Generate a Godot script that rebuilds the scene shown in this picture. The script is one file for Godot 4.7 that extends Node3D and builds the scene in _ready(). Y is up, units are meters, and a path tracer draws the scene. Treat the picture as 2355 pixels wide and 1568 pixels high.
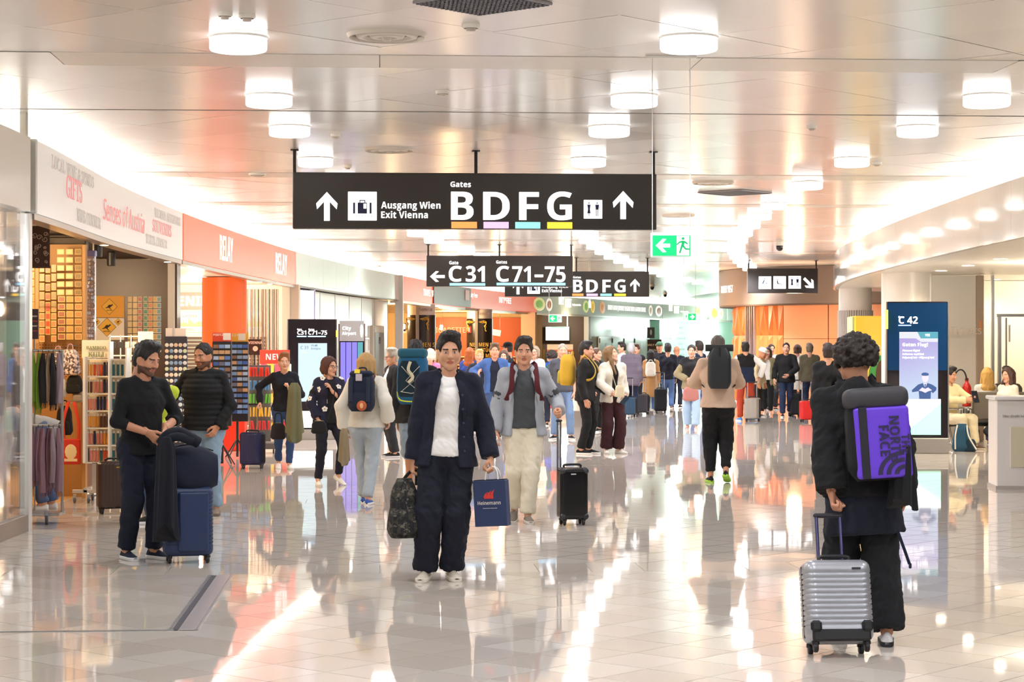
extends Node3D
# A bright airport concourse: shops on the left, a gate lounge on the right, travellers with luggage.
const F := 4700.0
const CX := 1177.5
const HY := 790.0
const EYE := 1.72
const CEIL := 3.85
const AXIS := 0.0647
var names := {}
var mats := {}
var rng := RandomNumberGenerator.new()
var fn := FastNoiseLite.new()
var bump_cloth: Texture2D
var bump_leather: Texture2D
var hall := Transform3D(Basis(Vector3.UP, atan(AXIS)), Vector3.ZERO)

func px(x: float, y: float, s: float) -> Vector3:
	return Vector3((x - CX) / s, EYE - (y - HY) / s, -F / s)
func gp(x: float, y: float) -> Vector3:
	var s := (y - HY) / EYE
	return Vector3((x - CX) / s, 0.0, -F / s)
func gs(x: float, s: float) -> Vector3:
	return Vector3((x - CX) / s, 0.0, -F / s)
func tx(p: Vector3, yaw := 0.0, sc := 1.0) -> Transform3D:
	return Transform3D(Basis(Vector3.UP, deg_to_rad(yaw)).scaled(Vector3.ONE * sc), p)

class G:
	var v := PackedVector3Array()
	var n := PackedVector3Array()
	var u := PackedVector2Array()
	var c := PackedColorArray()
	var i := PackedInt32Array()
	var xf := Transform3D()
	var col := Color(-1, 0, 0)
	var rep := Vector2.ONE
	func put(p: Vector3, m: Vector3, uv := Vector2.ZERO) -> void:
		v.append(xf * p)
		n.append((xf.basis * m).normalized())
		u.append(uv)
		if col.r >= 0.0: c.append(col)
	func face(pts: Array, out := Vector3.ZERO) -> G:
		var m: Vector3 = Vector3.ZERO
		for k in range(1, pts.size() - 1):
			m += (pts[k] - pts[0]).cross(pts[k + 1] - pts[0])
		var flip := out != Vector3.ZERO and m.dot(out) < 0.0
		if flip: m = -m
		m = m.normalized()
		var b := v.size()
		var uvs := [Vector2(0, 1), Vector2(1, 1), Vector2(1, 0), Vector2(0, 0)]
		for k in pts.size():
			put(pts[k], m, uvs[k % 4] * rep)
		var fl := flip != (xf.basis.determinant() < 0.0)
		for k in range(1, pts.size() - 1):
			if fl: i.append_array([b, b + k, b + k + 1])
			else: i.append_array([b, b + k + 1, b + k])
		return self
	func box(ct: Vector3, sz: Vector3, bev := 0.0) -> G:
		var h := sz / 2
		var b := minf(bev, minf(h.x, minf(h.y, h.z)) * 0.9)
		var cp := func(sg: Vector3, ax: int) -> Vector3:
			var q := sg * (h - Vector3.ONE * b)
			q[ax] = sg[ax] * h[ax]
			return ct + q
		for ax in 3:
			var a1 := (ax + 1) % 3
			var a2 := (ax + 2) % 3
			for s0 in [-1.0, 1.0]:
				var pts := []
				var order := [[-1.0, -1.0], [1.0, -1.0], [1.0, 1.0], [-1.0, 1.0]]
				for o in order:
					var sg := Vector3.ZERO
					sg[ax] = s0
					# keep texture upright on the side faces
					if ax == 0:
						sg[2] = -o[0] * s0
						sg[1] = o[1]
					elif ax == 2:
						sg[0] = o[0] * s0
						sg[1] = o[1]
					else:
						sg[0] = o[0]
						sg[2] = -o[1] * s0
					pts.append(cp.call(sg, ax))
				var out := Vector3.ZERO
				out[ax] = s0
				face(pts, out)
			if b > 0.0:
				for s1 in [-1.0, 1.0]:
					for s2 in [-1.0, 1.0]:
						var pts := []
						for q in [[-1.0, a1], [1.0, a1], [1.0, a2], [-1.0, a2]]:
							var sg := Vector3.ZERO
							sg[a1] = s1
							sg[a2] = s2
							sg[ax] = q[0]
							pts.append(cp.call(sg, q[1]))
						var out := Vector3.ZERO
						out[a1] = s1
						out[a2] = s2
						face(pts, out)
		if b > 0.0:
			for sx in [-1.0, 1.0]:
				for sy in [-1.0, 1.0]:
					for sz2 in [-1.0, 1.0]:
						var sg := Vector3(sx, sy, sz2)
						face([cp.call(sg, 0), cp.call(sg, 1), cp.call(sg, 2)], sg)
		return self
	func grid(rows: Array, closed := true, flip := false) -> G:
		var nr := rows.size()
		var nc: int = rows[0].size()
		var b := v.size()
		var fl := flip != (xf.basis.determinant() < 0.0)
		for r in nr:
			var row: PackedVector3Array = rows[r]
			var up: PackedVector3Array = rows[mini(r + 1, nr - 1)]
			var dn: PackedVector3Array = rows[maxi(r - 1, 0)]
			for k in nc + (1 if closed else 0):
				var k0 := k % nc
				var ka := (k0 + 1) % nc if closed else mini(k0 + 1, nc - 1)
				var kb := (k0 + nc - 1) % nc if closed else maxi(k0 - 1, 0)
				var du := row[ka] - row[kb]
				var dv := up[k0] - dn[k0]
				if du.length_squared() < 1e-12: du = up[ka] - up[kb] + dn[ka] - dn[kb]
				var m := du.cross(dv)
				if flip: m = -m
				put(row[k0], m, Vector2(float(k) / nc, 1.0 - float(r) / maxi(1, nr - 1)) * rep)
		var w := nc + (1 if closed else 0)
		for r in nr - 1:
			for k in w - 1:
				var a := b + r * w + k
				if fl: i.append_array([a, a + 1, a + w, a + 1, a + w + 1, a + w])
				else: i.append_array([a, a + w, a + 1, a + 1, a + w, a + w + 1])
		return self
	func cap(ring: PackedVector3Array, out: Vector3) -> G:
		var pts := []
		for p in ring: pts.append(p)
		return face(pts, out)
	func loft(rows: Array) -> G:
		grid(rows, true)
		var a: PackedVector3Array = rows[0]
		var z: PackedVector3Array = rows[rows.size() - 1]
		var d := G.mid(z) - G.mid(a)
		cap(a, -d)
		cap(z, d)
		return self
	static func mid(r: PackedVector3Array) -> Vector3:
		var m := Vector3.ZERO
		for p in r: m += p
		return m / r.size()
	static func rr(w: float, d: float, r: float, y: float, k := 5) -> PackedVector3Array:
		var out := PackedVector3Array()
		r = minf(r, minf(w, d) / 2.0 - 0.0005)
		var cs := [Vector2(w / 2 - r, d / 2 - r), Vector2(-w / 2 + r, d / 2 - r), Vector2(-w / 2 + r, -d / 2 + r), Vector2(w / 2 - r, -d / 2 + r)]
		for q in 4:
			for j in k + 1:
				var a := PI / 2 * (q + float(j) / k)
				out.append(Vector3(cs[q].x + cos(a) * r, y, -(cs[q].y + sin(a) * r)))
		return out
	# rounded box standing on y = 0; ins(t) is an extra inset by height
	func rbox(w: float, h: float, d: float, r: float, e := 0.03, nrow := 2, ins = null) -> G:
		var rows := []
		var prof := []
		for k in 5:
			var a := PI / 2 * k / 4.0
			prof.append([e - e * sin(a), e - e * cos(a)])
		for k in range(1, nrow):
			prof.append([0.0, lerpf(e, h - e, float(k) / nrow)])
		for k in 5:
			var a := PI / 2 * k / 4.0
			prof.append([e - e * cos(a), h - e + e * sin(a)])
		for p in prof:
			var q: float = p[0] + (ins.call(p[1]) if ins != null else 0.0)
			rows.append(G.rr(w - 2 * q, d - 2 * q, maxf(r - q, 0.004), p[1]))
		return loft(rows)
	func tube(path: PackedVector3Array, rad, seg := 8, caps := true, flat := 1.0, up := Vector3.ZERO) -> G:
		var rows := []
		var last := Vector3.ZERO
		for k in path.size():
			var t := (path[mini(k + 1, path.size() - 1)] - path[maxi(k - 1, 0)]).normalized()
			var nn := last
			if up != Vector3.ZERO: nn = up
			elif k == 0: nn = Vector3.RIGHT if absf(t.x) < 0.9 else Vector3.UP
			nn = (nn - t * nn.dot(t)).normalized()
			last = nn
			var bb := t.cross(nn)
			var r: float = rad if rad is float else rad[k]
			var ring := PackedVector3Array()
			for j in seg:
				var a := TAU * j / seg
				ring.append(path[k] + nn * (cos(a) * r * flat) + bb * (sin(a) * r))
			rows.append(ring)
		if caps: return loft(rows)
		return grid(rows)
	func rod(a: Vector3, b: Vector3, r: float, seg := 8) -> G:
		return tube(PackedVector3Array([a, b]), r, seg)
	func lathe(prof: Array, seg := 24) -> G:
		var rows := []
		for p in prof:
			var ring := PackedVector3Array()
			for j in seg:
				var a := TAU * j / seg
				ring.append(Vector3(cos(a) * p[0], p[1], -sin(a) * p[0]))
			rows.append(ring)
		return grid(rows)
	func disc(r: float, y: float, up := 1.0, seg := 24) -> G:
		var pts := []
		for j in seg:
			var a := TAU * j / seg
			pts.append(Vector3(cos(a) * r, y, -sin(a) * r))
		return face(pts, Vector3(0, up, 0))
	func ball(ct: Vector3, r: Vector3, seg := 12, rings := 8) -> G:
		var rows := []
		for k in rings + 1:
			var a := -PI / 2 + PI * k / rings
			var ring := PackedVector3Array()
			for j in seg:
				var b := TAU * j / seg
				var q := maxf(cos(a), 0.002)
				ring.append(ct + Vector3(cos(b) * q, sin(a), -sin(b) * q) * r)
			rows.append(ring)
		return grid(rows)
	func prism(poly: PackedVector2Array, depth: float, z := 0.0) -> G:
		var ix := Geometry2D.triangulate_polygon(poly)
		var ar := 0.0
		for k in poly.size():
			ar += poly[k].cross(poly[(k + 1) % poly.size()])
		for k in range(0, ix.size(), 3):
			var t := [poly[ix[k]], poly[ix[k + 1]], poly[ix[k + 2]]]
			for s0 in [1.0, -1.0]:
				var pts := []
				for q in t: pts.append(Vector3(q.x, q.y, z + s0 * depth / 2))
				face(pts, Vector3(0, 0, s0))
		for k in poly.size():
			var a := poly[k]
			var b := poly[(k + 1) % poly.size()]
			var out := Vector3(b.y - a.y, a.x - b.x, 0) * signf(ar)
			face([Vector3(a.x, a.y, z - depth / 2), Vector3(b.x, b.y, z - depth / 2), Vector3(b.x, b.y, z + depth / 2), Vector3(a.x, a.y, z + depth / 2)], out)
		return self
	func mesh() -> ArrayMesh:
		var a := []
		a.resize(Mesh.ARRAY_MAX)
		a[Mesh.ARRAY_VERTEX] = v
		a[Mesh.ARRAY_NORMAL] = n
		a[Mesh.ARRAY_TEX_UV] = u
		if c.size() == v.size() and c.size() > 0: a[Mesh.ARRAY_COLOR] = c
		a[Mesh.ARRAY_INDEX] = i
		var m := ArrayMesh.new()
		m.add_surface_from_arrays(Mesh.PRIMITIVE_TRIANGLES, a)
		return m

func g() -> G: return G.new()

func mat(hex: String, rough := 0.6, metal := 0.0, o := {}) -> StandardMaterial3D:
	var key := hex + str(rough) + "," + str(metal) + str(o)
	if mats.has(key): return mats[key]
	var m := StandardMaterial3D.new()
	m.albedo_color = Color(hex)
	if o.has("cloth") and m.albedo_color.get_luminance() < 0.25: m.albedo_color = m.albedo_color.darkened(0.3)
	m.roughness = rough
	m.metallic = metal
	if o.has("emit"):
		m.emission_enabled = true
		m.emission = Color(o.get("ecol", hex))
		m.emission_energy_multiplier = o.emit * (0.55 if o.emit < 1.9 else 0.75)
	if o.has("spec"): m.metallic_specular = o.spec
	if o.has("coat"):
		m.clearcoat_enabled = true
		m.clearcoat = o.coat
		m.clearcoat_roughness = 0.08
	if o.has("cloth"):
		m.normal_enabled = true
		m.normal_texture = bump_cloth
		m.normal_scale = o.cloth
		m.uv1_triplanar = true
		m.uv1_scale = Vector3.ONE * o.get("scale", 5.0)
	if o.has("rim"):
		m.rim_enabled = true
		m.rim = o.rim
		m.rim_tint = 0.6
	if o.has("glass"):
		m.transparency = BaseMaterial3D.TRANSPARENCY_ALPHA
		m.albedo_color.a = o.glass
	if o.has("vc"): m.vertex_color_use_as_albedo = true
	if o.has("tex"):
		m.albedo_texture = o.tex
		m.uv1_triplanar = o.get("tri", false)
		if o.has("scale"): m.uv1_scale = Vector3.ONE * o.scale
	if o.has("sss"):
		m.subsurf_scatter_enabled = true
		m.subsurf_scatter_strength = o.sss
	mats[key] = m
	return m

func cloth(hex: String, o := {}) -> StandardMaterial3D:
	var q := {"cloth": 0.6, "rim": 0.22 if Color(hex).get_luminance() > 0.25 else 0.05}
	q.merge(o, true)
	return mat(hex, 0.9, 0.0, q)

func numbered(called: String) -> String:
	if not names.has(called):
		names[called] = 0
		return called
	names[called] += 1
	return "%s_%03d" % [called, names[called]]

func tag(o: Node, label: String, cat: String, group := "") -> void:
	o.set_meta("label", label)
	o.set_meta("category", cat)
	if group: o.set_meta("group", group)

func thing(called: String, label: String, cat: String, at := Vector3.ZERO, yaw := 0.0, group := "") -> Node3D:
	var o := Node3D.new()
	o.name = numbered(called)
	add_child(o)
	o.transform = tx(at, yaw)
	tag(o, label, cat, group)
	return o

func part(parent: Node, called: String, m: Variant, mt: Material, xf := Transform3D(), label := "") -> MeshInstance3D:
	var o := MeshInstance3D.new()
	o.name = called
	o.mesh = m.mesh() if m is G else m
	o.material_override = mt
	o.transform = xf
	parent.add_child(o, true)
	if label: o.set_meta("label", label)
	return o

func solo(called: String, m: Variant, mt: Material, label: String, cat: String, xf := Transform3D(), group := "") -> MeshInstance3D:
	var o := part(self, numbered(called), m, mt, xf)
	tag(o, label, cat, group)
	return o

func struct(called: String, m: Variant, mt: Material, xf := Transform3D()) -> MeshInstance3D:
	var o := part(self, numbered(called), m, mt, xf)
	o.set_meta("kind", "structure")
	return o

func dup(o: Node3D, xf: Transform3D, label := "", group := "") -> Node3D:
	var r: Node3D = o.duplicate()
	var base: String = o.name
	r.name = numbered(RegEx.create_from_string("_\\d{3}$").sub(base, ""))
	add_child(r)
	r.transform = xf
	if label: r.set_meta("label", label)
	if group: r.set_meta("group", group)
	return r

func font(bold := true, serif := false) -> SystemFont:
	var f := SystemFont.new()
	f.font_names = PackedStringArray(["Droid Serif" if serif else "Droid Sans"])
	f.font_weight = 700 if bold else 400
	return f

# lettering: h is the cap height in metres, at is the left (or centre) of its base line
func text(parent: Node, called: String, t: String, h: float, at: Vector3, mt: Material, o := {}) -> MeshInstance3D:
	var m := TextMesh.new()
	m.text = t
	m.font = font(o.get("bold", true), o.get("serif", false))
	m.font_size = 64
	m.pixel_size = h / 46.0
	m.depth = o.get("depth", 0.004)
	m.curve_step = o.get("step", 2.0)
	m.horizontal_alignment = HORIZONTAL_ALIGNMENT_CENTER if o.get("mid", false) else HORIZONTAL_ALIGNMENT_LEFT
	m.vertical_alignment = VERTICAL_ALIGNMENT_BOTTOM
	var b := Basis(Vector3.UP, deg_to_rad(o.get("yaw", 0.0)))
	if o.has("roll"): b = b * Basis(Vector3.BACK, deg_to_rad(o.roll))
	b = b.scaled_local(Vector3(o.get("wide", 1.0), 1, 1))
	return part(parent, called, m, mt, Transform3D(b, at - b.y * (h * 16.0 / 46.0)))

# ---- smooth bodies: a distance field on a grid, meshed as surface nets ----
class Sdf:
	var o: Vector3
	var c: float
	var nx: int
	var ny: int
	var nz: int
	var f := PackedFloat32Array()
	var lo := Vector3.ZERO
	func _init(a: Vector3, b: Vector3, cell: float) -> void:
		c = cell
		o = a - Vector3.ONE * cell * 2.0
		var e := (b - a) / cell
		nx = int(e.x) + 6
		ny = int(e.y) + 6
		nz = int(e.z) + 6
		f.resize(nx * ny * nz)
		f.fill(1.0)
	func span(a: Vector3, b: Vector3) -> Array:
		var q := (a - o) / c
		var w := (b - o) / c
		return [maxi(0, floori(q.x)), mini(nx - 1, ceili(w.x)), maxi(0, floori(q.y)), mini(ny - 1, ceili(w.y)), maxi(0, floori(q.z)), mini(nz - 1, ceili(w.z))]
	func mix(i: int, d: float, k: float, cut: bool) -> void:
		var e := f[i]
		if cut:
			d = -d
			if d > e - k:
				var t := maxf(k - absf(d - e), 0.0) / k
				f[i] = maxf(d, e) + t * t * k * 0.25
		elif d < e + k:
			var t := maxf(k - absf(d - e), 0.0) / k
			f[i] = minf(d, e) - t * t * k * 0.25
	# a tapered capsule; ends flagged in caps (1 = at a, 2 = at b) are cut flat
	func cone(a: Vector3, b: Vector3, ra: float, rb: float, k := 0.02, caps := 0, cut := false) -> void:
		var r := maxf(ra, rb) + k + c * 2.0
		var m := Vector3.ONE * r
		var s := span(a.min(b) - m, a.max(b) + m)
		var ab := b - a
		var l2 := maxf(ab.length_squared(), 1e-9)
		var ln := sqrt(l2)
		var dr := rb - ra
		for z in range(s[4], s[5] + 1):
			for y in range(s[2], s[3] + 1):
				var i: int = (z * ny + y) * nx + s[0]
				var q := o + Vector3(s[0], y, z) * c - a
				for x in range(s[0], s[1] + 1):
					var h := q.dot(ab) / l2
					var t := clampf(h, 0.0, 1.0)
					var d := q.distance_to(ab * t) - (ra + dr * t)
					if caps:
						if caps & 1: d = maxf(d, -h * ln)
						if caps & 2: d = maxf(d, (h - 1.0) * ln)
					mix(i, d, k, cut)
					i += 1
					q.x += c
	# the same with an elliptic section: radii (across, front to back), X is the across direction
	func slab(a: Vector3, b: Vector3, ra: Vector2, rb: Vector2, X: Vector3, k := 0.03, caps := 0, cut := false) -> void:
		var r := maxf(maxf(ra.x, ra.y), maxf(rb.x, rb.y)) + k + c * 2.0
		var m := Vector3.ONE * r
		var s := span(a.min(b) - m, a.max(b) + m)
		var ab := b - a
		var l2 := maxf(ab.length_squared(), 1e-9)
		var ln := sqrt(l2)
		X = (X - ab * (X.dot(ab) / l2)).normalized()
		var W := X.cross(ab / ln)
		for z in range(s[4], s[5] + 1):
			for y in range(s[2], s[3] + 1):
				var i: int = (z * ny + y) * nx + s[0]
				var q := o + Vector3(s[0], y, z) * c - a
				for x in range(s[0], s[1] + 1):
					var h := q.dot(ab) / l2
					var rr := ra.lerp(rb, clampf(h, 0.0, 1.0))
					var rm := minf(rr.x, rr.y)
					var l := maxf(maxf(-h, h - 1.0), 0.0) * ln / rm
					var d := (Vector3(q.dot(X) / rr.x, q.dot(W) / rr.y, l).length() - 1.0) * rm
					if caps:
						if caps & 1: d = maxf(d, -h * ln)
						if caps & 2: d = maxf(d, (h - 1.0) * ln)
					mix(i, d, k, cut)
					i += 1
					q.x += c
	func ell(ct: Vector3, r: Vector3, k := 0.02, cut := false, bs := Basis()) -> void:
		var m := Vector3.ONE * (maxf(r.x, maxf(r.y, r.z)) + k + c * 2.0)
		var s := span(ct - m, ct + m)
		var rm := minf(r.x, minf(r.y, r.z))
		var inv := bs.transposed()
		for z in range(s[4], s[5] + 1):
			for y in range(s[2], s[3] + 1):
				var i: int = (z * ny + y) * nx + s[0]
				var q := o + Vector3(s[0], y, z) * c - ct
				for x in range(s[0], s[1] + 1):
					mix(i, (((inv * q) / r).length() - 1.0) * rm, k, cut)
					i += 1
					q.x += c
	# keep only what lies on the inner side of the plane (n points outwards)
	func clip(p: Vector3, n: Vector3) -> void:
		for z in nz:
			for y in ny:
				var i := (z * ny + y) * nx
				var d := (o + Vector3(0, y, z) * c - p).dot(n)
				for x in nx:
					if f[i] < d: f[i] = d
					i += 1
					d += n.x * c
	# removes what lies inside a box turned by bs (half sizes h)
	func carve(ct: Vector3, h: Vector3, bs := Basis(), k := 0.004) -> void:
		var m := Vector3.ONE * (h.length() + c)
		var s := span(ct - m, ct + m)
		var inv := bs.transposed()
		for z in range(s[4], s[5] + 1):
			for y in range(s[2], s[3] + 1):
				for x in range(s[0], s[1] + 1):
					var q := (inv * (o + Vector3(x, y, z) * c - ct)).abs() - h
					var d := q.max(Vector3.ZERO).length() + minf(maxf(q.x, maxf(q.y, q.z)), 0.0)
					mix((z * ny + y) * nx + x, d, k, true)
	# {v, i}: vertices and triangles
	func nets() -> Dictionary:
		var v := PackedVector3Array()
		var ix := PackedInt32Array()
		var at := PackedInt32Array()
		at.resize(f.size())
		at.fill(-1)
		var lim := c * 2.2
		var off := [0, 1, nx, nx + 1, nx * ny, nx * ny + 1, nx * ny + nx, nx * ny + nx + 1]
		var sy := nx
		var sz := nx * ny
		for z in nz - 1:
			for y in ny - 1:
				var i := (z * ny + y) * nx
				for x in nx - 1:
					var d0 := f[i]
					if d0 < lim and d0 > -lim:
						var a := [d0, f[i + 1], f[i + sy], f[i + sy + 1], f[i + sz], f[i + sz + 1], f[i + sz + sy], f[i + sz + sy + 1]]
						var neg := 0
						for q in 8:
							if a[q] < 0.0: neg += 1
						if neg > 0 and neg < 8:
							var p := Vector3.ZERO
							var cnt := 0
							for q in 8:
								for w in [1, 2, 4]:
									if q & w: continue
									var b: float = a[q | w]
									var e: float = a[q]
									if (e < 0.0) != (b < 0.0):
										var t := e / (e - b)
										var pt := Vector3(q & 1, (q >> 1) & 1, q >> 2)
										pt[0 if w == 1 else (1 if w == 2 else 2)] += t
										p += pt
										cnt += 1
							at[i] = v.size()
							v.append(o + (Vector3(x, y, z) + p / cnt) * c)
					i += 1
		for z in range(1, nz - 1):
			for y in range(1, ny - 1):
				var i := (z * ny + y) * nx + 1
				for x in range(1, nx - 1):
					if at[i] >= 0:
						var inside := f[i] < 0.0
						if inside != (f[i + 1] < 0.0): quad(ix, at, i, sy, sz, inside)
						if inside != (f[i + sy] < 0.0): quad(ix, at, i, sz, 1, inside)
						if inside != (f[i + sz] < 0.0): quad(ix, at, i, 1, sy, inside)
					i += 1
		return {"v": v, "i": ix}
	func quad(ix: PackedInt32Array, at: PackedInt32Array, i: int, p: int, q: int, inside: bool) -> void:
		var a := at[i]
		var b := at[i - p]
		var d := at[i - q]
		var e := at[i - p - q]
		if a < 0 or b < 0 or d < 0 or e < 0: return
		if inside: ix.append_array([a, d, b, b, d, e])
		else: ix.append_array([a, b, d, b, e, d])

func smooth_normals(v: PackedVector3Array, ix: PackedInt32Array) -> PackedVector3Array:
	var n := PackedVector3Array()
	n.resize(v.size())
	for k in range(0, ix.size(), 3):
		var a := ix[k]
		var b := ix[k + 1]
		var d := ix[k + 2]
		var m := (v[d] - v[a]).cross(v[b] - v[a])
		n[a] += m
		n[b] += m
		n[d] += m
	for k in n.size(): n[k] = n[k].normalized()
	return n

# moves the surface along its normals by what the finish says: folds of cloth, quilting, curls
func finish(d: Dictionary, kind: String, amp: float, sc := 1.0) -> Dictionary:
	var v: PackedVector3Array = d.v
	if amp > 0.0:
		var n := smooth_normals(v, d.i)
		for k in v.size():
			var p := v[k]
			var q := 0.0
			if kind == "puff":
				q = pow(absf(sin(p.y * PI / (0.062 * sc))), 0.6) - 0.6 + 0.3 * fn.get_noise_3d(p.x * 90, p.y * 30, p.z * 90)
			elif kind == "curl":
				q = fn.get_noise_3d(p.x * 260, p.y * 260, p.z * 260) * 1.6
			elif kind == "hair":
				q = fn.get_noise_3d(p.x * 330, p.y * 70, p.z * 330) * 1.3
			else:
				q = 1.0 - 2.6 * absf(fn.get_noise_3d(p.x * 55 + p.y * 25, p.y * 45, p.z * 55 - p.y * 18)) + 0.9 * fn.get_noise_3d(p.x * 20, p.y * 70, p.z * 20 + 40)
			v[k] = p + n[k] * (q * amp)
		d.v = v
	d.n = smooth_normals(v, d.i)
	return d

func sdf_mesh(d: Dictionary) -> ArrayMesh:
	var a := []
	a.resize(Mesh.ARRAY_MAX)
	a[Mesh.ARRAY_VERTEX] = d.v
	a[Mesh.ARRAY_NORMAL] = d.n
	if d.has("c"): a[Mesh.ARRAY_COLOR] = d.c
	a[Mesh.ARRAY_INDEX] = d.i
	var m := ArrayMesh.new()
	m.add_surface_from_arrays(Mesh.PRIMITIVE_TRIANGLES, a)
	return m

# ---- heads, hands and hair, made once and used by all ----
func make_head(cell: float, fem: bool) -> Dictionary:
	var s := Sdf.new(Vector3(-0.1, -0.2, -0.13), Vector3(0.1, 0.135, 0.135), cell)
	var j := 0.9 if fem else 1.0
	s.ell(Vector3(0, 0.035, -0.015), Vector3(0.075, 0.086, 0.094), 0.02)
	s.ell(Vector3(0, -0.028, 0.022), Vector3(0.061 * j, 0.082, 0.066), 0.03)
	for e in [-1.0, 1.0]:
		s.cone(Vector3(e * 0.052 * j, -0.05, -0.005), Vector3(e * 0.014, -0.098, 0.058), 0.022, 0.016, 0.03)
		s.ell(Vector3(e * 0.038, -0.03, 0.062), Vector3(0.024, 0.022, 0.018), 0.02)
	s.ell(Vector3(0, -0.1, 0.06), Vector3(0.02 * j, 0.014, 0.016), 0.02)
	s.cone(Vector3(-0.036, 0.018, 0.079), Vector3(0.036, 0.018, 0.079), 0.01, 0.01, 0.018)
	for e in [-1.0, 1.0]:
		s.ell(Vector3(e * 0.031, 0.0, 0.092), Vector3(0.019, 0.013, 0.014), 0.012, true)
		s.ell(Vector3(e * 0.031, 0.0, 0.072), Vector3(0.0135, 0.0115, 0.0125), 0.004)
		s.ell(Vector3(e * 0.077, -0.012, -0.012), Vector3(0.009, 0.031, 0.019), 0.006, false, Basis(Vector3.UP, e * -0.35))
		s.ell(Vector3(e * 0.086, -0.01, -0.008), Vector3(0.006, 0.018, 0.01), 0.006, true)
	s.cone(Vector3(0, 0.008, 0.086), Vector3(0, -0.03, 0.107), 0.008, 0.012 * j, 0.012)
	for e in [-1.0, 1.0]: s.ell(Vector3(e * 0.011, -0.034, 0.097), Vector3(0.009, 0.008, 0.011), 0.008)
	s.ell(Vector3(0, -0.06, 0.083), Vector3(0.025, 0.006, 0.011), 0.006)
	s.ell(Vector3(0, -0.0715, 0.081), Vector3(0.021, 0.007, 0.011), 0.006)
	s.ell(Vector3(0, -0.0655, 0.097), Vector3(0.022, 0.0016, 0.008), 0.003, true)
	s.cone(Vector3(0, -0.06, -0.03), Vector3(0, -0.19, -0.045), 0.056 * j, 0.058 * j, 0.03)
	var d := s.nets()
	d = finish(d, "", 0.0)
	var t := PackedByteArray()
	for p in d.v:
		var k := 0
		var ax: float = absf(p.x)
		if p.z > 0.06:
			var ey := Vector3(ax - 0.031, p.y, 0)
			if Vector2(ey.x / 0.0125, ey.y / 0.0054).length() < 1.0 and p.z > 0.074:
				k = 3 if ey.length() < 0.006 else 2
			elif ax > 0.013 and ax < 0.05 and absf(p.y - 0.0215 + (ax - 0.03) * (ax - 0.03) * 6.0) < 0.0045: k = 4
			elif Vector2(p.x / 0.025, (p.y + 0.066) / 0.0125).length() < 1.0 and p.z > 0.08: k = 1
		if k == 0 and p.y < -0.045 and p.y > -0.12 and p.z > -0.02 and (p.z < 0.095) and Vector2(p.x / 0.03, (p.y + 0.066) / 0.016).length() > 1.0: k = 5
		if k == 0 and p.z > 0.07 and p.y > -0.056 and p.y < -0.043 and ax < 0.03: k = 5
		t.append(k)
	d.t = t
	return d

func make_hand(cell: float, grip: bool) -> Dictionary:
	var s := Sdf.new(Vector3(-0.07, -0.05, -0.04), Vector3(0.085, 0.21, 0.115), cell)
	s.slab(Vector3(0, -0.035, 0), Vector3(0, 0.01, 0), Vector2(0.026, 0.02), Vector2(0.028, 0.018), Vector3.RIGHT, 0.015)
	s.slab(Vector3(0, 0.01, 0), Vector3(0, 0.078, 0.002), Vector2(0.03, 0.017), Vector2(0.039, 0.014), Vector3.RIGHT, 0.015)
	var bx := [0.031, 0.0105, -0.0105, -0.0305]
	var by := [0.086, 0.09, 0.087, 0.079]
	var ln := [0.073, 0.081, 0.076, 0.06]
	var cl := [72.0, 82.0, 48.0] if grip else [22.0, 28.0, 18.0]
	for q in 4:
		var p := Vector3(bx[q], by[q], 0.002)
		var a := 0.0
		for e in 3:
			a += deg_to_rad(cl[e] + q * (1.0 if grip else 3.0))
			var w: float = ln[q] * [0.46, 0.3, 0.24][e]
			var nx2 := p + Vector3(0 if grip else bx[q] * 0.06, cos(a), sin(a)) * w
			s.cone(p, nx2, 0.0098 - e * 0.0009, 0.0091 - e * 0.0009, 0.004)
			p = nx2
	var th := [Vector3(0.022, 0.018, 0.006), Vector3(0.047, 0.05, 0.02), Vector3(0.052, 0.079, 0.034), Vector3(0.048, 0.102, 0.042)]
	if grip: th = [Vector3(0.022, 0.018, 0.008), Vector3(0.043, 0.046, 0.03), Vector3(0.034, 0.066, 0.05), Vector3(0.014, 0.078, 0.06)]
	for e in 3: s.cone(th[e], th[e + 1], [0.0155, 0.0115, 0.0102][e], [0.0118, 0.0104, 0.0088][e], 0.008)
	var d := finish(s.nets(), "", 0.0)
	return d

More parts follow.
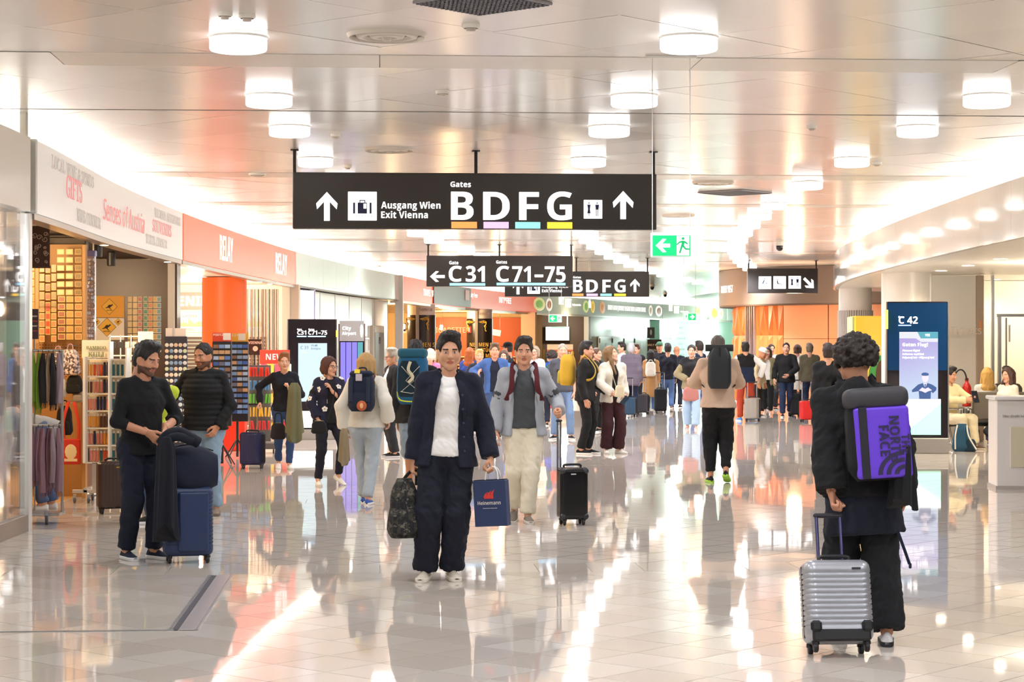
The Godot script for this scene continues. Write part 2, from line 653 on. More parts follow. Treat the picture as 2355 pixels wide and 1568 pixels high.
func make_hair(kind: String, cell: float) -> Dictionary:
	var long := kind in ["long", "longback"]
	var s := Sdf.new(Vector3(-0.17, -0.42 if long else -0.2, -0.19), Vector3(0.17, 0.2, 0.15), cell)
	var r := RandomNumberGenerator.new()
	r.seed = 11
	if kind == "curly":
		for k in 330:
			var a := r.randf() * TAU
			var e := r.randf_range(-0.55, 1.0)
			var q := sqrt(1.0 - e * e)
			var p := Vector3(cos(a) * q * 0.112, 0.04 + e * 0.105, sin(a) * q * 0.112 - 0.02)
			if p.z > 0.045 and p.y < 0.06: continue
			p *= r.randf_range(0.93, 1.05)
			var w := r.randf_range(0.012, 0.021)
			s.ell(p, Vector3(w, w * r.randf_range(0.7, 1.2), w), 0.006)
		s.ell(Vector3(0, 0.045, -0.02), Vector3(0.1, 0.095, 0.105), 0.01)
		s.ell(Vector3(0, -0.045, 0.1), Vector3(0.085, 0.1, 0.085), 0.01, true)
		return finish(s.nets(), "curl", 0.006)
	var th := 0.011
	if kind == "buzz": th = 0.004
	if kind in ["long", "bob", "longback"]: th = 0.016
	s.ell(Vector3(0, 0.035, -0.017), Vector3(0.0755 + th, 0.087 + th, 0.095 + th), 0.01)
	s.ell(Vector3(0, -0.03, -0.045), Vector3(0.068 + th * 0.6, 0.07, 0.062 + th), 0.02)
	if kind == "short":
		s.ell(Vector3(0.008, 0.118, 0.02), Vector3(0.066, 0.03, 0.078), 0.03)
	if kind == "bob":
		for e in [-1.0, 1.0]: s.cone(Vector3(e * 0.075, 0.03, -0.01), Vector3(e * 0.075, -0.075, 0.01), 0.03, 0.026, 0.03)
		s.ell(Vector3(0, -0.045, -0.06), Vector3(0.085, 0.06, 0.06), 0.03)
	if long:
		for e in [-1.0, 1.0]:
			s.cone(Vector3(e * 0.078, 0.03, -0.01), Vector3(e * 0.088, -0.13, 0.01), 0.028, 0.03, 0.03)
			if kind == "long": s.cone(Vector3(e * 0.088, -0.13, 0.01), Vector3(e * 0.1, -0.33, 0.045), 0.034, 0.014, 0.03)
		s.slab(Vector3(0, 0.03, -0.075), Vector3(0, -0.2, -0.085), Vector2(0.085, 0.05), Vector2(0.1, 0.035), Vector3.RIGHT, 0.03)
		s.slab(Vector3(0, -0.2, -0.085), Vector3(0, -0.37, -0.085), Vector2(0.1, 0.035), Vector2(0.06, 0.02), Vector3.RIGHT, 0.03)
	if kind == "bun": s.ell(Vector3(0, 0.06, -0.13), Vector3(0.036, 0.036, 0.033), 0.01)
	if kind == "pony":
		s.cone(Vector3(0, 0.03, -0.115), Vector3(0, -0.16, -0.13), 0.028, 0.014, 0.02)
	# the face, and the line behind the ears
	s.ell(Vector3(0, -0.04, 0.09), Vector3(0.078, 0.12, 0.08), 0.008, true)
	if not long and kind != "bob":
		for e in [-1.0, 1.0]:
			s.ell(Vector3(e * 0.09, -0.035, 0.02), Vector3(0.03, 0.062, 0.055), 0.008, true)
		s.ell(Vector3(0, -0.135, -0.06), Vector3(0.11, 0.065, 0.1), 0.01, true)
	return finish(s.nets(), "hair", 0.0075)

# ---- people ----
var heads := {}
var hands := {}
var hairs := {}
var shoe_up: ArrayMesh
var shoe_sole: ArrayMesh
var folk := []
var made := []

func bend(a: Vector3, t: Vector3, l1: float, l2: float, pole: Vector3) -> Array:
	var d := t - a
	var l := clampf(d.length(), 0.05, (l1 + l2) * 0.998)
	d = d.normalized()
	var x := (l1 * l1 - l2 * l2 + l * l) / (2 * l)
	var y := sqrt(maxf(l1 * l1 - x * x, 0.0))
	var q := (pole - d * pole.dot(d)).normalized()
	return [a + d * x + q * y, a + d * l]

func skeleton(p: Dictionary) -> Dictionary:
	var H: float = p.get("H", 1.75)
	var k := H / 1.75
	var fem: bool = p.get("sex", "m") == "f"
	var at: Vector3 = p.at
	var B := Basis(Vector3.UP, deg_to_rad(p.get("yaw", 0.0)))
	var inv := B.transposed()
	var sk := {"H": H, "k": k, "fem": fem, "at": at, "B": B}
	var ank := []
	var shoes := []
	var ft: Array = p.get("feet", [[0.1, 0.0], [-0.1, 0.0]])
	for e in 2:
		var q: Array = ft[e]
		var pos: Vector3
		if p.get("pix", false): pos = inv * (gp(q[0], q[1]) - at)
		else: pos = Vector3(q[0], 0, q[1])
		var pitch: float = q[2] if q.size() > 2 else 0.0
		var yw: float = q[3] if q.size() > 3 else (12.0 if e == 0 else -12.0)
		var lift: float = q[4] if q.size() > 4 else 0.0
		var fb := Basis(Vector3.UP, deg_to_rad(yw))
		var ball := pos + fb * Vector3(0, 0, 0.1 * k) + Vector3(0, lift, 0)
		var R := fb * Basis(Vector3.RIGHT, deg_to_rad(pitch))
		ank.append(ball + R * Vector3(0, 0.085, -0.12) * k)
		shoes.append(Transform3D(R.scaled_local(Vector3.ONE * k * (0.9 if fem else 1.0)), ball))
	sk.ank = ank
	sk.shoes = shoes
	var hw := (0.094 if fem else 0.088) * k
	var hz: float = p.get("hipz", (ank[0].z + ank[1].z) / 2 + 0.02)
	var hx: float = p.get("hipx", (ank[0].x + ank[1].x) / 2)
	var hy := 0.525 * H
	for e in 2:
		var dx: float = ank[e].x - hx - (hw if e == 0 else -hw)
		var dz: float = ank[e].z - hz
		hy = minf(hy, ank[e].y + sqrt(maxf(0.01, pow(0.483 * H, 2) - dx * dx - dz * dz)))
	if p.has("sit"): hy = p.sit
	var pel := Vector3(hx, hy, hz)
	sk.pel = pel
	var lean := deg_to_rad(p.get("lean", 2.0))
	var side := deg_to_rad(p.get("side", 0.0))
	var T := Basis(Vector3.RIGHT, lean) * Basis(Vector3.BACK, side)
	var tw := T * Basis(Vector3.UP, deg_to_rad(p.get("twist", 0.0)))
	sk.T = T
	sk.tw = tw
	var U := T.y
	sk.U = U
	sk.hip = [pel + Vector3(hw, 0, 0), pel - Vector3(hw, 0, 0)]
	sk.knee = []
	for e in 2:
		var fwd: Vector3 = shoes[e].basis.z.normalized()
		var r := bend(sk.hip[e], ank[e], 0.245 * H, 0.242 * H, Vector3(fwd.x * 0.5, 0.05, 1))
		sk.knee.append(r[0])
	sk.waist = pel + U * 0.1 * H
	sk.chest = pel + U * 0.215 * H
	sk.neck = pel + U * 0.305 * H
	var sw: float = (0.088 if fem else 0.1) * H * p.get("wide", 1.0)
	sk.sh = [pel + U * 0.283 * H + tw.x * sw, pel + U * 0.283 * H - tw.x * sw]
	sk.elb = []
	sk.wri = []
	sk.hx = []
	var hs: Array = p.get("hands", [{}, {}])
	for e in 2:
		var h: Dictionary = hs[e]
		var sg := 1.0 if e == 0 else -1.0
		var sp: Vector3 = sk.sh[e]
		var tgt: Vector3 = sp + Vector3(sg * 0.035, -0.312 * H, 0.03)
		if h.has("l"): tgt = h.l * k
		if h.has("w"): tgt = inv * (h.w - at)
		if h.has("px"): tgt = inv * (px(h.px[0], h.px[1], p.s) + Vector3(0, 0, h.px[2]) - at)
		var pole: Vector3 = h.get("pole", Vector3(sg * 0.35, -0.1, -1))
		var r := bend(sp, tgt, 0.172 * H, 0.15 * H, pole)
		sk.elb.append(r[0])
		sk.wri.append(r[1])
		var D: Vector3 = h.get("dir", (r[1] - r[0]).normalized())
		if h.has("wdir"): D = inv * h.wdir
		D = D.normalized()
		var P: Vector3 = h.get("palm", Vector3(-sg, 0, -0.25))
		P = (P - D * P.dot(D)).normalized()
		var X := D.cross(P) * (1.0 if e == 1 else -1.0)
		sk.hx.append(Transform3D(Basis(X, D, P).scaled_local(Vector3.ONE * k * (0.92 if fem else 1.02)), r[1]))
	var hd: Array = p.get("head", [0.0, 0.0, 0.0])
	var hb := Basis(Vector3.UP, deg_to_rad(hd[0])) * Basis(Vector3.RIGHT, deg_to_rad(hd[1])) * Basis(Vector3.BACK, deg_to_rad(hd[2] if hd.size() > 2 else 0.0))
	var hc: Vector3 = sk.neck + U * 0.035 * H + hb.y * 0.07 * H
	sk.hc = hc
	sk.head = Transform3D(hb.scaled_local(Vector3.ONE * lerpf(1.0, k, 0.6) * (1.02 if fem else 1.06)), hc)
	return sk

func torso(S: Sdf, sk: Dictionary, p: Dictionary, g0: float) -> void:
	var H: float = sk.H
	var k: float = sk.k
	var U: Vector3 = sk.U
	var X: Vector3 = sk.T.x
	var Z: Vector3 = sk.T.z
	var w: float = k * p.get("girth", 1.0) * (0.92 if sk.fem else 1.0)
	var gg := Vector2(g0, g0)
	var pel: Vector3 = sk.pel
	S.slab(pel - U * 0.02 * H, sk.waist, Vector2(0.162, 0.115) * w + gg, Vector2(0.144, 0.105) * w + gg, X, 0.04)
	S.slab(sk.waist, sk.chest, Vector2(0.144, 0.105) * w + gg, Vector2(0.166, 0.115) * w + gg, sk.tw.x, 0.04)
	S.slab(sk.chest, pel + U * 0.27 * H, Vector2(0.166, 0.115) * w + gg, Vector2(0.118, 0.078) * w + gg * 0.8, sk.tw.x, 0.04)
	S.cone(sk.sh[0], sk.sh[1], 0.044 * k + g0 * 0.75, 0.044 * k + g0 * 0.75, 0.025)
	for e in 2: S.cone(sk.neck + U * 0.012 * H, sk.neck.lerp(sk.sh[e], 0.7), 0.046 * k + g0 * 0.8, 0.036 * k + g0 * 0.7, 0.03)
	if sk.fem:
		for e in [-1.0, 1.0]: S.ell(sk.chest + Z * 0.085 * k + X * e * 0.072 * k + U * 0.01, Vector3.ONE * (0.058 * k + g0), 0.03)
	if p.has("belly"): S.ell(sk.waist + Z * 0.05 * k, Vector3(0.12, 0.13, p.belly) * k + Vector3.ONE * g0, 0.05)

func arms(S: Sdf, sk: Dictionary, g0: float, frac: float, loose := 0.0) -> void:
	var k: float = sk.k * (0.9 if sk.fem else 1.0)
	for e in 2:
		var a: Vector3 = sk.sh[e]
		var b: Vector3 = sk.elb[e]
		var d: Vector3 = sk.wri[e]
		var r1 := 0.047 * k + g0
		var r2 := 0.039 * k + g0 + loose * 0.5
		if frac <= 1.0:
			var en := a.lerp(b, maxf(frac, 0.1))
			S.cone(a, en, r1, lerpf(r1, r2, frac) + loose, 0.03, 2)
		else:
			S.cone(a, b, r1, r2, 0.03)
			var en := b.lerp(d, minf(frac - 1.0, 1.0))
			S.cone(b, en, r2, lerpf(r2, 0.029 * k + g0 + loose, minf(frac - 1.0, 1.0)), 0.02, 2)

func top_field(S: Sdf, sk: Dictionary, p: Dictionary, gm: Dictionary) -> void:
	var H: float = sk.H
	var k: float = sk.k
	var U: Vector3 = sk.U
	var X: Vector3 = sk.T.x
	var Z: Vector3 = sk.T.z
	var g0: float = gm.get("g", 0.014)
	var pel: Vector3 = sk.pel
	torso(S, sk, p, g0)
	var hem: float = gm.get("hem", 0.86) * k
	var w: float = k * p.get("girth", 1.0) * (0.95 if sk.fem else 1.0)
	var hp := pel + U * ((hem - pel.y) / maxf(U.y, 0.3))
	if hem < pel.y:
		var fl: float = gm.get("flare", 0.01)
		var gg := Vector2(g0, g0)
		S.slab(pel, hp, Vector2(0.166, 0.12) * w + gg, Vector2(0.166 + fl, 0.12 + fl) * w + gg, X, 0.04, 2)
	S.clip(hp, -(T_up(sk)))
	if gm.get("sleeve", 2.0) > 0.0: arms(S, sk, g0 * 0.6 + gm.get("sg", 0.0), gm.get("sleeve", 2.0), gm.get("loose", 0.012))
	else:
		for e in 2: S.ell(sk.sh[e] + sk.tw.x * (0.055 if e == 0 else -0.055) * k, Vector3(0.05, 0.085, 0.075) * k, 0.01, true)
	var nk: Vector3 = sk.neck
	if gm.has("hood"):
		S.cone(nk + X * 0.085 * k + Z * 0.03 + U * 0.01, nk - Z * 0.085 * k + U * 0.035, 0.035 * k, 0.05 * k, 0.03)
		S.cone(nk - X * 0.085 * k + Z * 0.03 + U * 0.01, nk - Z * 0.085 * k + U * 0.035, 0.035 * k, 0.05 * k, 0.03)
		S.ell(nk - Z * 0.11 * k - U * 0.03, Vector3(0.11, 0.09, 0.05) * k, 0.03)
	if gm.has("high"):
		S.cone(nk, nk + U * 0.055 * H * gm.high, 0.066 * k + g0 * 0.5, 0.066 * k + g0 * 0.5, 0.015, 2)
	S.ell(nk + U * 0.03 * H + Z * gm.get("scoop", 0.01), Vector3(0.062, 0.052 + gm.get("low", 0.0), 0.066) * k + Vector3.ONE * (0.004 + g0 * 0.3), 0.008, true)
	S.cone(nk, nk + U * 0.2, 0.058 * k, 0.06 * k, 0.005, 0, true)
	if gm.has("open"):
		var o: Array = gm.open
		var zf := (0.135 + g0) * k
		S.slab(hp - U * 0.06 + Z * zf + X * gm.get("ox", 0.0), nk + U * 0.06 + Z * zf + X * gm.get("ox", 0.0) * 0.3, Vector2(o[0], 0.115) * k, Vector2(o[1], 0.13) * k, X, 0.006, 0, true)
		if o.size() > 2: S.slab(pel + U * o[2] * H + Z * zf, nk + U * 0.06 + Z * zf, Vector2(0.01, 0.12) * k, Vector2(o[3], 0.14) * k, X, 0.006, 0, true)
	if gm.has("collar"):
		var cr: float = gm.collar
		for e in [-1.0, 1.0]:
			var b0: Vector3 = nk + X * e * 0.062 * k - Z * 0.02 + U * 0.03
			S.cone(nk - Z * 0.068 * k + U * 0.045 * k, b0 + U * 0.01, cr, cr, 0.01)
			S.slab(b0, nk + X * e * 0.085 * k + Z * 0.105 * k - U * 0.055 * k, Vector2(0.03, cr * 0.8), Vector2(0.02, cr * 0.6), (X + Z * 0.3 * e).normalized(), 0.01)

func T_up(sk: Dictionary) -> Vector3:
	return (sk.U as Vector3).lerp(Vector3.UP, 0.5).normalized()

func leg_field(S: Sdf, sk: Dictionary, p: Dictionary, gm: Dictionary) -> void:
	var H: float = sk.H
	var k: float = sk.k
	var U: Vector3 = sk.U
	var r: Array = gm.get("r", [0.092, 0.07, 0.062])
	var w: float = k * p.get("girth", 1.0)
	var pel: Vector3 = sk.pel
	var X := Vector3.RIGHT
	S.slab(pel - Vector3.UP * 0.005 * H, pel + U * 0.085 * H, Vector2(0.166, 0.118) * w, Vector2(0.15, 0.112) * w, X, 0.03, 2)
	var en: float = gm.get("end", 0.97)
	for e in 2:
		var hp: Vector3 = sk.hip[e] - Vector3(0, 0.01, 0)
		var kn: Vector3 = sk.knee[e]
		var an: Vector3 = sk.ank[e]
		S.cone(hp, kn, r[0] * w, r[1] * k, 0.035)
		S.ell(sk.hip[e] + Vector3(0, -0.03, -0.055) * k, Vector3(0.082, 0.1, 0.07) * w, 0.05)
		var q := kn.lerp(an, en)
		if not gm.has("skinny"): S.cone(kn, q, r[1] * k, r[2] * k, 0.02, 2)
		else:
			var mid := kn.lerp(an, 0.3) - (sk.shoes[e].basis.z as Vector3).normalized() * 0.012
			S.cone(kn, mid, r[1] * k, r[1] * 0.96 * k, 0.02)
			S.cone(mid, q, r[1] * 0.96 * k, r[2] * k, 0.02, 2)
		if gm.has("cuff"): S.cone(q - (q - kn).normalized() * 0.02, q + (q - kn).normalized() * 0.02, r[2] * k + 0.004, r[2] * k + 0.002, 0.006, 3)

func bounds(pts: Array, m: float) -> Array:
	var a: Vector3 = pts[0]
	var b: Vector3 = pts[0]
	for q in pts:
		a = a.min(q)
		b = b.max(q)
	return [a - Vector3.ONE * m, b + Vector3.ONE * m]

func skin_of(p: Dictionary, t: int) -> Color:
	var c := Color(p.get("skin", "d9a488")).srgb_to_linear()
	match t:
		1: return c * Color(0.72, 0.42, 0.42)
		2: return Color(0.75, 0.73, 0.71)
		3: return Color(0.03, 0.018, 0.012)
		4: return Color(p.hair[1] if p.has("hair") else "3a2a20").srgb_to_linear() * 0.8
		5:
			if p.has("beard"): return c.lerp(Color(p.beard).srgb_to_linear(), 0.8)
	return c

func append(d: Dictionary, src: Dictionary, x: Transform3D, p: Dictionary) -> void:
	var b: int = d.v.size()
	var v: PackedVector3Array = src.v
	var n: PackedVector3Array = src.n
	var ix: PackedInt32Array = src.i
	var neg := x.basis.determinant() < 0.0
	var has: bool = src.has("t")
	var cc := skin_of(p, 0)
	var nb := x.basis
	for k in v.size():
		d.v.append(x * v[k])
		d.n.append((nb * n[k]).normalized())
		d.c.append(skin_of(p, src.t[k]) if has and src.t[k] > 0 else cc)
	for k in range(0, ix.size(), 3):
		d.i.append(b + ix[k])
		d.i.append(b + ix[k + (2 if neg else 1)])
		d.i.append(b + ix[k + (1 if neg else 2)])

# runs on a worker thread: pure arrays
func shape_person(idx: int) -> void:
	var p: Dictionary = folk[idx]
	var sk := skeleton(p)
	var k: float = sk.k
	var s: float = p.s
	var cell := clampf(3.4 / s, 0.0105, 0.026)
	var near: bool = s > 180.0
	var out := []
	# the body
	var bm := bounds([sk.pel, sk.neck, sk.sh[0], sk.sh[1], sk.elb[0], sk.elb[1], sk.wri[0], sk.wri[1], sk.ank[0], sk.ank[1], sk.knee[0], sk.knee[1]], 0.17 * k)
	var S := Sdf.new(bm[0], bm[1], maxf(cell * 1.2, 0.014))
	torso(S, sk, p, -0.022)
	arms(S, sk, 0.0, 2.0)
	var U: Vector3 = sk.U
	S.cone(sk.neck - U * 0.03, sk.hc - sk.head.basis.y * 0.07, 0.05 * k * (0.9 if sk.fem else 1.05), 0.05 * k * (0.88 if sk.fem else 1.0), 0.02)
	for e in 2:
		S.cone(sk.hip[e], sk.knee[e], 0.07 * k, 0.05 * k, 0.03)
		var mid: Vector3 = (sk.knee[e] as Vector3).lerp(sk.ank[e], 0.3) - (sk.shoes[e].basis.z as Vector3).normalized() * 0.01
		S.cone(sk.knee[e], mid, 0.048 * k, 0.048 * k, 0.02)
		S.cone(mid, sk.ank[e], 0.048 * k, 0.034 * k, 0.02)
		S.cone(sk.ank[e], sk.shoes[e] * Vector3(0, 0.03, -0.03), 0.034 * k, 0.024 * k, 0.02)
	var body := finish(S.nets(), "", 0.0)
	var cs := PackedColorArray()
	cs.resize(body.v.size())
	cs.fill(skin_of(p, 0))
	body.c = cs
	append(body, heads[("f" if sk.fem else "m") + ("1" if near else "0")], sk.head, p)
	for e in 2:
		var hs: Dictionary = p.get("hands", [{}, {}])[e]
		if hs.has("none"): continue
		append(body, hands[("g" if hs.get("grip", false) else "r") + ("1" if near else "0")], sk.hx[e], p)
	out.append(["body", body])
	for gm in p.wear:
		var leg: bool = gm.get("leg", false)
		var lowest: float = 0.0 if leg else gm.get("hem", 0.86) * k - 0.02
		var pts: Array
		if leg: pts = [sk.pel + U * 0.1, sk.hip[0], sk.hip[1], sk.knee[0], sk.knee[1], sk.ank[0], sk.ank[1], sk.pel - Vector3(0, 0, 0.05)]
		else:
			pts = [sk.neck + U * 0.05, sk.sh[0], sk.sh[1], sk.pel, Vector3(sk.pel.x, lowest, sk.pel.z)]
			if gm.get("sleeve", 2.0) > 0.0: pts.append_array([sk.elb[0], sk.elb[1]])
			if gm.get("sleeve", 2.0) > 1.0: pts.append_array([sk.wri[0], sk.wri[1]])
		var bb := bounds(pts, 0.15 * k * maxf(1.0, p.get("girth", 1.0)) + gm.get("g", 0.014) + gm.get("flare", 0.0))
		var Q := Sdf.new(bb[0], bb[1], cell * gm.get("fine", 1.0))
		if leg: leg_field(Q, sk, p, gm)
		else: top_field(Q, sk, p, gm)
		out.append([gm.name, finish(Q.nets(), gm.get("fin", "fold"), gm.get("amp", 0.006), gm.get("fs", 1.0))])
	made[idx] = {"sk": sk, "out": out}

func make_shoes() -> void:
	var up := g()
	var rows := []
	# z, half width, top height
	var st := [[-0.197, 0.012, 0.062], [-0.19, 0.024, 0.074], [-0.17, 0.033, 0.082], [-0.14, 0.036, 0.086], [-0.1, 0.036, 0.088], [-0.06, 0.037, 0.079], [-0.02, 0.041, 0.066], [0.02, 0.043, 0.053], [0.05, 0.04, 0.045], [0.075, 0.031, 0.036], [0.09, 0.016, 0.027]]
	for q in st:
		var ring := PackedVector3Array()
		for j in 16:
			var a := TAU * j / 16
			var y: float = 0.02 + maxf(sin(a), -0.1) * (q[2] - 0.02)
			ring.append(Vector3(cos(a) * q[1] * (1.0 if sin(a) < 0.5 else 0.9), y, q[0]))
		rows.append(ring)
	up.loft(rows)
	shoe_up = up.mesh()
	var so := g()
	rows = []
	for lv in [[0.0, -0.003], [0.006, 0.003], [0.026, 0.004], [0.03, 0.0]]:
		var ring := PackedVector3Array()
		for q in st: ring.append(Vector3(q[1] + lv[1], lv[0], q[0]))
		for k in range(st.size() - 1, -1, -1): ring.append(Vector3(-st[k][1] - lv[1], lv[0], st[k][0]))
		# run against the clock seen from above
		ring.reverse()
		rows.append(ring)
	so.loft(rows)
	shoe_sole = so.mesh()

func build_people() -> void:
	for q in [["1", 0.0045, 0.0042], ["0", 0.008, 0.0062]]:
		heads["m" + q[0]] = make_head(q[1], false)
		heads["f" + q[0]] = make_head(q[1], true)
		hands["r" + q[0]] = make_hand(q[2], false)
		hands["g" + q[0]] = make_hand(q[2], true)
	make_shoes()
	for p in folk:
		if p.has("hair"):
			var key: String = p.hair[0] + ("1" if p.s > 180 else "0")
			if not hairs.has(key): hairs[key] = sdf_mesh(make_hair(p.hair[0], 0.006 if p.s > 180 else 0.0095))
	made.resize(folk.size())
	var job := WorkerThreadPool.add_group_task(shape_person, folk.size())
	WorkerThreadPool.wait_for_group_task_completion(job)
	var skin := mat("ffffff", 0.55, 0.0, {"vc": true, "sss": 0.08})
	for k in folk.size():
		var p: Dictionary = folk[k]
		var m: Dictionary = made[k]
		var sk: Dictionary = m.sk
		var t := thing("person", p.label, "person", p.at, p.get("yaw", 0.0))
		p.node = t
		p.sk = sk
		for q in m.out:
			if q[0] == "body": part(t, "body", sdf_mesh(q[1]), skin)
			else:
				var mt: Material
				for gm in p.wear:
					if gm.name == q[0]: mt = gm.mat if p.s > 180 else mat(Color(gm.hex).darkened(0.3).to_html(false) if Color(gm.hex).get_luminance() < 0.25 else gm.hex, 0.9, 0.0, {"rim": 0.1})
				part(t, q[0], sdf_mesh(q[1]), mt)
		if p.has("hair"): part(t, "hair", hairs[p.hair[0] + ("1" if p.s > 180 else "0")], mat(p.hair[1], 0.6, 0.0, {"rim": 0.2}), sk.head)
		for e in 2:
			var sh: Array = p.get("shoes", ["222222", "dddddd"])
			var o := part(t, "shoe", shoe_up, cloth(sh[0]), sk.shoes[e])
			part(o, "sole", shoe_sole, mat(sh[1], 0.6))
		for gm in p.wear:
			if gm.has("lapel"): lapels_on(t, sk, gm)
			if gm.has("buttons"): buttons_on(t, sk, gm)
		if p.has("cap"): cap_on(t, sk.head, p.cap)
		if p.has("glasses"): glasses_on(t, sk.head)

func cap_on(t: Node3D, x: Transform3D, hex: String) -> void:
	var q := g()
	q.lathe([[0.092, 0.0], [0.093, 0.03], [0.084, 0.065], [0.06, 0.088], [0.03, 0.098], [0.003, 0.1]], 20)
	var o := part(t, "cap", q, cloth(hex), x * Transform3D(Basis.from_scale(Vector3(0.93, 1, 1.12)), Vector3(0, 0.045, -0.01)))
	var b := g()
	var rows := []
	for lv in [0.0, 0.006]:
		var ring := PackedVector3Array()
		for j in 16:
			var a := TAU * j / 16
			ring.append(Vector3(cos(a) * 0.078, lv - 0.02 * pow(cos(a), 2), -sin(a) * (0.075 if sin(a) < 0 else 0.02)))
		rows.append(ring)
	b.loft(rows)
	part(o, "brim", b, cloth(hex), Transform3D(Basis(), Vector3(0, 0.012, 0.07)))

func glasses_on(t: Node3D, x: Transform3D) -> void:
	var q := g()
	for e in [-1.0, 1.0]:
		var ring := PackedVector3Array()
		for j in 17: ring.append(Vector3(e * 0.032 + cos(TAU * j / 16) * 0.023, -0.004 + sin(TAU * j / 16) * 0.018, 0.1))
		q.tube(ring, 0.0022, 5)
		q.rod(Vector3(e * 0.056, 0.002, 0.099), Vector3(e * 0.08, 0.0, 0.0), 0.0022, 5)
	q.rod(Vector3(-0.01, 0, 0.101), Vector3(0.01, 0, 0.101), 0.0022, 5)
	part(t, "glasses", q, mat("2a1f1c", 0.4), x)

# turned back fronts along the opening of a jacket
func lapels_on(t: Node3D, sk: Dictionary, gm: Dictionary) -> void:
	var k: float = sk.k
	var X: Vector3 = sk.T.x * k
	var Z: Vector3 = sk.T.z * k
	var U: Vector3 = sk.U * k
	var w: float = gm.lapel
	var g0: float = gm.g
	for e in [-1.0, 1.0]:
		var pts := [sk.neck - Z * 0.075 + X * e * 0.035 + U * 0.035, sk.neck + X * e * 0.082 + U * 0.032 - Z * 0.01, sk.neck + X * e * (gm.open[1] + 0.005) + Z * (0.075 + g0) - U * 0.05, sk.chest + X * e * (gm.open[1] + 0.02) + Z * (0.105 + g0), sk.waist.lerp(sk.chest, 0.25) + X * e * (gm.open[0] + 0.0) + Z * (0.095 + g0)]
		var c := curve(pts, 6)
		var rad := []
		for j in c.size(): rad.append(w * sin(PI * clampf(0.2 + 0.8 * float(j) / (c.size() - 1), 0.0, 0.97)) + 0.004)
		part(t, "lapel", g().tube(c, rad, 8, true, 0.16, (Z.normalized() + X.normalized() * e * 0.35)), gm.mat)
func buttons_on(t: Node3D, sk: Dictionary, gm: Dictionary) -> void:
	var k: float = sk.k
	var X: Vector3 = sk.T.x * k
	var Z: Vector3 = sk.T.z * k
	var U: Vector3 = sk.U * k
	var q := g().lathe([[0.001, 0.004], [0.008, 0.003], [0.009, 0.0]], 12).mesh()
	for j in 5:
		var f := j / 4.0
		var p: Vector3 = (sk.chest + U * 0.04).lerp(sk.pel + U * 0.02, f) + X * (lerpf(gm.open[1], gm.open[0], f) + 0.03 + gm.get("ox", 0.0)) + Z * (0.112 + gm.g - 0.01 * f)
		part(t, "button", q, mat(gm.buttons, 0.4), Transform3D(Basis(Vector3.RIGHT, PI / 2), p))

# ---- the concourse ----
const LEFT := [[-4.42, -10.0], [-4.42, 4.0], [-4.42, 14.0], [-4.42, 18.95], [-4.68, 24.2], [-4.76, 29.6], [-4.72, 33.3], [-4.6, 38.2], [-4.45, 42.0], [-3.85, 50.0], [-3.1, 56.6], [-1.68, 68.0], [0.66, 79.0], [3.27, 86.0], [6.4, 96.0], [11.5, 107.0], [18.0, 116.0]]
const RIGHT := [[8.6, -10.0], [7.6, 4.0], [6.5, 11.0], [5.95, 17.0], [5.78, 23.0], [5.85, 28.0], [6.02, 33.0], [6.45, 40.0], [7.0, 44.5], [7.42, 46.8], [7.7, 47.3], [9.0, 47.8], [13.0, 48.2]]
const FB := 2.93
const FT := 3.61
var white_gloss: Material
var steel: Material

func along(path: Array, d0: float, d1: float, step := 0.8) -> PackedVector2Array:
	var cv := Curve2D.new()
	for k in path.size():
		var a: Array = path[maxi(k - 1, 0)]
		var b: Array = path[mini(k + 1, path.size() - 1)]
		var p := Vector2(path[k][0], path[k][1])
		var t := Vector2(b[0] - a[0], b[1] - a[1]).normalized()
		cv.add_point(p, -t * p.distance_to(Vector2(a[0], a[1])) * 0.3, t * p.distance_to(Vector2(b[0], b[1])) * 0.3)
	cv.bake_interval = 0.1
	var pts := cv.get_baked_points()
	var out := PackedVector2Array()
	var last := -1e9
	for p in pts:
		if p.y >= d0 and p.y <= d1 and (out.is_empty() or p.distance_to(out[out.size() - 1]) >= step): out.append(p)
	for p in pts:
		if p.y <= d1: last = p.y
	for p in pts:
		if p.y == last and p.distance_to(out[out.size() - 1]) > 0.02: out.append(p)
	return out

# a curved wall: the front face follows the path, thick goes away from the hall (side -1 left, 1 right)
func strip(path: PackedVector2Array, y0: float, y1: float, thick: float, side: float, off := 0.0) -> G:
	var q := g()
	var nn := []
	for k in path.size():
		var t := (path[mini(k + 1, path.size() - 1)] - path[maxi(k - 1, 0)]).normalized()
		nn.append(Vector2(-t.y, t.x) if side < 0 else Vector2(t.y, -t.x))
	var P := func(k: int, o: float, y: float) -> Vector3:
		var w: Vector2 = path[k] + nn[k] * o
		return Vector3(w.x, y, -w.y)
	for sh in [[off, y0, off, y1], [off, y1, off + thick, y1], [off + thick, y1, off + thick, y0], [off + thick, y0, off, y0]]:
		var r0 := PackedVector3Array()
		var r1 := PackedVector3Array()
		for k in path.size():
			r0.append(P.call(k, sh[0], sh[1]))
			r1.append(P.call(k, sh[2], sh[3]))
		q.grid([r0, r1], false, side > 0)
	for k in [0, path.size() - 1]:
		var t: Vector2 = path[1] - path[0] if k == 0 else path[k - 1] - path[k]
		q.face([P.call(k, off, y0), P.call(k, off + thick, y0), P.call(k, off + thick, y1), P.call(k, off, y1)], Vector3(-t.x, 0, t.y))
	return q

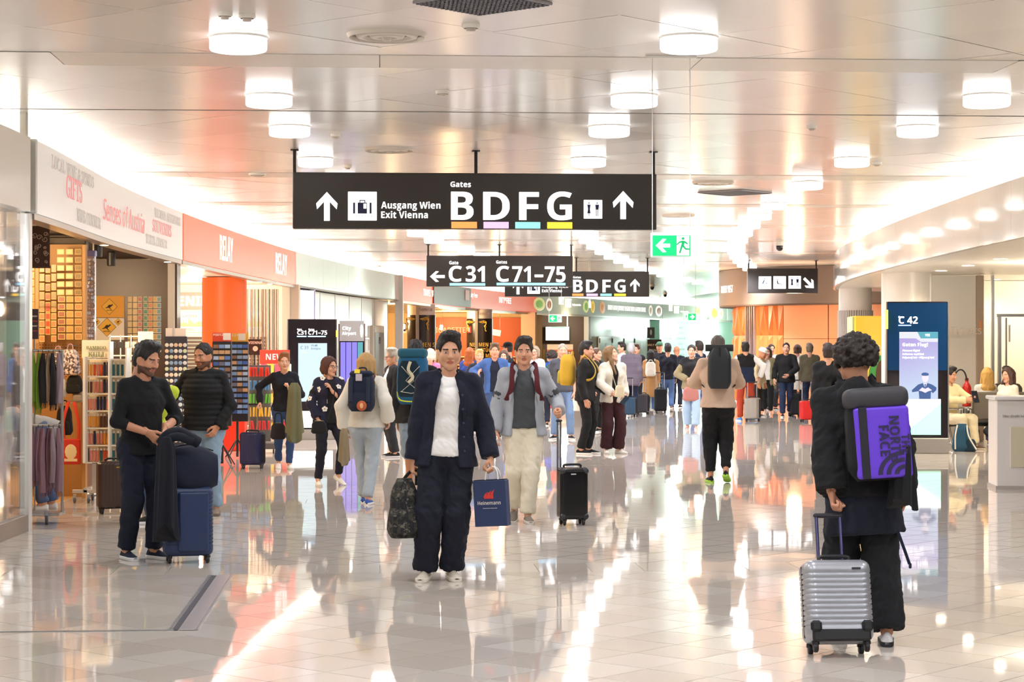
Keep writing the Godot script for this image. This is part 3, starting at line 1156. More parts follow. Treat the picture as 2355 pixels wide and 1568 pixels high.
# the point of the left wall that a picture column x sees, with its heading
func wall_at(x: float) -> Transform3D:
	var pts := along(LEFT, 15.0, 115.0, 0.1)
	var best := 0
	var err := 1e9
	for k in pts.size():
		var e := absf(CX + pts[k].x / pts[k].y * F - x)
		if e < err:
			err = e
			best = k
	var t := (pts[mini(best + 3, pts.size() - 1)] - pts[maxi(best - 3, 0)]).normalized()
	# facing the hall: x axis runs along the wall, away from the viewer
	var X := Vector3(t.x, 0, -t.y)
	var Z := X.cross(Vector3.UP)
	return Transform3D(Basis(X, Vector3.UP, Z), Vector3(pts[best].x, 0, -pts[best].y))

func noise_tex(freq: float, seed_: int, normal := false, strength := 4.0, size := 512) -> NoiseTexture2D:
	var t := NoiseTexture2D.new()
	var n := FastNoiseLite.new()
	n.seed = seed_
	n.frequency = freq
	t.noise = n
	t.seamless = true
	t.width = size
	t.height = size
	t.as_normal_map = normal
	t.bump_strength = strength
	return t

# square pieces set diagonally, clipped to the fields between the plain bands; the nearest become parts
func diagonal(root: Node3D, called: String, cell: float, gap: float, y0: float, y1: float, fields: Array, half: Array, most: int, ms: Array, rest_mat: Material, tilt: float, near: float) -> void:
	var r := RandomNumberGenerator.new()
	r.seed = 5
	var list := []
	var D := cell * sqrt(0.5)
	for fi in fields:
		var poly := PackedVector2Array([Vector2(half[0], fi[0]), Vector2(half[1], fi[0]), Vector2(half[1], fi[1]), Vector2(half[0], fi[1])])
		for a in range(int(half[0] / D) - 1, int(half[1] / D) + 2):
			for b in range(int(fi[0] / D) - 1, int(fi[1] / D) + 2):
				if (a + b) % 2 != 0: continue
				var ct := Vector2(a, b) * D
				var e := D - gap * 0.7
				var sq := PackedVector2Array([ct + Vector2(e, 0), ct + Vector2(0, e), ct - Vector2(e, 0), ct - Vector2(0, e)])
				for pc in Geometry2D.intersect_polygons(sq, poly):
					if pc.size() >= 3: list.append([ct.y, pc, ct])
	place_pieces(root, called, list, y0, y1, most, ms, rest_mat, tilt, near, r)

func place_pieces(root: Node3D, called: String, list: Array, y0: float, y1: float, most: int, ms: Array, rest_mat: Material, tilt: float, near: float, r: RandomNumberGenerator) -> void:
	list.sort_custom(func(p, q): return p[0] < q[0])
	var rest := g()
	var n := 0
	var full := {}
	for it in list:
		var ct: Vector2 = it[2]
		var w := hall * Vector3(ct.x, 0, -ct.y)
		var seen: bool = -w.z > near and absf(w.x) < -w.z * 0.262
		var x := Transform3D(Basis(Vector3(r.randf_range(-1, 1), 0, r.randf_range(-1, 1)).normalized(), deg_to_rad(r.randf_range(-tilt, tilt))), Vector3(ct.x, 0, -ct.y))
		var mk: Material = ms[r.randi() % ms.size()]
		var q: G = g() if seen and n < most else rest
		if q == rest: q.xf = hall * x
		var pts: PackedVector2Array = it[1]
		var top := []
		for p in pts: top.append(Vector3(p.x - ct.x, y1, -(p.y - ct.y)))
		var up := signf(y1 - y0)
		q.face(top, Vector3(0, up, 0))
		if q != rest:
			for k in top.size():
				var a: Vector3 = top[k]
				var b: Vector3 = top[(k + 1) % top.size()]
				q.face([a, b, Vector3(b.x, y0, b.z), Vector3(a.x, y0, a.z)], (a + b) / 2 - Vector3(0, y1, 0))
			part(root, called, q, mk, hall * x)
			n += 1
	var o := part(root, called + "_field", rest, rest_mat)
	o.set_meta("kind", "stuff")

func band(w0: float, w1: float, wid: float, half: Array, gap: float) -> Array:
	var out := []
	var u: float = half[0]
	while u < half[1]:
		out.append([w0, PackedVector2Array([Vector2(u + gap, w0 + gap), Vector2(u + wid - gap, w0 + gap), Vector2(u + wid - gap, w1 - gap), Vector2(u + gap, w1 - gap)]), Vector2(u + wid / 2, (w0 + w1) / 2)])
		u += wid
	return out

func build_shell() -> void:
	white_gloss = mat("eeebe5", 0.07, 0.0, {"spec": 0.65})
	steel = mat("b9bbbd", 0.3, 0.9)
	# floor: a slab with polished tiles proud of their joints
	var fm := []
	for hx in ["cfc5ba", "cbc0b4", "d3cabf", "c8bdb1"]: fm.append(mat(hx, 0.035))
	var fl := struct("floor", g().box(Vector3(3, -0.105, -50), Vector3(38, 0.2, 140)), mat("968c81", 0.2))
	var half := [-5.6, 10.0]
	var cuts := [[15.35, 15.95], [22.1, 22.7], [28.8, 29.4], [35.4, 36.0], [41.9, 42.5]]
	var fields := [[6.5, 15.35], [15.95, 22.1], [22.7, 28.8], [29.4, 35.4], [36.0, 41.9], [42.5, 52.0]]
	diagonal(fl, "floor_tile", 0.4, 0.0055, -0.02, 0.0, fields, half, 262, fm, fm[0], 0.07, 9.9)
	var r := RandomNumberGenerator.new()
	r.seed = 9
	var bl := []
	for b in cuts: bl.append_array(band(b[0], b[1], 0.4, half, 0.002))
	place_pieces(fl, "border_tile", bl, -0.02, 0.0, 60, fm, fm[2], 0.1, 9.9, r)
	# expansion joint let into the floor, left of the middle
	var J := hall.affine_inverse()
	var j0 := J * gp(436, 1444)
	var j1 := J * gp(498, 1320)
	var jt := thing("expansion_joint", "aluminium expansion joint with a dark groove let into the floor tiles", "floor joint", Vector3(gp(467, 1380).x, 0.0, gp(467, 1380).z), rad_to_deg(hall.basis.get_euler().y))
	var ln := absf(j1.z - j0.z)
	part(jt, "cover_plate", g().box(Vector3(0.03, 0.004, 0), Vector3(0.1, 0.006, ln), 0.002), mat("a9a4a6", 0.35, 0.8))
	part(jt, "rubber_groove", g().box(Vector3(-0.045, 0.002, 0), Vector3(0.035, 0.004, ln)), mat("1d2030", 0.6))
	part(jt, "edge_rail", g().box(Vector3(-0.075, 0.004, 0), Vector3(0.014, 0.007, ln)), steel)
	part(jt, "edge_rail", g().box(Vector3(0.09, 0.004, 0), Vector3(0.014, 0.007, ln)), steel)
	part(jt, "threshold_strip", g().box(Vector3(-1.0, 0.003, ln / 2), Vector3(1.9, 0.006, 0.02)), steel)
	# ceiling
	var cm := []
	for hx in ["dcd7d1", "d9d3cc", "dfdad4"]: cm.append(mat(hx, 0.2, 0.0, {"spec": 0.62}))
	var ce := struct("ceiling", g().box(Vector3(3, CEIL + 0.12, -50), Vector3(38, 0.2, 140)), mat("b9b3aa", 0.4))
	var ccut := [15.1, 15.8, 25.6, 26.3, 31.0, 31.6, 36.4, 37.0, 41.8, 42.4, 47.2, 47.8, 52.6, 53.2]
	var cf := [[5.0, 15.1]]
	for k in range(1, 13, 2): cf.append([ccut[k], ccut[k + 1]])
	cf[1] = [15.8, 18.76]
	cf.append([18.84, 25.6])
	cf.append([53.2, 110.0])
	diagonal(ce, "ceiling_panel", 1.096, 0.004, CEIL + 0.02, CEIL, cf, [-7.0, 14.0], 250, cm, cm[0], 0.12, 9.0)
	var cl := []
	for k in range(0, 14, 2): cl.append_array(band(ccut[k], ccut[k + 1], 2.4, [-7.2, 12.0], 0.003))
	r.seed = 3
	place_pieces(ce, "ceiling_strip", cl, CEIL + 0.02, CEIL - 0.004, 40, [mat("d2cabf", 0.3)], cm[0], 0.0, 9.0, r)
	part(ce, "slot_rail", g().box(Vector3(0, CEIL + 0.008, -18.79), Vector3(14, 0.012, 0.012)), mat("77736c", 0.4), hall)
	part(ce, "slot_rail", g().box(Vector3(0, CEIL + 0.008, -18.82), Vector3(14, 0.012, 0.012)), mat("77736c", 0.4), hall)
	# shell walls
	struct("wall_back", g().box(Vector3(3, 2, -120.1), Vector3(38, 4.2, 0.3)), mat("d8d4cc", 0.5))
	struct("wall_front", g().box(Vector3(3, 2, 12.15), Vector3(38, 4.2, 0.3)), mat("d8d4cc", 0.5))
	struct("wall_left", g().box(Vector3(-15.85, 2, -50), Vector3(0.3, 4.2, 140)), mat("d8d4cc", 0.5))
	struct("wall_right", g().box(Vector3(21.85, 2, -50), Vector3(0.3, 4.2, 140)), mat("d8d4cc", 0.5))
	build_left()
	build_right()

func cove(path: PackedVector2Array, side: float, n: int, e: float) -> void:
	var glow := mat("fff6e4", 0.5, 0.0, {"emit": e})
	struct("trim_%d" % n, strip(path, FT - 0.02, CEIL - 0.03, 0.05, side, 0.42), glow)
	# lights of the same run just in front of the glowing face
	var k := 3
	while k < path.size() - 3:
		var t := (path[k + 3] - path[k - 3])
		var ln := t.length()
		t = t.normalized()
		var nn := Vector2(-t.y, t.x) if side < 0 else Vector2(t.y, -t.x)
		var p := path[k] + nn * 0.36
		var a := AreaLight3D.new()
		a.name = numbered("cove_light")
		a.area_size = Vector2(ln, 0.16)
		a.light_color = Color("fffaf2")
		a.light_energy = 0.6
		a.shadow_enabled = true
		add_child(a)
		var back := Vector3(nn.x, -0.0, -nn.y)
		a.transform = Transform3D(Basis.looking_at(-back, Vector3.UP), Vector3(p.x, FT + 0.1, -p.y))
		k += 6

# gloss panels with thin upright joints along a curved fascia
func panels(root: Node3D, path: PackedVector2Array, y0: float, y1: float, side: float, n: int) -> void:
	var k := 0
	while k < path.size() - 1:
		var e := mini(k + n, path.size() - 1)
		var q := path.slice(k, e + 1)
		var t := (q[q.size() - 1] - q[q.size() - 2]).normalized()
		q[q.size() - 1] -= t * 0.005
		part(root, "fascia_panel", strip(q, y0, y1, 0.03, side), white_gloss)
		k = e

func build_left() -> void:
	var soff := mat("c9c6bf", 0.35, 0.3)
	# near shop window: glass between a skirting and a white panel
	var near := along(LEFT, -9.5, 18.8)
	struct("trim_1", strip(near, FB, FT, 0.12, -1), mat("e4e0d8", 0.2))
	struct("window_1", strip(near, 0.15, FB, 0.02, -1, 0.05), mat("eef4f2", 0.02, 0.0, {"glass": 0.06}))
	struct("baseboard_left", strip(near, 0.0, 0.15, 0.09, -1, 0.02), mat("8d867e", 0.35, 0.5))
	struct("wall_left_window", strip(near, 0.0, FB, 0.1, -1, 0.6), mat("dcdcd6", 0.6))
	struct("trim_2", g().box(Vector3(-4.49, 1.46, -18.88), Vector3(0.09, 2.93, 0.12), 0.006), mat("d6d6d4", 0.3, 0.3))
	struct("trim_3", g().box(Vector3(-4.5, (FB + CEIL) / 2, -18.84), Vector3(0.06, CEIL - FB, 0.08), 0.004), mat("bdb7ac", 0.4))
	# fascias
	var f1 := along(LEFT, 18.95, 29.6, 0.5)
	var f2 := along(LEFT, 29.6, 42.0, 0.5)
	var f3 := along(LEFT, 42.05, 56.5, 0.8)
	var sa := thing("shop_fascia", "long pale lightbox fascia with grey and red lettering over the souvenir shop", "shop sign")
	part(sa, "lightbox", strip(f1, FB, FT, 0.14, -1), mat("d9d8d6", 0.25, 0.0, {"emit": 0.12, "ecol": "f4f1ee"}))
	part(sa, "end_cap", g().box(Vector3(-4.46, (FB + FT) / 2, -18.9), Vector3(0.13, FT - FB, 0.07), 0.005), mat("cfd0cc", 0.3, 0.2))
	var sb := thing("shop_fascia", "coral orange lightbox fascia with two white logos over the newsagent", "shop sign")
	part(sb, "lightbox", strip(f2, FB, FT, 0.14, -1), mat("e8502f", 0.25, 0.0, {"emit": 0.3, "ecol": "f2683f"}))
	for fm in [f1, f2]: struct("trim_4", strip(fm, FB - 0.06, FB - 0.005, 0.16, -1, 0.01), mat("a8a19a", 0.3, 0.7))
	var grey := mat("c9c0ba", 0.5, 0.0, {"emit": 0.12})
	var red := mat("ee9a9a", 0.5, 0.0, {"emit": 0.15})
	for q in [["LOCAL WINE & SPIRITS", 118, 215, 3.42, 0.13, grey, true], ["GIFTS", 152, 186, 3.2, 0.22, red, true], ["KIDS CORNER", 175, 228, 3.0, 0.13, grey, true], ["Senses of Austria", 234, 330, 3.13, 0.24, red, false], ["VIENNA ARTWORK", 357, 415, 3.4, 0.12, grey, true], ["SOUVENIRS", 351, 394, 3.2, 0.16, red, true], ["TEXTIL CORNER", 335, 382, 3.02, 0.12, grey, true]]:
		var a := wall_at(q[1])
		var b := wall_at(q[2])
		var ln := a.origin.distance_to(b.origin)
		var o := text(sa, "lettering", q[0], q[4], Vector3.ZERO, q[5], {"serif": q[6], "bold": false, "depth": 0.003})
		var w: float = o.mesh.get_aabb().size.x
		var X := (b.origin - a.origin).normalized()
		var Z := X.cross(Vector3.UP)
		var bs := Basis(X, Vector3.UP, Z)
		if not q[6]: bs = bs * Basis(Vector3(1, 0, 0), Vector3(0.18, 1, 0), Vector3(0, 0, 1))
		o.transform = Transform3D(bs.scaled_local(Vector3(ln / w, 1, 1)), Vector3(a.origin.x, q[3] - q[4] * 0.35, a.origin.z) + Z * 0.006)
	var wl := mat("fffaf6", 0.5, 0.0, {"emit": 0.5})
	for q in [[505, 534], [632, 658]]:
		var a := wall_at(q[0])
		var b := wall_at(q[1])
		var ln := a.origin.distance_to(b.origin)
		var o := text(sb, "lettering", "RELAY", 0.4, Vector3.ZERO, wl, {"depth": 0.003})
		var w: float = o.mesh.get_aabb().size.x
		var X := (b.origin - a.origin).normalized()
		o.transform = Transform3D(Basis(X, Vector3.UP, X.cross(Vector3.UP)).scaled_local(Vector3(ln / w, 1, 1)), Vector3(a.origin.x, 3.08 - 0.14, a.origin.z) + X.cross(Vector3.UP) * 0.006)
	cove(along(LEFT, -8.0, 18.7, 0.8), -1, 5, 1.5)
	cove(along(LEFT, 19.1, 56.0, 0.8), -1, 6, 1.5)
	cove(along(LEFT, 56.6, 112.0, 1.2), -1, 7, 1.5)
	# white curved stretch with its doors
	panels(struct("trim_8", strip(f3, FB + 0.01, FT - 0.01, 0.1, -1, 0.03), mat("b9b5ad", 0.5)), along(LEFT, 42.05, 56.5, 0.2), FB, FT, -1, 7)
	struct("trim_9", strip(along(LEFT, 42.05, 56.5, 0.8), FB - 0.03, FB, 0.1, -1, 0.03), mat("8c8983", 0.4))
	struct("wall_left_panels", strip(along(LEFT, 44.6, 56.4, 0.8), 0.0, FB - 0.03, 0.12, -1, 0.3), mat("dedcd5", 0.2))
	# backs behind the cove so that the hall is closed above the shops
	for q in [[-9.5, 18.9], [18.9, 56.5], [56.5, 114.0]]: struct("wall_left_top", strip(along(LEFT, q[0], q[1], 1.0), FB + 0.05, CEIL + 0.03, 0.1, -1, 0.55), mat("e6e2da", 0.6))

func build_right() -> void:
	var p := along(RIGHT, -9.0, 47.9, 0.5)
	panels(struct("trim_10", strip(p, FB + 0.01, FT - 0.01, 0.1, 1, 0.03), mat("b9b5ad", 0.5)), along(RIGHT, 16.0, 47.9, 0.2), FB, FT, 1, 7)
	panels(get_child(get_child_count() - 1), along(RIGHT, -9.0, 15.9, 0.6), FB, FT, 1, 3)
	cove(along(RIGHT, -8.0, 46.7, 0.8), 1, 11, 1.5)
	struct("wall_right_top", strip(p, FB + 0.05, CEIL + 0.03, 0.1, 1, 0.55), mat("e6e2da", 0.6))
	# lounge ceiling behind the fascia
	var rows := PackedVector2Array()
	for q in p: rows.append(Vector2(q.x + 0.1, -q.y))
	rows.append(Vector2(21.0, -48.2))
	rows.append(Vector2(21.0, 9.0))
	struct("ceiling_lounge", g().prism(rows, 0.1), mat("d8d2c6", 0.35), Transform3D(Basis(Vector3.RIGHT, PI / 2), Vector3(0, FB + 0.06, 0)))
	struct("wall_lounge_back", g().box(Vector3(7.75, FB / 2, -36.3), Vector3(0.96, FB, 0.2)), mat("dcd5c8", 0.35))
	struct("wall_lounge_room", g().box(Vector3(14.5, FB / 2, -39.6), Vector3(13.0, FB, 0.2)), mat("e3d8c2", 0.5))
	struct("wall_lounge_post", g().box(Vector3(8.28, FB / 2, -36.2), Vector3(0.13, FB, 0.14), 0.01), mat("a8927c", 0.4))
	struct("window_2", g().box(Vector3(11.2, FB / 2, -36.2), Vector3(5.7, FB, 0.02)), mat("eaf4f2", 0.02, 0.0, {"glass": 0.08}))
	struct("wall_lounge_side", g().box(Vector3(17.0, FB / 2, -38), Vector3(0.2, FB, 4.0)), mat("dcd5c8", 0.5))
	struct("wall_pavilion_gap", g().box(Vector3(12.6, FB / 2, -44.0), Vector3(9.0, FB, 0.2)), mat("d8d4cc", 0.5))

# ---- ceiling lamps and fittings ----
func lamp_x(u: float, d: float) -> float:
	return u + 0.0028 * pow(maxf(0.0, d - 14.0), 2) - AXIS * d
func build_lamps() -> void:
	var ring := g()
	ring.lathe([[0.2, -0.016], [0.206, -0.014], [0.208, 0.0]], 24)
	var rm := ring.mesh()
	var dm := g().lathe([[0.002, -0.105], [0.17, -0.105], [0.19, -0.1], [0.2, -0.085], [0.2, -0.015]], 24).mesh()
	var glow := mat("ffffff", 0.5, 0.0, {"emit": 1.85})
	var rmat := mat("f2f0ec", 0.3)
	var ws := [-5.0, -1.8, 1.2, 4.4, 7.6, 10.8, 14.15, 17.45, 19.95, 23.35, 26.8]
	var d := 30.8
	while d < 108:
		ws.append(d)
		d += 2.6
	var first: Node3D
	var wallL := along(LEFT, -9.0, 114.0, 0.5)
	for col in [-0.98, 2.14, 5.15, 8.2]:
		for w in ws:
			if col > 8.0 and w < 36.0: continue
			if col < 0.0 and w > 76.0: continue
			var x := lamp_x(col, w)
			var lx := -1e9
			for q in wallL:
				if absf(q.y - w) < 0.6: lx = q.x
			if x < lx + 0.7 or x > 13.0 or (w > 45.0 and w < 50.0 and x > 6.6): continue
			var at := Vector3(x, CEIL - 0.004, -w)
			var row: String = {-0.98: "left", 2.14: "middle", 5.15: "right", 8.2: "far right"}[col]
			var lb := "round opal drum lamp far back in the %s ceiling row" % row
			var gr := "far drum lamps of the %s row" % row
			if w < 13.0:
				lb = "round opal drum lamp of the %s ceiling row above and behind the viewer" % row
				gr = "near drum lamps of the %s row" % row
			elif w < 41.0 and col < 8.0:
				lb = "round opal drum lamp, %s from the front in the %s ceiling row" % [["nearest", "second", "third", "fourth", "fifth", "sixth", "seventh", "eighth", "ninth", "tenth", "eleventh"][ws.find(w) - 6 - (1 if col > 5.0 and ws.find(w) > 6 else 0)], row]
				gr = "drum lamps of the %s row" % row
			if first == null:
				first = thing("drum_lamp", lb, "ceiling light", at, 0, gr)
				part(first, "trim_ring", rm, rmat)
				part(first, "opal_drum", dm, glow)
			else: dup(first, tx(at), lb, gr)
			if w > 66.0 or (w > 40.0 and ws.find(w) % 2 == 0): continue
			var l := SpotLight3D.new()
			l.name = numbered("downlight_beam")
			l.position = at + Vector3(0, -0.14, 0)
			l.rotation.x = -PI / 2
			l.spot_angle = 78.0
			l.spot_angle_attenuation = 0.6
			l.spot_range = 12.0
			l.spot_attenuation = 2.0
			l.light_size = 0.15
			l.light_color = Color("f3f6ff")
			l.light_energy = 1.7 if w < 10.0 else (1.15 if w < 30.0 else (2.0 if w < 40.0 else 3.6))
			l.shadow_enabled = true
			add_child(l)

# ---- shops on the left ----
# a box whose front fills the picture region x0..x1, y0..y1 at scale s
func pbox(q: G, x0: float, y0: float, x1: float, y1: float, s: float, depth: float, bev := 0.0, dz := 0.0) -> G:
	var c := px((x0 + x1) / 2, (y0 + y1) / 2, s)
	return q.box(c - Vector3(0, 0, depth / 2 - dz), Vector3(absf(x1 - x0) / s, absf(y1 - y0) / s, depth), bev)
func left_ceiling(nm: String, d0: float, d1: float, xmin: float, m: Material) -> void:
	var o := PackedVector2Array()
	for p in along(LEFT, d0, d1, 1.0): o.append(Vector2(p.x - 0.2, -p.y))
	o.append(Vector2(xmin, o[o.size() - 1].y))
	o.append(Vector2(xmin, o[0].y))
	struct(nm, g().prism(o, 0.08), m, Transform3D(Basis(Vector3.RIGHT, PI / 2), Vector3(0, 2.985, 0)))
func room_light(nm: String, at: Vector3, e: float, col := "ffe6c0", size := 0.25) -> void:
	var l := OmniLight3D.new()
	l.name = numbered(nm)
	l.position = at
	l.omni_range = 14.0
	l.omni_attenuation = 2.0
	l.light_size = size
	l.light_color = Color(col)
	l.light_energy = e
	l.shadow_enabled = true
	add_child(l)
# a lit ceiling spot: a dark cylinder with a glowing face and a beam
func spot(at: Vector3, label: String, hex: String, e: float) -> void:
	var t := thing("track_spotlight", label, "spotlight", at, 0, "track spotlights in the souvenir shop")
	part(t, "housing", g().lathe([[0.002, 0.0], [0.055, 0.0], [0.058, -0.02], [0.058, -0.18], [0.05, -0.19], [0.045, -0.17]], 16), mat(hex, 0.4))
	part(t, "bracket", g().rod(Vector3(0, 0, 0), Vector3(0, 0.12, 0), 0.012, 6), mat(hex, 0.4))
	part(t, "lens", g().disc(0.046, -0.172, -1.0, 14), mat("fff1d8", 0.4, 0.0, {"emit": 8.0}))
	var l := SpotLight3D.new()
	l.name = numbered("spotlight_beam")
	l.position = at + Vector3(0, -0.2, 0)
	l.rotation = Vector3(-PI / 2, 0, 0)
	l.spot_angle = 60
	l.spot_range = 10
	l.spot_attenuation = 2.0
	l.light_size = 0.05
	l.light_color = Color("ffe2b4")
	l.light_energy = e
	l.shadow_enabled = true
	add_child(l)

func frames(called: String, xs: Array, ys: Array, w: float, h: float, s: float, cols: Array, label: String, group: String) -> void:
	var fr := g().box(Vector3(0, 0, 0.006), Vector3(w / s, h / s, 0.012), 0.003).mesh()
	var pc := g().box(Vector3(0, 0, 0.0125), Vector3(w / s * 0.76, h / s * 0.7, 0.003)).mesh()
	for x in xs:
		for k in ys.size():
			var t := thing(called, label, "souvenir", px(x, ys[k], s), 0, group)
			part(t, "frame", fr, mat(cols[0], 0.4))
			part(t, "picture", pc, mat(cols[1 + (int(x) + k * (3 if cols.size() > 3 else 0)) % (cols.size() - 1)], 0.35))

func range_f(a: float, n: int, st: float) -> Array:
	var o := []
	for k in n: o.append(a + k * st)
	return o

func build_souvenirs() -> void:
	var dark := mat("3a2a22", 0.5)
	var brown := mat("6b4a35", 0.45)
	struct("wall_shop_divider", g().box(Vector3(-8.0, 1.47, -29.75), Vector3(6.3, 2.94, 0.3)), mat("4a3026", 0.3))
	left_ceiling("ceiling_shop_dark", 19.0, 29.6, -9.7, mat("2a211d", 0.6))
	struct("wall_shop_side", g().box(Vector3(-9.6, 1.47, -24.3), Vector3(0.2, 2.94, 10.8)), mat("b98b5c", 0.6))
	struct("wall_shop_front", g().box(Vector3(-7.2, 1.47, -18.95), Vector3(5.0, 2.94, 0.1)), mat("8a6a50", 0.6))
	struct("floor_shop", g().box(Vector3(-7.6, -0.01, -24.3), Vector3(5.4, 0.036, 10.6)), mat("d7a86c", 0.25))
	struct("trim_shop_post", g().box(Vector3(-4.93, 1.46, -29.6), Vector3(0.1, 2.92, 0.12), 0.006), mat("dcdad6", 0.35))
	# the picture board with its peg panel
	var b := thing("display_board", "tall wooden display board full of framed pictures beside the shop entrance", "display wall", gs(130, 206), 0)
	var o := -b.position
	var bq := g()
	bq.xf = Transform3D(Basis(), o)
	part(b, "back_board", pbox(bq, 66, 562, 197, 1150, 205, 0.1), mat("b07f47", 0.5))
	var hq := g()
	hq.xf = Transform3D(Basis(), o)
	part(b, "header", pbox(hq, 66, 545, 197, 574, 204, 0.16, 0.01), mat("3b2a1f", 0.5))
	var rq := g()
	rq.xf = Transform3D(Basis(), o)
	pbox(rq, 80, 560, 90, 790, 207, 0.05, 0.005)
	pbox(rq, 188, 562, 197, 1150, 207, 0.05, 0.005)
	part(b, "upright", rq, mat("c08f55", 0.45))
	var pq := g()
	pq.xf = Transform3D(Basis(), o)
	for r0 in 12:
		for c0 in 15: pbox(pq, 91 + c0 * 6.6, 792 + r0 * 6.6, 93 + c0 * 6.6, 794 + r0 * 6.6, 205.5, 0.01)
	part(b, "peg_holes", pq, mat("5d3f22", 0.8)).set_meta("kind", "stuff")
	frames("framed_picture", [97.0, 124.0], range_f(617, 5, 21.0), 12, 18, 207, ["cfa76a", "8f7a4d", "a08a55", "98804e"], "small framed picture in sepia tones on the upper left of the wooden display board", "sepia pictures on the board")
	frames("framed_picture", [110.5], range_f(619, 5, 21.0) + range_f(710, 4, 17.2), 11.5, 17, 207, ["d8b06a", "d9482b", "dd5a32"], "small framed portrait in red in the middle column of the wooden display board", "red portraits on the board")
	frames("framed_picture", [97.0, 124.0], range_f(710, 5, 17.2), 12, 15, 207, ["e9c680", "e0a860", "d98f5c", "c9a68a"], "small framed picture in pale orange on the lower left of the wooden display board", "pale pictures on the board")
	frames("framed_picture", [140.0, 160.0], range_f(579, 6, 18.6), 17.5, 13.5, 207, ["dcb677", "efcf92", "eed09a"], "small cream picture frame on the upper right of the wooden display board", "cream pictures on the board")
	frames("framed_picture", [180.0], range_f(579, 6, 18.6), 16, 13.5, 207, ["c9a15f", "8d6f3c", "7c6238"], "small dark glossy picture frame in the right column of the wooden display board", "dark pictures on the board")
	frames("framed_picture", [142.0, 161.0, 180.5], range_f(688, 6, 17.2), 16.5, 14, 207, ["e6c27c", "c98f55", "b06a52", "d9a45a"], "small framed picture in brown and red on the lower right of the wooden display board", "brown pictures on the board")
	frames("framed_picture", [75.0], range_f(615, 8, 17.6), 10, 15, 207, ["dab06a", "9c7c47", "b08d52"], "small framed picture in the column beside the shop window post", "pictures beside the post")
	# hanging scroll-patterned banner
	var bn := thing("hanging_banner", "dark hanging banner printed with white scrolls in the souvenir shop entrance", "banner", px(92, 605, 225))
	part(bn, "cloth", g().box(Vector3(0, 0.17, 0), Vector3(0.2, 0.42, 0.01)), mat("4f3a30", 0.7))
	var sw := g()
	rng.seed = 4
	for k in 13:
		var c := Vector3(rng.randf_range(-0.07, 0.08), rng.randf_range(-0.01, 0.34), 0.007)
		var r := rng.randf_range(0.014, 0.03)
		var pts := PackedVector3Array()
		for j in 14:
			var a := j * 0.6 + k
			pts.append(c + Vector3(cos(a), sin(a), 0) * r * (1.0 - j * 0.055))
		sw.tube(pts, 0.0035, 4)
	part(bn, "scroll_print", sw, mat("cbb8a6", 0.7))
	part(bn, "hem_bar", g().rod(Vector3(-0.105, -0.04, 0), Vector3(0.105, -0.04, 0), 0.012, 6), mat("5a463a", 0.5))
	# key ring tower with many shiny tags
	var kt := thing("keyring_tower", "tall narrow tower of glittering silver key rings beside the picture board", "display stand", gs(211, 203))
	part(kt, "column", g().rbox(0.085, 2.72, 0.085, 0.01, 0.01), mat("b8b6bd", 0.3, 0.6))
	part(kt, "cap", g().box(Vector3(0, 2.74, 0), Vector3(0.1, 0.07, 0.1), 0.008), mat("8f93c8", 0.4))
	var tg := g()
	rng.seed = 8
	for r0 in 27:
		for c0 in 4:
			tg.xf = Transform3D(Basis.from_euler(Vector3(rng.randf_range(-0.4, 0.4), rng.randf_range(-0.6, 0.6), rng.randf_range(-0.3, 0.3))), Vector3(-0.036 + c0 * 0.024, 1.55 + r0 * 0.043, 0.052))
			tg.box(Vector3.ZERO, Vector3(0.02, 0.032, 0.004), 0.001)
	part(kt, "key_rings", tg, mat("d5d6e2", 0.2, 0.8)).set_meta("kind", "stuff")
	part(kt, "foot", g().lathe([[0.002, 0.0], [0.075, 0.0], [0.075, 0.02], [0.04, 0.04]], 20), steel)
	# road-sign pictures on the dark wall
	var yellow := mat("f0a82a", 0.5)
	var ink := mat("2b1c10", 0.6)
	for q in [["square yellow poster with a black kangaroo in a diamond on the dark shop wall", 219, 680, 286, 730, "f2b13c", [[252, 705, 19], [214, 705, 19]]], ["white poster with several yellow kangaroo diamonds under the yellow poster", 219, 731, 286, 782, "f6efdf", [[246, 752, 22], [272, 740, 9], [222, 740, 9]]]]:
		var t := thing("kangaroo_poster", q[0], "poster", px((q[1] + q[3]) / 2.0, (q[2] + q[4]) / 2.0, 158.85))
		part(t, "sheet", g().box(Vector3.ZERO, Vector3((q[3] - q[1]) / 160.5, (q[4] - q[2]) / 160.5, 0.012), 0.002), mat(q[5], 0.5))
		for dm in q[6]:
			var c := Vector3((dm[0] - (q[1] + q[3]) / 2.0) / 160.5, -(dm[1] - (q[2] + q[4]) / 2.0) / 160.5, 0)
			var r: float = dm[2] / 160.5
			if dm[0] < q[1]: continue
			var ds := PackedVector2Array([Vector2(r, 0), Vector2(0, r), Vector2(-r, 0), Vector2(0, -r)])
			part(t, "diamond_border", g().prism(ds, 0.004, 0.008), ink, tx(c))
			for j in 4: ds[j] *= 0.95
			part(t, "diamond", g().prism(ds, 0.005, 0.009), mat("f6c33f", 0.5), tx(c))
			var kg := PackedVector2Array()
			for w in [[-0.52, -0.14], [-0.36, -0.1], [-0.2, 0.02], [-0.12, 0.18], [0.06, 0.24], [0.2, 0.2], [0.28, 0.26], [0.34, 0.36], [0.37, 0.27], [0.46, 0.2], [0.36, 0.14], [0.28, 0.1], [0.3, 0.02], [0.24, 0.03], [0.17, -0.02], [0.08, -0.08], [0.12, -0.22], [0.3, -0.36], [0.12, -0.32], [0.0, -0.2], [-0.1, -0.12], [-0.26, -0.16], [-0.4, -0.2]]: kg.append(Vector2(w[0], w[1]) * r)
			part(t, "kangaroo", g().prism(kg, 0.004, 0.013), ink, tx(c))
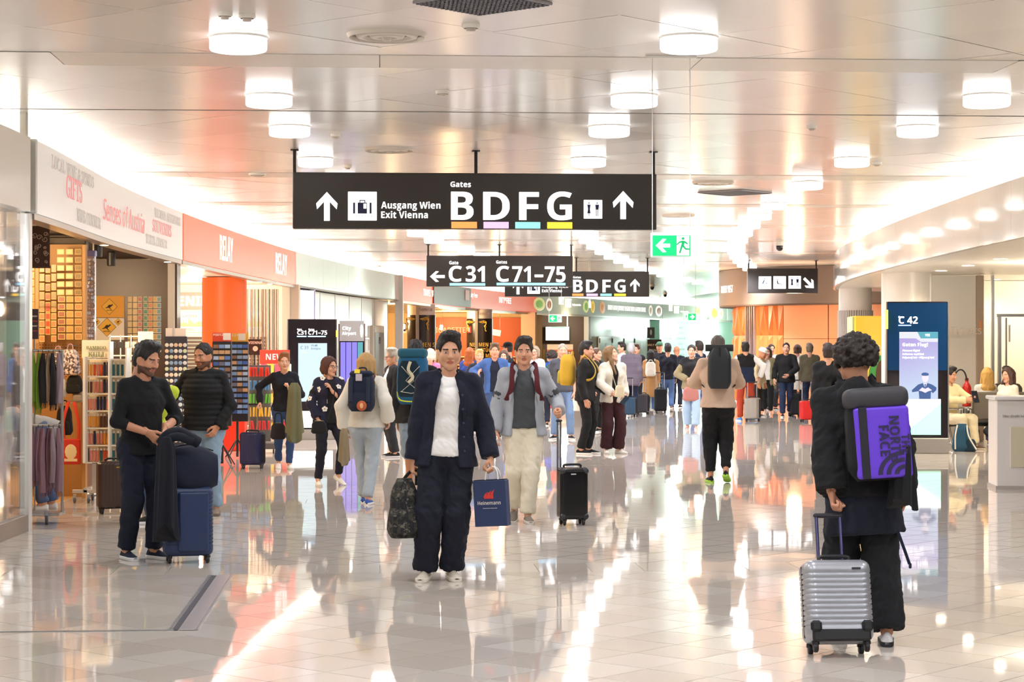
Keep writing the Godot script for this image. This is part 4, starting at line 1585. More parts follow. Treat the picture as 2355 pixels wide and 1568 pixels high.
			text(t, "lettering", "AUSTRIA", r * 0.13, c + Vector3(0, -r * 0.52, 0.013), ink, {"mid": true, "depth": 0.002})
	for q in [[299.0, "e9cf9a", "d9bf86"], [311.0, "f0d9a6", "e8c98e"], [322.0, "f2e3c2", "c96a62"], [335.0, "f2ead0", "3f8a68"], [346.0, "f0d9a6", "d88a5a"], [357.0, "f2e3c2", "d9b25c"], [366.0, "e6ecf0", "6aa5b8"]]:
		frames("greeting_card", [q[0]], range_f(688, 9, 14.4), 10, 12.5, 158.8, [q[1], q[2]], "small greeting card in a grid of cards on the dark wall beside the kangaroo posters", "greeting cards on the dark wall")
	# display of coloured tubes
	var st := thing("display_stand", "clear rolling display stand with six rows of coloured tubes in the shop entrance", "display stand", gs(222, 213))
	var so := Transform3D(Basis(), -st.position)
	var q0 := g()
	q0.xf = so
	pbox(q0, 190, 820, 196, 1064, 214, 0.22, 0.003)
	pbox(q0, 248, 785, 252, 1064, 214, 0.22, 0.003)
	pbox(q0, 288, 800, 291, 1064, 214, 0.22, 0.003)
	part(st, "upright", q0, mat("e9e4da", 0.2))
	var q1 := g()
	q1.xf = so
	for r0 in 7: pbox(q1, 191, 825 + r0 * 39.6, 290, 828 + r0 * 39.6, 213, 0.16)
	part(st, "shelf", q1, mat("efe6d4", 0.25))
	var q2 := g()
	q2.xf = so
	pbox(q2, 192, 826, 290, 1064, 211, 0.02)
	part(st, "back_panel", q2, mat("f2e2c4", 0.4))
	var q3 := g()
	q3.xf = so
	pbox(q3, 188, 782, 254, 824, 213, 0.03, 0.004)
	part(st, "header_card", q3, mat("f4ead6", 0.5))
	text(st, "lettering", "BAMBOO", 0.034, px(222, 803, 213) - st.position + Vector3(0, 0, 0.02), mat("7d8a55", 0.6), {"mid": true, "serif": true})
	text(st, "lettering", "KULI", 0.05, px(222, 820, 213) - st.position + Vector3(0, 0, 0.02), mat("7d8a55", 0.6), {"mid": true, "serif": true})
	var q4 := g()
	q4.xf = so
	pbox(q4, 212, 1064, 224, 1126, 213, 0.06)
	pbox(q4, 166, 1126, 290, 1134, 213, 0.05, 0.004)
	pbox(q4, 192, 1122, 200, 1132, 213, 0.5)
	part(st, "base_frame", q4, mat("c9c4ba", 0.3, 0.5))
	for q in [[172, 1157, 0.0], [204, 1157, 0.0], [284, 1157, 0.0], [196, 1150, -0.4]]:
		var w := part(st, "caster", g().lathe([[0.012, -0.012], [0.03, -0.01], [0.03, 0.01], [0.012, 0.012]], 14), mat("55565a", 0.5), Transform3D(Basis(Vector3.BACK, PI / 2), px(q[0], 0, 213) * Vector3(1, 0, 1) + Vector3(0, 0.03, q[2]) - st.position))
		part(w, "fork", g().box(Vector3(0.04, 0, 0), Vector3(0.05, 0.03, 0.02), 0.003), steel)
	var tube := g().lathe([[0.004, 0.0], [0.0135, 0.004], [0.015, 0.02], [0.015, 0.115], [0.012, 0.122]], 10).mesh()
	var top := g().lathe([[0.011, 0.122], [0.0125, 0.126], [0.0125, 0.145], [0.002, 0.147]], 10).mesh()
	var colr := {"amber": "e99a35", "orange": "e0552a", "coral": "e58a74", "navy": "23244f", "brown": "5d3520", "teal": "2e6a6c"}
	var rown := ["top", "second", "third", "fourth", "fifth", "bottom"]
	var sets := [["amber", "amber", "orange", "coral", "orange", "navy", "navy"], ["brown", "brown", "coral", "coral", "coral", "navy", "navy"], ["orange", "coral", "coral", "navy", "navy", "navy", "coral"], ["amber", "amber", "amber", "amber", "brown", "brown", "navy"], ["coral", "coral", "navy", "coral", "coral", "amber", "amber"], ["navy", "coral", "coral", "coral", "teal", "orange", "orange"]]
	for r0 in 6:
		for c0 in 10:
			var cn: String = sets[r0][c0] if c0 < 7 else "teal"
			var lb := "%s tube standing in the %s row of the clear rolling stand" % [cn, rown[r0]] if c0 < 7 else "teal tube in the %s row on the right side of the rolling stand" % rown[r0]
			var t := thing("coloured_tube", lb, "tube", px((199.5 + c0 * 7.7) if c0 < 7 else (259 + (c0 - 7) * 10), 864 + r0 * 39.6, 213) + Vector3(0, 0.0, -0.06), 0, "%s tubes in the %s row" % [cn, rown[r0]])
			part(t, "tube_body", tube, mat(colr[cn], 0.3))
			part(t, "tube_cap", top, mat("f3e9dc" if cn != "navy" else "1a1a30", 0.3))
	# sunglasses and key ring rack behind
	var rk := thing("wire_rack", "white wire rack with small hanging goods behind the tube stand", "display rack", gs(310, 190))
	var ro := Transform3D(Basis(), -rk.position)
	var q5 := g()
	q5.xf = ro
	for k in 5: pbox(q5, 252 + k * 24, 770, 254 + k * 24, 1080, 190, 0.02)
	for k in 7: pbox(q5, 250, 772 + k * 44, 352, 775 + k * 44, 190, 0.02)
	part(rk, "wire_frame", q5, mat("f2efe9", 0.35))
	part(rk, "foot", g().box(Vector3(0, 0.02, 0), Vector3(0.5, 0.04, 0.4), 0.005), mat("d8d4cc", 0.4))
	var q6 := g()
	q6.xf = ro
	pbox(q6, 317, 762, 352, 786, 191, 0.012)
	part(rk, "notice", q6, mat("eef4ea", 0.6))
	rng.seed = 21
	var hc := ["1f6f6b", "3a3a3e", "e9e6df", "c94f3a", "e6c04a", "567aa8", "d8d5cf", "86664a"]
	var goods := g().box(Vector3.ZERO, Vector3(0.05, 0.075, 0.02), 0.004).mesh()
	for r0 in 6:
		for c0 in 6:
			var k := rng.randi() % hc.size()
			var t := solo("hanging_pouch", goods, mat(hc[k], 0.5), "small pouch hanging on the white wire rack behind the tube stand", "souvenir", tx(px(262 + c0 * 16, 793 + r0 * 44, 191) + Vector3(0, 0, 0.03)), "pouches on the wire rack")
			t.rotation.z = rng.randf_range(-0.1, 0.1)
	# lights of the shop
	for q in [[256, 622, 175, "right"], [224, 610, 195, "left"]]:
		var p := px(q[0], q[1], q[2])
		spot(Vector3(p.x, 2.93, p.z), "black cylinder spotlight hanging under the dark shop ceiling, the %s one" % q[3], "2c2a2c", 1.6)
	room_light("shop_glow", Vector3(-5.6, 2.6, -21.2), 1.1, "ffd9a0")
	room_light("shop_glow", Vector3(-6.6, 2.6, -24.4), 1.8, "ffdcae")
	room_light("window_glow", Vector3(-4.75, 2.6, -16.9), 0.22, "f4f8ff", 0.1)
	# soffit downlights under the fascia
	var sd := g().disc(0.05, 0.0, -1.0, 14).mesh()
	for q in [[258, 198], [400, 165], [472, 148], [608, 121], [633, 117]]:
		var w := wall_at(q[0])
		solo("soffit_downlight", sd, mat("fff2dc", 0.4, 0.0, {"emit": 6.0}), "tiny round downlight set in the metal soffit under the long shop fascia", "ceiling light", tx(w.origin * Vector3(1, 0, 1) + Vector3(-0.1, FB - 0.063, 0)), "soffit downlights along the shop fascia")

func hanger_rack() -> void:
	# rolling rack with scarves in two rows
	var t := thing("scarf_rack", "rolling rack of fringed scarves in two rows at the shop entrance", "clothes rack", gs(106, 240))
	var o := -t.position
	var s := 240.0
	var q := g()
	for r0 in [[806, 0.0], [978, 0.0]]:
		q.rod(px(70, r0[0], s) + o, px(146, r0[0], s) + o, 0.012)
	q.rod(px(143, 806, s) + o, px(143, 1180, s) + o, 0.014)
	q.rod(px(72, 806, s) + o, px(72, 1180, s) + o, 0.014)
	part(t, "rail_frame", q, steel)
	part(t, "base_bar", g().box(px(106, 1180, s) + o, Vector3(0.32, 0.03, 0.3), 0.005), steel)
	for x in [76, 116]:
		var w := part(t, "caster", g().lathe([[0.015, -0.014], [0.045, -0.012], [0.045, 0.012], [0.015, 0.014]], 18), mat("4c5157", 0.5), Transform3D(Basis(Vector3.UP, 0.3) * Basis(Vector3.BACK, PI / 2), Vector3(px(x, 0, s).x + o.x, 0.045, 0.16)))
		part(w, "fork", g().box(Vector3(0.05, 0, 0), Vector3(0.07, 0.04, 0.03), 0.006), mat("aeb6c2", 0.3, 0.8))
	var nm := {"6d8a2a": "olive green", "2d2a2a": "black", "a08a72": "taupe and black", "8a6a74": "dusty mauve", "7a5560": "plum grey", "94808a": "pale mauve"}
	rng.seed = 31
	for r0 in 2:
		for k in 6:
			var hx: String = (["6d8a2a", "6d8a2a", "2d2a2a", "a08a72", "2d2a2a", "94808a"] if r0 == 0 else ["7a5560", "8a6a74", "8a6a74", "7a5560", "94808a", "8a6a74"])[k]
			var ln: float = (118.0 if r0 == 0 else 135.0) / s * rng.randf_range(0.88, 1.12)
			var p := px(77 + k * 12, 812 + r0 * 172, s) + Vector3(0, 0, 0.05 - 0.03 * (k % 2))
			var e := thing("scarf", "%s scarf hanging in the %s row of the rolling scarf rack" % [nm[hx], ["upper", "lower"][r0]], "scarf", p, 0, "%s scarves of the %s row" % [nm[hx], ["upper", "lower"][r0]])
			var rows := []
			for j in 9:
				var f := j / 8.0
				var ring := PackedVector3Array()
				for a in 14:
					var an := TAU * a / 14
					var w := lerpf(0.014, 0.032, minf(f * 2.5, 1.0)) * (1.0 + 0.25 * sin(an * 5 + k + f * 3))
					ring.append(Vector3(cos(an) * w + 0.006 * sin(f * 6 + k), -f * ln, -sin(an) * w * 1.6))
				rows.append(ring)
			rows.reverse()
			part(e, "cloth", g().loft(rows), cloth(hx))
			var fr := g()
			for j in 12:
				var a := TAU * j / 12
				var b := Vector3(cos(a) * 0.028, -ln, -sin(a) * 0.045)
				fr.tube(PackedVector3Array([b, b + Vector3(rng.randf_range(-0.006, 0.006), -rng.randf_range(0.04, 0.06), 0)]), 0.0025, 4)
			part(e, "fringe", fr, cloth(hx))
			part(e, "hook", g().rod(Vector3(0, -0.01, 0), Vector3(0, 0.03, 0), 0.004, 5), mat("3a3536", 0.4))

func build_hung_bags() -> void:
	var im := Image.create(128, 128, false, Image.FORMAT_RGB8)
	var n := FastNoiseLite.new()
	n.seed = 5
	n.frequency = 0.06
	for y in 128:
		for x in 128:
			var v := n.get_noise_2d(x, y)
			im.set_pixel(x, y, Color("e9dcd8") if v > 0.06 else (Color("b98f92") if v > -0.06 else Color("4a3a3c")))
	var pat := StandardMaterial3D.new()
	pat.albedo_texture = ImageTexture.create_from_image(im)
	pat.roughness = 0.5
	pat.uv1_triplanar = true
	pat.uv1_scale = Vector3.ONE * 3.0
	for q in [["silver patterned backpack hanging on the peg wall beside the scarf rack", 161, 862, 0.24, 0.28, 0.12, pat, "b98f92"], ["second silver patterned backpack half behind the scarf rack on the peg wall", 133, 850, 0.16, 0.2, 0.1, pat, "b98f92"], ["small white backpack hanging low on the peg wall beside the scarf rack", 140, 912, 0.15, 0.2, 0.1, mat("efeae2", 0.5), "d8d2c8"], ["black backpack hanging under the patterned one on the peg wall", 172, 905, 0.2, 0.2, 0.11, cloth("232326"), "232326"], ["grey beige bag hanging beside the black one on the peg wall", 180, 925, 0.14, 0.16, 0.09, cloth("9a8f84"), "8a8076"], ["black bag hanging beside the long red straps on the peg wall", 148, 1000, 0.2, 0.32, 0.1, cloth("1c1c20"), "1c1c20"]]:
		var t := thing("hanging_backpack", q[0], "backpack", px(q[1], q[2], 209) + Vector3(0, 0, 0.0))
		part(t, "pack_body", soft(q[3], q[4], q[5], 0.75, 0.06), q[6])
		part(t, "front_pocket", shift(soft(q[3] * 0.75, q[4] * 0.45, 0.05, 0.85, 0.03), Vector3(0, 0.01, q[5] / 2)), q[6])
		part(t, "haul_loop", g().tube(curve([Vector3(-0.03, q[4] * 0.95, 0), Vector3(-0.02, q[4] + 0.05, -0.02), Vector3(0.02, q[4] + 0.05, -0.02), Vector3(0.03, q[4] * 0.95, 0)]), 0.007, 6), mat(q[7], 0.6))
		part(t, "hook", g().rod(Vector3(0, q[4] + 0.045, 0.0), Vector3(0, q[4] + 0.045, -0.42), 0.005, 5), steel)
	var r := thing("hanging_bag", "red printed cloth bag hanging by long red straps on the peg wall", "bag", px(164, 1068, 212))
	part(r, "bag_body", g().rbox(0.21, 0.28, 0.05, 0.03, 0.02), cloth("cf3a28"))
	part(r, "cream_print", g().ball(Vector3(0, 0.14, 0.022), Vector3(0.075, 0.09, 0.008), 10, 6), mat("efd9a8", 0.7))
	part(r, "cream_print", g().box(Vector3(0, 0.05, 0.025), Vector3(0.14, 0.03, 0.006)), mat("efd9a8", 0.7))
	for e in [-1.0, 1.0]: part(r, "strap", g().tube(curve([Vector3(e * 0.08, 0.27, 0.0), Vector3(e * 0.085, 0.45, 0.02), Vector3(e * 0.05, 0.6, 0.02), Vector3(e * 0.03, 0.68, 0.0)]), 0.018, 7, true, 0.3, Vector3.BACK), cloth("d8422c"))
	part(r, "hook", g().rod(Vector3(0, 0.67, 0.0), Vector3(0, 0.67, -0.42), 0.005, 5), steel)
	var nt := thing("notice_board", "small dark notice with red print beside the shop window post", "notice", px(79, 745, 224))
	part(nt, "board", g().box(Vector3.ZERO, Vector3(0.085, 0.31, 0.012), 0.002), mat("4a4450", 0.5))
	for k in 4: part(nt, "print_line", g().box(Vector3(0, 0.08 - k * 0.05, 0.007), Vector3(0.06, 0.014, 0.003)), mat("b05a60" if k % 2 else "d8d0d0", 0.5))
	part(nt, "pole", g().rod(Vector3(0, -0.15, -0.01), Vector3(0, -nt.position.y, -0.01), 0.01, 6), steel)

func build_newsagent() -> void:
	struct("wall_news_back", g().box(Vector3(-7.2, 1.47, -42.3), Vector3(5.6, 2.94, 0.3)), mat("e9d9c4", 0.5))
	left_ceiling("ceiling_news", 29.7, 42.4, -9.9, mat("f0e2cc", 0.6))
	struct("wall_news_side", g().box(Vector3(-9.9, 1.47, -36.0), Vector3(0.2, 2.94, 12.6)), mat("efe0cb", 0.6))
	struct("trim_shop_end", g().box(Vector3(-4.62, 1.46, -41.9), Vector3(0.16, 2.92, 0.24), 0.006), mat("b3a898", 0.4))
	room_light("news_glow", Vector3(-6.4, 2.6, -32.0), 2.6, "fff0da")
	room_light("news_glow", Vector3(-6.0, 2.6, -39.5), 2.4, "fff0da")
	var col := thing("round_column", "bright orange round column standing in the newsagent entrance", "column", gs(516, 125))
	part(col, "shaft", g().lathe([[0.41, 0.0], [0.41, 2.93]], 40), mat("f06a24", 0.45))
	var s := 111.56
	var sg := thing("souvenir_sign", "grey panel with large white glowing souvenir lettering inside the newsagent", "shop sign", px(440, 692, s))
	part(sg, "panel", g().box(Vector3(0, 0, -0.03), Vector3(0.9, 0.36, 0.04)), mat("9c9488", 0.5))
	text(sg, "lettering", "SOUVENIRS", 0.2, Vector3(-1.02, -0.1, 0.0), mat("ffffff", 0.5, 0.0, {"emit": 0.8}), {"depth": 0.03})
	for q in [[438, 60, "left"], [587, 34, "right"]]:
		var pn := thing("skyline_panel", "cream panel printed with a city skyline, %s of the orange column" % q[2], "shop sign", px(q[0], 740, s))
		var w: float = q[1] / s
		part(pn, "panel", g().box(Vector3.ZERO, Vector3(w, 0.42, 0.03), 0.003), mat("f3e6cc", 0.5, 0.0, {"emit": 0.25}))
		var sk := PackedVector2Array([Vector2(-w / 2, -0.1)])
		rng.seed = 5 + q[1]
		var x := -w / 2
		while x < w / 2 - 0.03:
			var h := rng.randf_range(-0.05, 0.03)
			sk.append_array([Vector2(x, h), Vector2(x + 0.012, h + (0.1 if rng.randf() < 0.25 else 0.01)), Vector2(x + 0.024, h)])
			x += 0.028
		sk.append(Vector2(w / 2, -0.1))
		part(pn, "skyline_print", g().prism(sk, 0.004, 0.017), mat("e0c08c", 0.6))
		if q[2] == "left": text(pn, "lettering", "Vienna", 0.075, Vector3(-0.02, 0.09, 0.02), mat("8d8175", 0.6), {"mid": true, "bold": false})
		part(pn, "strip", g().box(Vector3(0, -0.16, 0.016), Vector3(w, 0.1, 0.01)), mat("f6eddc", 0.5))
		text(pn, "lettering", "SOUVENIRS", 0.05, Vector3(-w * 0.48 if q[2] == "left" else -w * 0.95, -0.185, 0.022), mat("6d6258", 0.6), {"bold": false}) if q[2] == "left" else text(pn, "lettering", "IRS", 0.05, Vector3(-w * 0.3, -0.185, 0.022), mat("6d6258", 0.6), {"bold": false})
	var lw := thing("louvre_wall", "dark slatted shelf wall under the skyline panels in the newsagent", "shelf", px(440, 800, s))
	for k in 9: part(lw, "slat", g().box(Vector3(0.55, 0.2 - k * 0.075, -0.02), Vector3(2.0, 0.06, 0.02), 0.003), mat("57483c", 0.5))
	# folded grille at the end of the shop
	var gr := thing("folding_grille", "folded metal shutter of narrow upright slats at the end of the newsagent", "shutter", gs(604, 116))
	part(gr, "bottom_track", g().box(Vector3(0, 0.05, 0.02), Vector3(0.68, 0.1, 0.12), 0.01), steel)
	for k in 18:
		part(gr, "slat", g().box(Vector3(-0.3 + k * 0.036, 1.45, 0.05 * (k % 2)), Vector3(0.024, 2.7, 0.03), 0.004), mat("a39a8c" if k % 3 else "6d675e", 0.35, 0.6))
	var hb := thing("hand_luggage_panel", "printed black panel with round white pictures hanging beside the orange column", "poster", px(585, 798, 121))
	part(hb, "panel", g().box(Vector3.ZERO, Vector3(0.27, 0.3, 0.03), 0.004), mat("2e2b2a", 0.5))
	part(hb, "pole", g().rod(Vector3(0, -0.1, -0.03), Vector3(0, 0.01 - hb.position.y, -0.03), 0.015), mat("2e2b2a", 0.5))
	part(hb, "foot", g().lathe([[0.002, 0.0], [0.14, 0.0], [0.14, 0.015], [0.002, 0.02]], 18), mat("2e2b2a", 0.5), tx(Vector3(0, -hb.position.y, -0.03)))
	text(hb, "lettering", "VIENNA", 0.05, Vector3(-0.11, 0.06, 0.017), mat("efeae2", 0.6))
	part(hb, "print_disc", g().lathe([[0.002, 0.003], [0.05, 0.003], [0.05, -0.003]], 16), mat("efe6d4", 0.5), Transform3D(Basis(Vector3.RIGHT, PI / 2), Vector3(0.02, -0.03, 0.018)))
	# badge board
	var bs := thing("badge_stand", "dark stand covered with round white and blue badges in front of the newsagent", "display stand", gs(405, 165))
	part(bs, "panel", g().box(Vector3(0, 1.02, 0), Vector3(0.31, 1.6, 0.05), 0.005), mat("2a2f45", 0.5))
	part(bs, "foot", g().box(Vector3(0, 0.03, 0), Vector3(0.36, 0.06, 0.36), 0.01), mat("3b3b3f", 0.5))
	part(bs, "post", g().box(Vector3(0, 0.15, 0), Vector3(0.05, 0.24, 0.05)), mat("3b3b3f", 0.5))
	for k in 2:
		var hd := part(bs, "header_card", g().box(Vector3(-0.1 + k * 0.16, 1.83, 0), Vector3(0.09 + k * 0.06, 0.21, 0.01)), mat("f6f1ec", 0.6))
	var bm := g().lathe([[0.002, 0.008], [0.02, 0.007], [0.027, 0.002], [0.028, 0.0]], 14).mesh()
	rng.seed = 3
	for r0 in 17:
		for c0 in 5:
			var cc: String = ["f3f1ee", "cfe0f2", "8fb3dd", "f0dcc6", "d8e8c8", "eef2f6"][rng.randi() % 6]
			solo("round_badge", bm, mat(cc, 0.25), "round picture badge pinned on the dark badge stand", "badge", Transform3D(Basis(Vector3.RIGHT, PI / 2), bs.position + Vector3(-0.125 + c0 * 0.063, 1.7 - r0 * 0.083, 0.026)), "round badges on the dark stand")
	# price poster, red with a percent sign
	var pp := thing("sale_poster", "tall red and yellow sale poster with a white percent sign beside the badge stand", "poster", px(447, 960, 160))
	part(pp, "board", g().box(Vector3(-0.05, -0.15, 0), Vector3(0.36, 1.6, 0.03), 0.004), mat("d8331f", 0.5))
	part(pp, "yellow_print", g().lathe([[0.002, 0.004], [0.16, 0.004], [0.16, -0.004]], 28), mat("f0b62c", 0.5), Transform3D(Basis(Vector3.RIGHT, PI / 2), Vector3(-0.06, 0.25, 0.016)))
	text(pp, "lettering", "%", 0.16, Vector3(-0.2, -0.18, 0.02), mat("f7ece6", 0.5))
	# postcard racks
	for q in [[511, 162, 4, "narrow postcard rack beside the taller one", 0.0], [546, 153, 4, "tall dark postcard rack with a yellow header card", 0.06]]:
		var r := thing("postcard_rack", q[3], "display rack", gs(q[0], q[1]))
		var W: float = 0.27 + q[4]
		part(r, "spine_panel", g().box(Vector3(0, 1.15, 0), Vector3(W, 1.2, 0.08), 0.01), mat("1f1f24", 0.5))
		part(r, "header_card", g().box(Vector3(0, 1.81, 0.01), Vector3(W, 0.13, 0.012)), mat("e2482b" if q[4] == 0.0 else "f0b83a", 0.5))
		part(r, "header_print", g().box(Vector3(0.07, 1.82, 0.018), Vector3(0.11, 0.1, 0.006)), mat("f3efe8", 0.5))
		text(r, "lettering", "POSTCARDS" if q[4] == 0.0 else "TAKE 3 PAY 2", 0.03, Vector3(-W * 0.47, 1.83, 0.022), mat("fff4ea", 0.5))
		part(r, "pole", g().rod(Vector3(0, 0.02, 0), Vector3(0, 0.6, 0), 0.02), mat("1f1f24", 0.5))
		for k in 4:
			var a := TAU * k / 4 + 0.5
			part(r, "foot", g().rod(Vector3(0, 0.3, 0), Vector3(cos(a) * 0.22, 0.01, sin(a) * 0.22), 0.01), mat("1f1f24", 0.5))
		var cm := g().box(Vector3.ZERO, Vector3(0.075, 0.052, 0.006)).mesh()
		rng.seed = 70 + q[0]
		for r0 in 13:
			for c0 in (3 if q[4] == 0.0 else 4):
				var cc: String = ["5b86c8", "3f63b0", "8fa9c9", "c9a27a", "7aa0d8", "6b6f8a", "a8c4e6", "8a6a58"][rng.randi() % 8]
				var x := Transform3D(Basis(Vector3.RIGHT, -0.25), r.position + Vector3((c0 - (1.0 if q[4] == 0.0 else 1.5)) * 0.082, 1.68 - r0 * 0.082, 0.05))
				solo("postcard", cm, mat(cc, 0.35), "blue toned city postcard in the %s" % ("narrow postcard rack" if q[4] == 0.0 else "tall postcard rack with the yellow header"), "postcard", x, "postcards in the %s rack" % ("narrow" if q[4] == 0.0 else "tall"))
	# red dump bin, sweets rack and the red newspaper stand
	var rb := thing("red_bin", "plain bright red display bin standing behind the postcard racks", "display bin", gs(536, 143))
	part(rb, "box", g().rbox(0.42, 0.62, 0.36, 0.03, 0.02), mat("e8351c", 0.4))
	part(rb, "rim", g().box(Vector3(0, 0.63, 0), Vector3(0.44, 0.03, 0.38), 0.01), mat("b52a18", 0.4))
	var nw := thing("news_stand", "newspaper stand under a red board with white lettering", "display stand", gs(632, 138))
	part(nw, "header_board", g().box(Vector3(0, 1.5, 0.0), Vector3(0.5, 0.23, 0.03), 0.004), mat("e0402c", 0.5))
	text(nw, "lettering", "NEWS", 0.1, Vector3(-0.16, 1.45, 0.02), mat("fff0ea", 0.5))
	part(nw, "cabinet", g().box(Vector3(0, 0.7, -0.12), Vector3(0.5, 1.36, 0.25), 0.01), mat("e9dccd", 0.5))
	rng.seed = 12
	for r0 in 5:
		part(nw, "shelf", g().box(Vector3(0, 1.2 - r0 * 0.24, 0.05), Vector3(0.5, 0.015, 0.14)), mat("c9bcae", 0.4))
		for c0 in 4:
			solo("magazine", g().box(Vector3(0, 0.09, 0), Vector3(0.1, 0.17, 0.012), 0.002), mat(["d8432f", "f2e6d8", "e9c24a", "b7c4d0", "e7e2da", "c2566a"][rng.randi() % 6], 0.4), "magazine standing on the shelves of the newspaper stand", "magazine", Transform3D(Basis(Vector3.RIGHT, -0.2), nw.position + Vector3(-0.18 + c0 * 0.12, 1.21 - r0 * 0.24, 0.07)), "magazines on the newspaper stand")
	var sr := thing("sweets_rack", "wire rack with hanging bags of sweets sorted by colour beside the red board", "display rack", gs(598, 146))
	part(sr, "back_mesh", g().box(Vector3(0, 0.78, 0), Vector3(0.34, 1.2, 0.02)), mat("6d6a68", 0.5))
	part(sr, "base", g().box(Vector3(0.05, 0.12, 0.05), Vector3(0.5, 0.1, 0.4), 0.01), mat("5c5856", 0.5))
	for x in [-0.12, 0.24]: part(sr, "caster", g().lathe([[0.01, -0.012], [0.035, -0.01], [0.035, 0.01], [0.01, 0.012]], 12), mat("2c2c2e", 0.5), Transform3D(Basis(Vector3.BACK, PI / 2), Vector3(x, 0.035, 0.22)))
	var bag := g().rbox(0.034, 0.15, 0.03, 0.012, 0.012).mesh()
	var rc := [["d8301c", "red"], ["4d7fae", "blue"], ["5fae35", "green"], ["e5b23a", "yellow"], ["cf3a3a", "red and white"]]
	for r0 in 5:
		for c0 in 7:
			var e := tx(sr.position + Vector3(-0.14 + c0 * 0.047, 1.2 - r0 * 0.21, 0.06), rng.randf_range(-15, 15))
			e = e * Transform3D(Basis(Vector3.BACK, rng.randf_range(-0.15, 0.15)), Vector3.ZERO)
			solo("sweets_bag", bag, mat(rc[r0][0], 0.35), "%s bag hanging in its row on the sweets rack" % rc[r0][1], "sweets", e, "%s bags on the sweets rack" % rc[r0][1])

func build_white_wall() -> void:
	# violet light panel, doors and the lift in the white stretch
	var lp := thing("light_panel", "tall pale violet glowing wall panel between newsagent and white wall", "light panel", gs(694, 108))
	part(lp, "panel", g().box(Vector3(0, 1.45, 0), Vector3(0.52, 2.8, 0.06), 0.004), mat("dfe0fb", 0.4, 0.0, {"emit": 0.75}))
	part(lp, "frame", g().box(Vector3(0.275, 1.45, 0), Vector3(0.02, 2.84, 0.08)), mat("c5c3ea", 0.4))
	part(lp, "kicker", g().box(Vector3(0, 0.03, 0), Vector3(0.52, 0.06, 0.07)), steel)
	for x in [722, 752, 786, 818, 846, 876, 906]:
		var w := wall_at(x)
		var o := struct("trim_joint", g().box(Vector3(0, 1.45, -0.17), Vector3(0.012, 2.88, 0.012)), mat("a7a59f", 0.5), w)
		o.transform.origin.y = 0
	for q in [[848, 866, 773, "white service door with a closer in the white wall", "e6e3dc", ""], [878, 902, 749, "grey lift door marked E1 beside the duty free shop", "8f8a84", "E1"]]:
		var a := wall_at(q[0])
		var b := wall_at(q[1])
		var ln := a.origin.distance_to(b.origin)
		var t := thing("door", q[3], "door")
		t.transform = Transform3D(a.basis, Vector3((a.origin.x + b.origin.x) / 2, 0, (a.origin.z + b.origin.z) / 2) + a.basis.z * -0.26)
		var s := -F / ((a.origin.z + b.origin.z) / 2)
		var h: float = EYE + (HY - q[2]) / s
		part(t, "frame", g().box(Vector3(0, h / 2, 0), Vector3(ln, h, 0.08), 0.01), mat("cfc4b2" if q[5] else "efece6", 0.4))
		part(t, "leaf", g().box(Vector3(0, h / 2 - 0.08, 0.03), Vector3(ln * 0.8, h - 0.2, 0.05), 0.005), mat(q[4], 0.35, 0.3 if q[5] else 0.0))
		if q[5]: text(t, "lettering", "E1", 0.17, Vector3(0, 1.72, 0.06), mat("2f2c2a", 0.5), {"mid": true})
		else:
			part(t, "closer", g().box(Vector3(0, h - 0.06, 0.07), Vector3(ln * 0.7, 0.06, 0.06), 0.01), steel)
			part(t, "handle", g().rod(Vector3(ln * 0.3, 1.0, 0.07), Vector3(ln * 0.1, 1.0, 0.09), 0.014), steel)
	var pn := thing("lift_panel", "small button panel with black pictograms between the two doors", "button panel")
	var w := wall_at(871)
	pn.transform = Transform3D(w.basis, w.origin * Vector3(1, 0, 1) + Vector3(0, 1.3, 0) - w.basis.z * 0.27)
	part(pn, "plate", g().box(Vector3.ZERO, Vector3(0.14, 0.5, 0.02), 0.003), mat("e9e6e0", 0.4))
	for k in 3: part(pn, "pictogram", g().box(Vector3(0, 0.12 - k * 0.13, 0.012), Vector3(0.09, 0.04, 0.006), 0.004), mat("2d2b2b", 0.5))

func kiosk(called: String, label: String, at: Vector3, yaw: float, w: float, h: float, base: float) -> Node3D:
	var t := thing(called, label, "information display", at, yaw)
	part(t, "housing", g().box(Vector3(0, base + (h - base) / 2, -0.09), Vector3(w, h - base, 0.18), 0.01), mat("221d22", 0.08, 0.0, {"coat": 0.5}))
	part(t, "side_trim", g().box(Vector3(w / 2 + 0.008, base + (h - base) / 2, -0.09), Vector3(0.02, h - base, 0.2), 0.003), mat("8d8683", 0.35, 0.5))
	part(t, "side_trim", g().box(Vector3(-w / 2 - 0.008, base + (h - base) / 2, -0.09), Vector3(0.02, h - base, 0.2), 0.003), mat("8d8683", 0.35, 0.5))
	part(t, "plinth", g().box(Vector3(0, base / 2, -0.09), Vector3(w * 1.02, base, 0.34), 0.01), mat("9b9794", 0.4, 0.4))
	return t

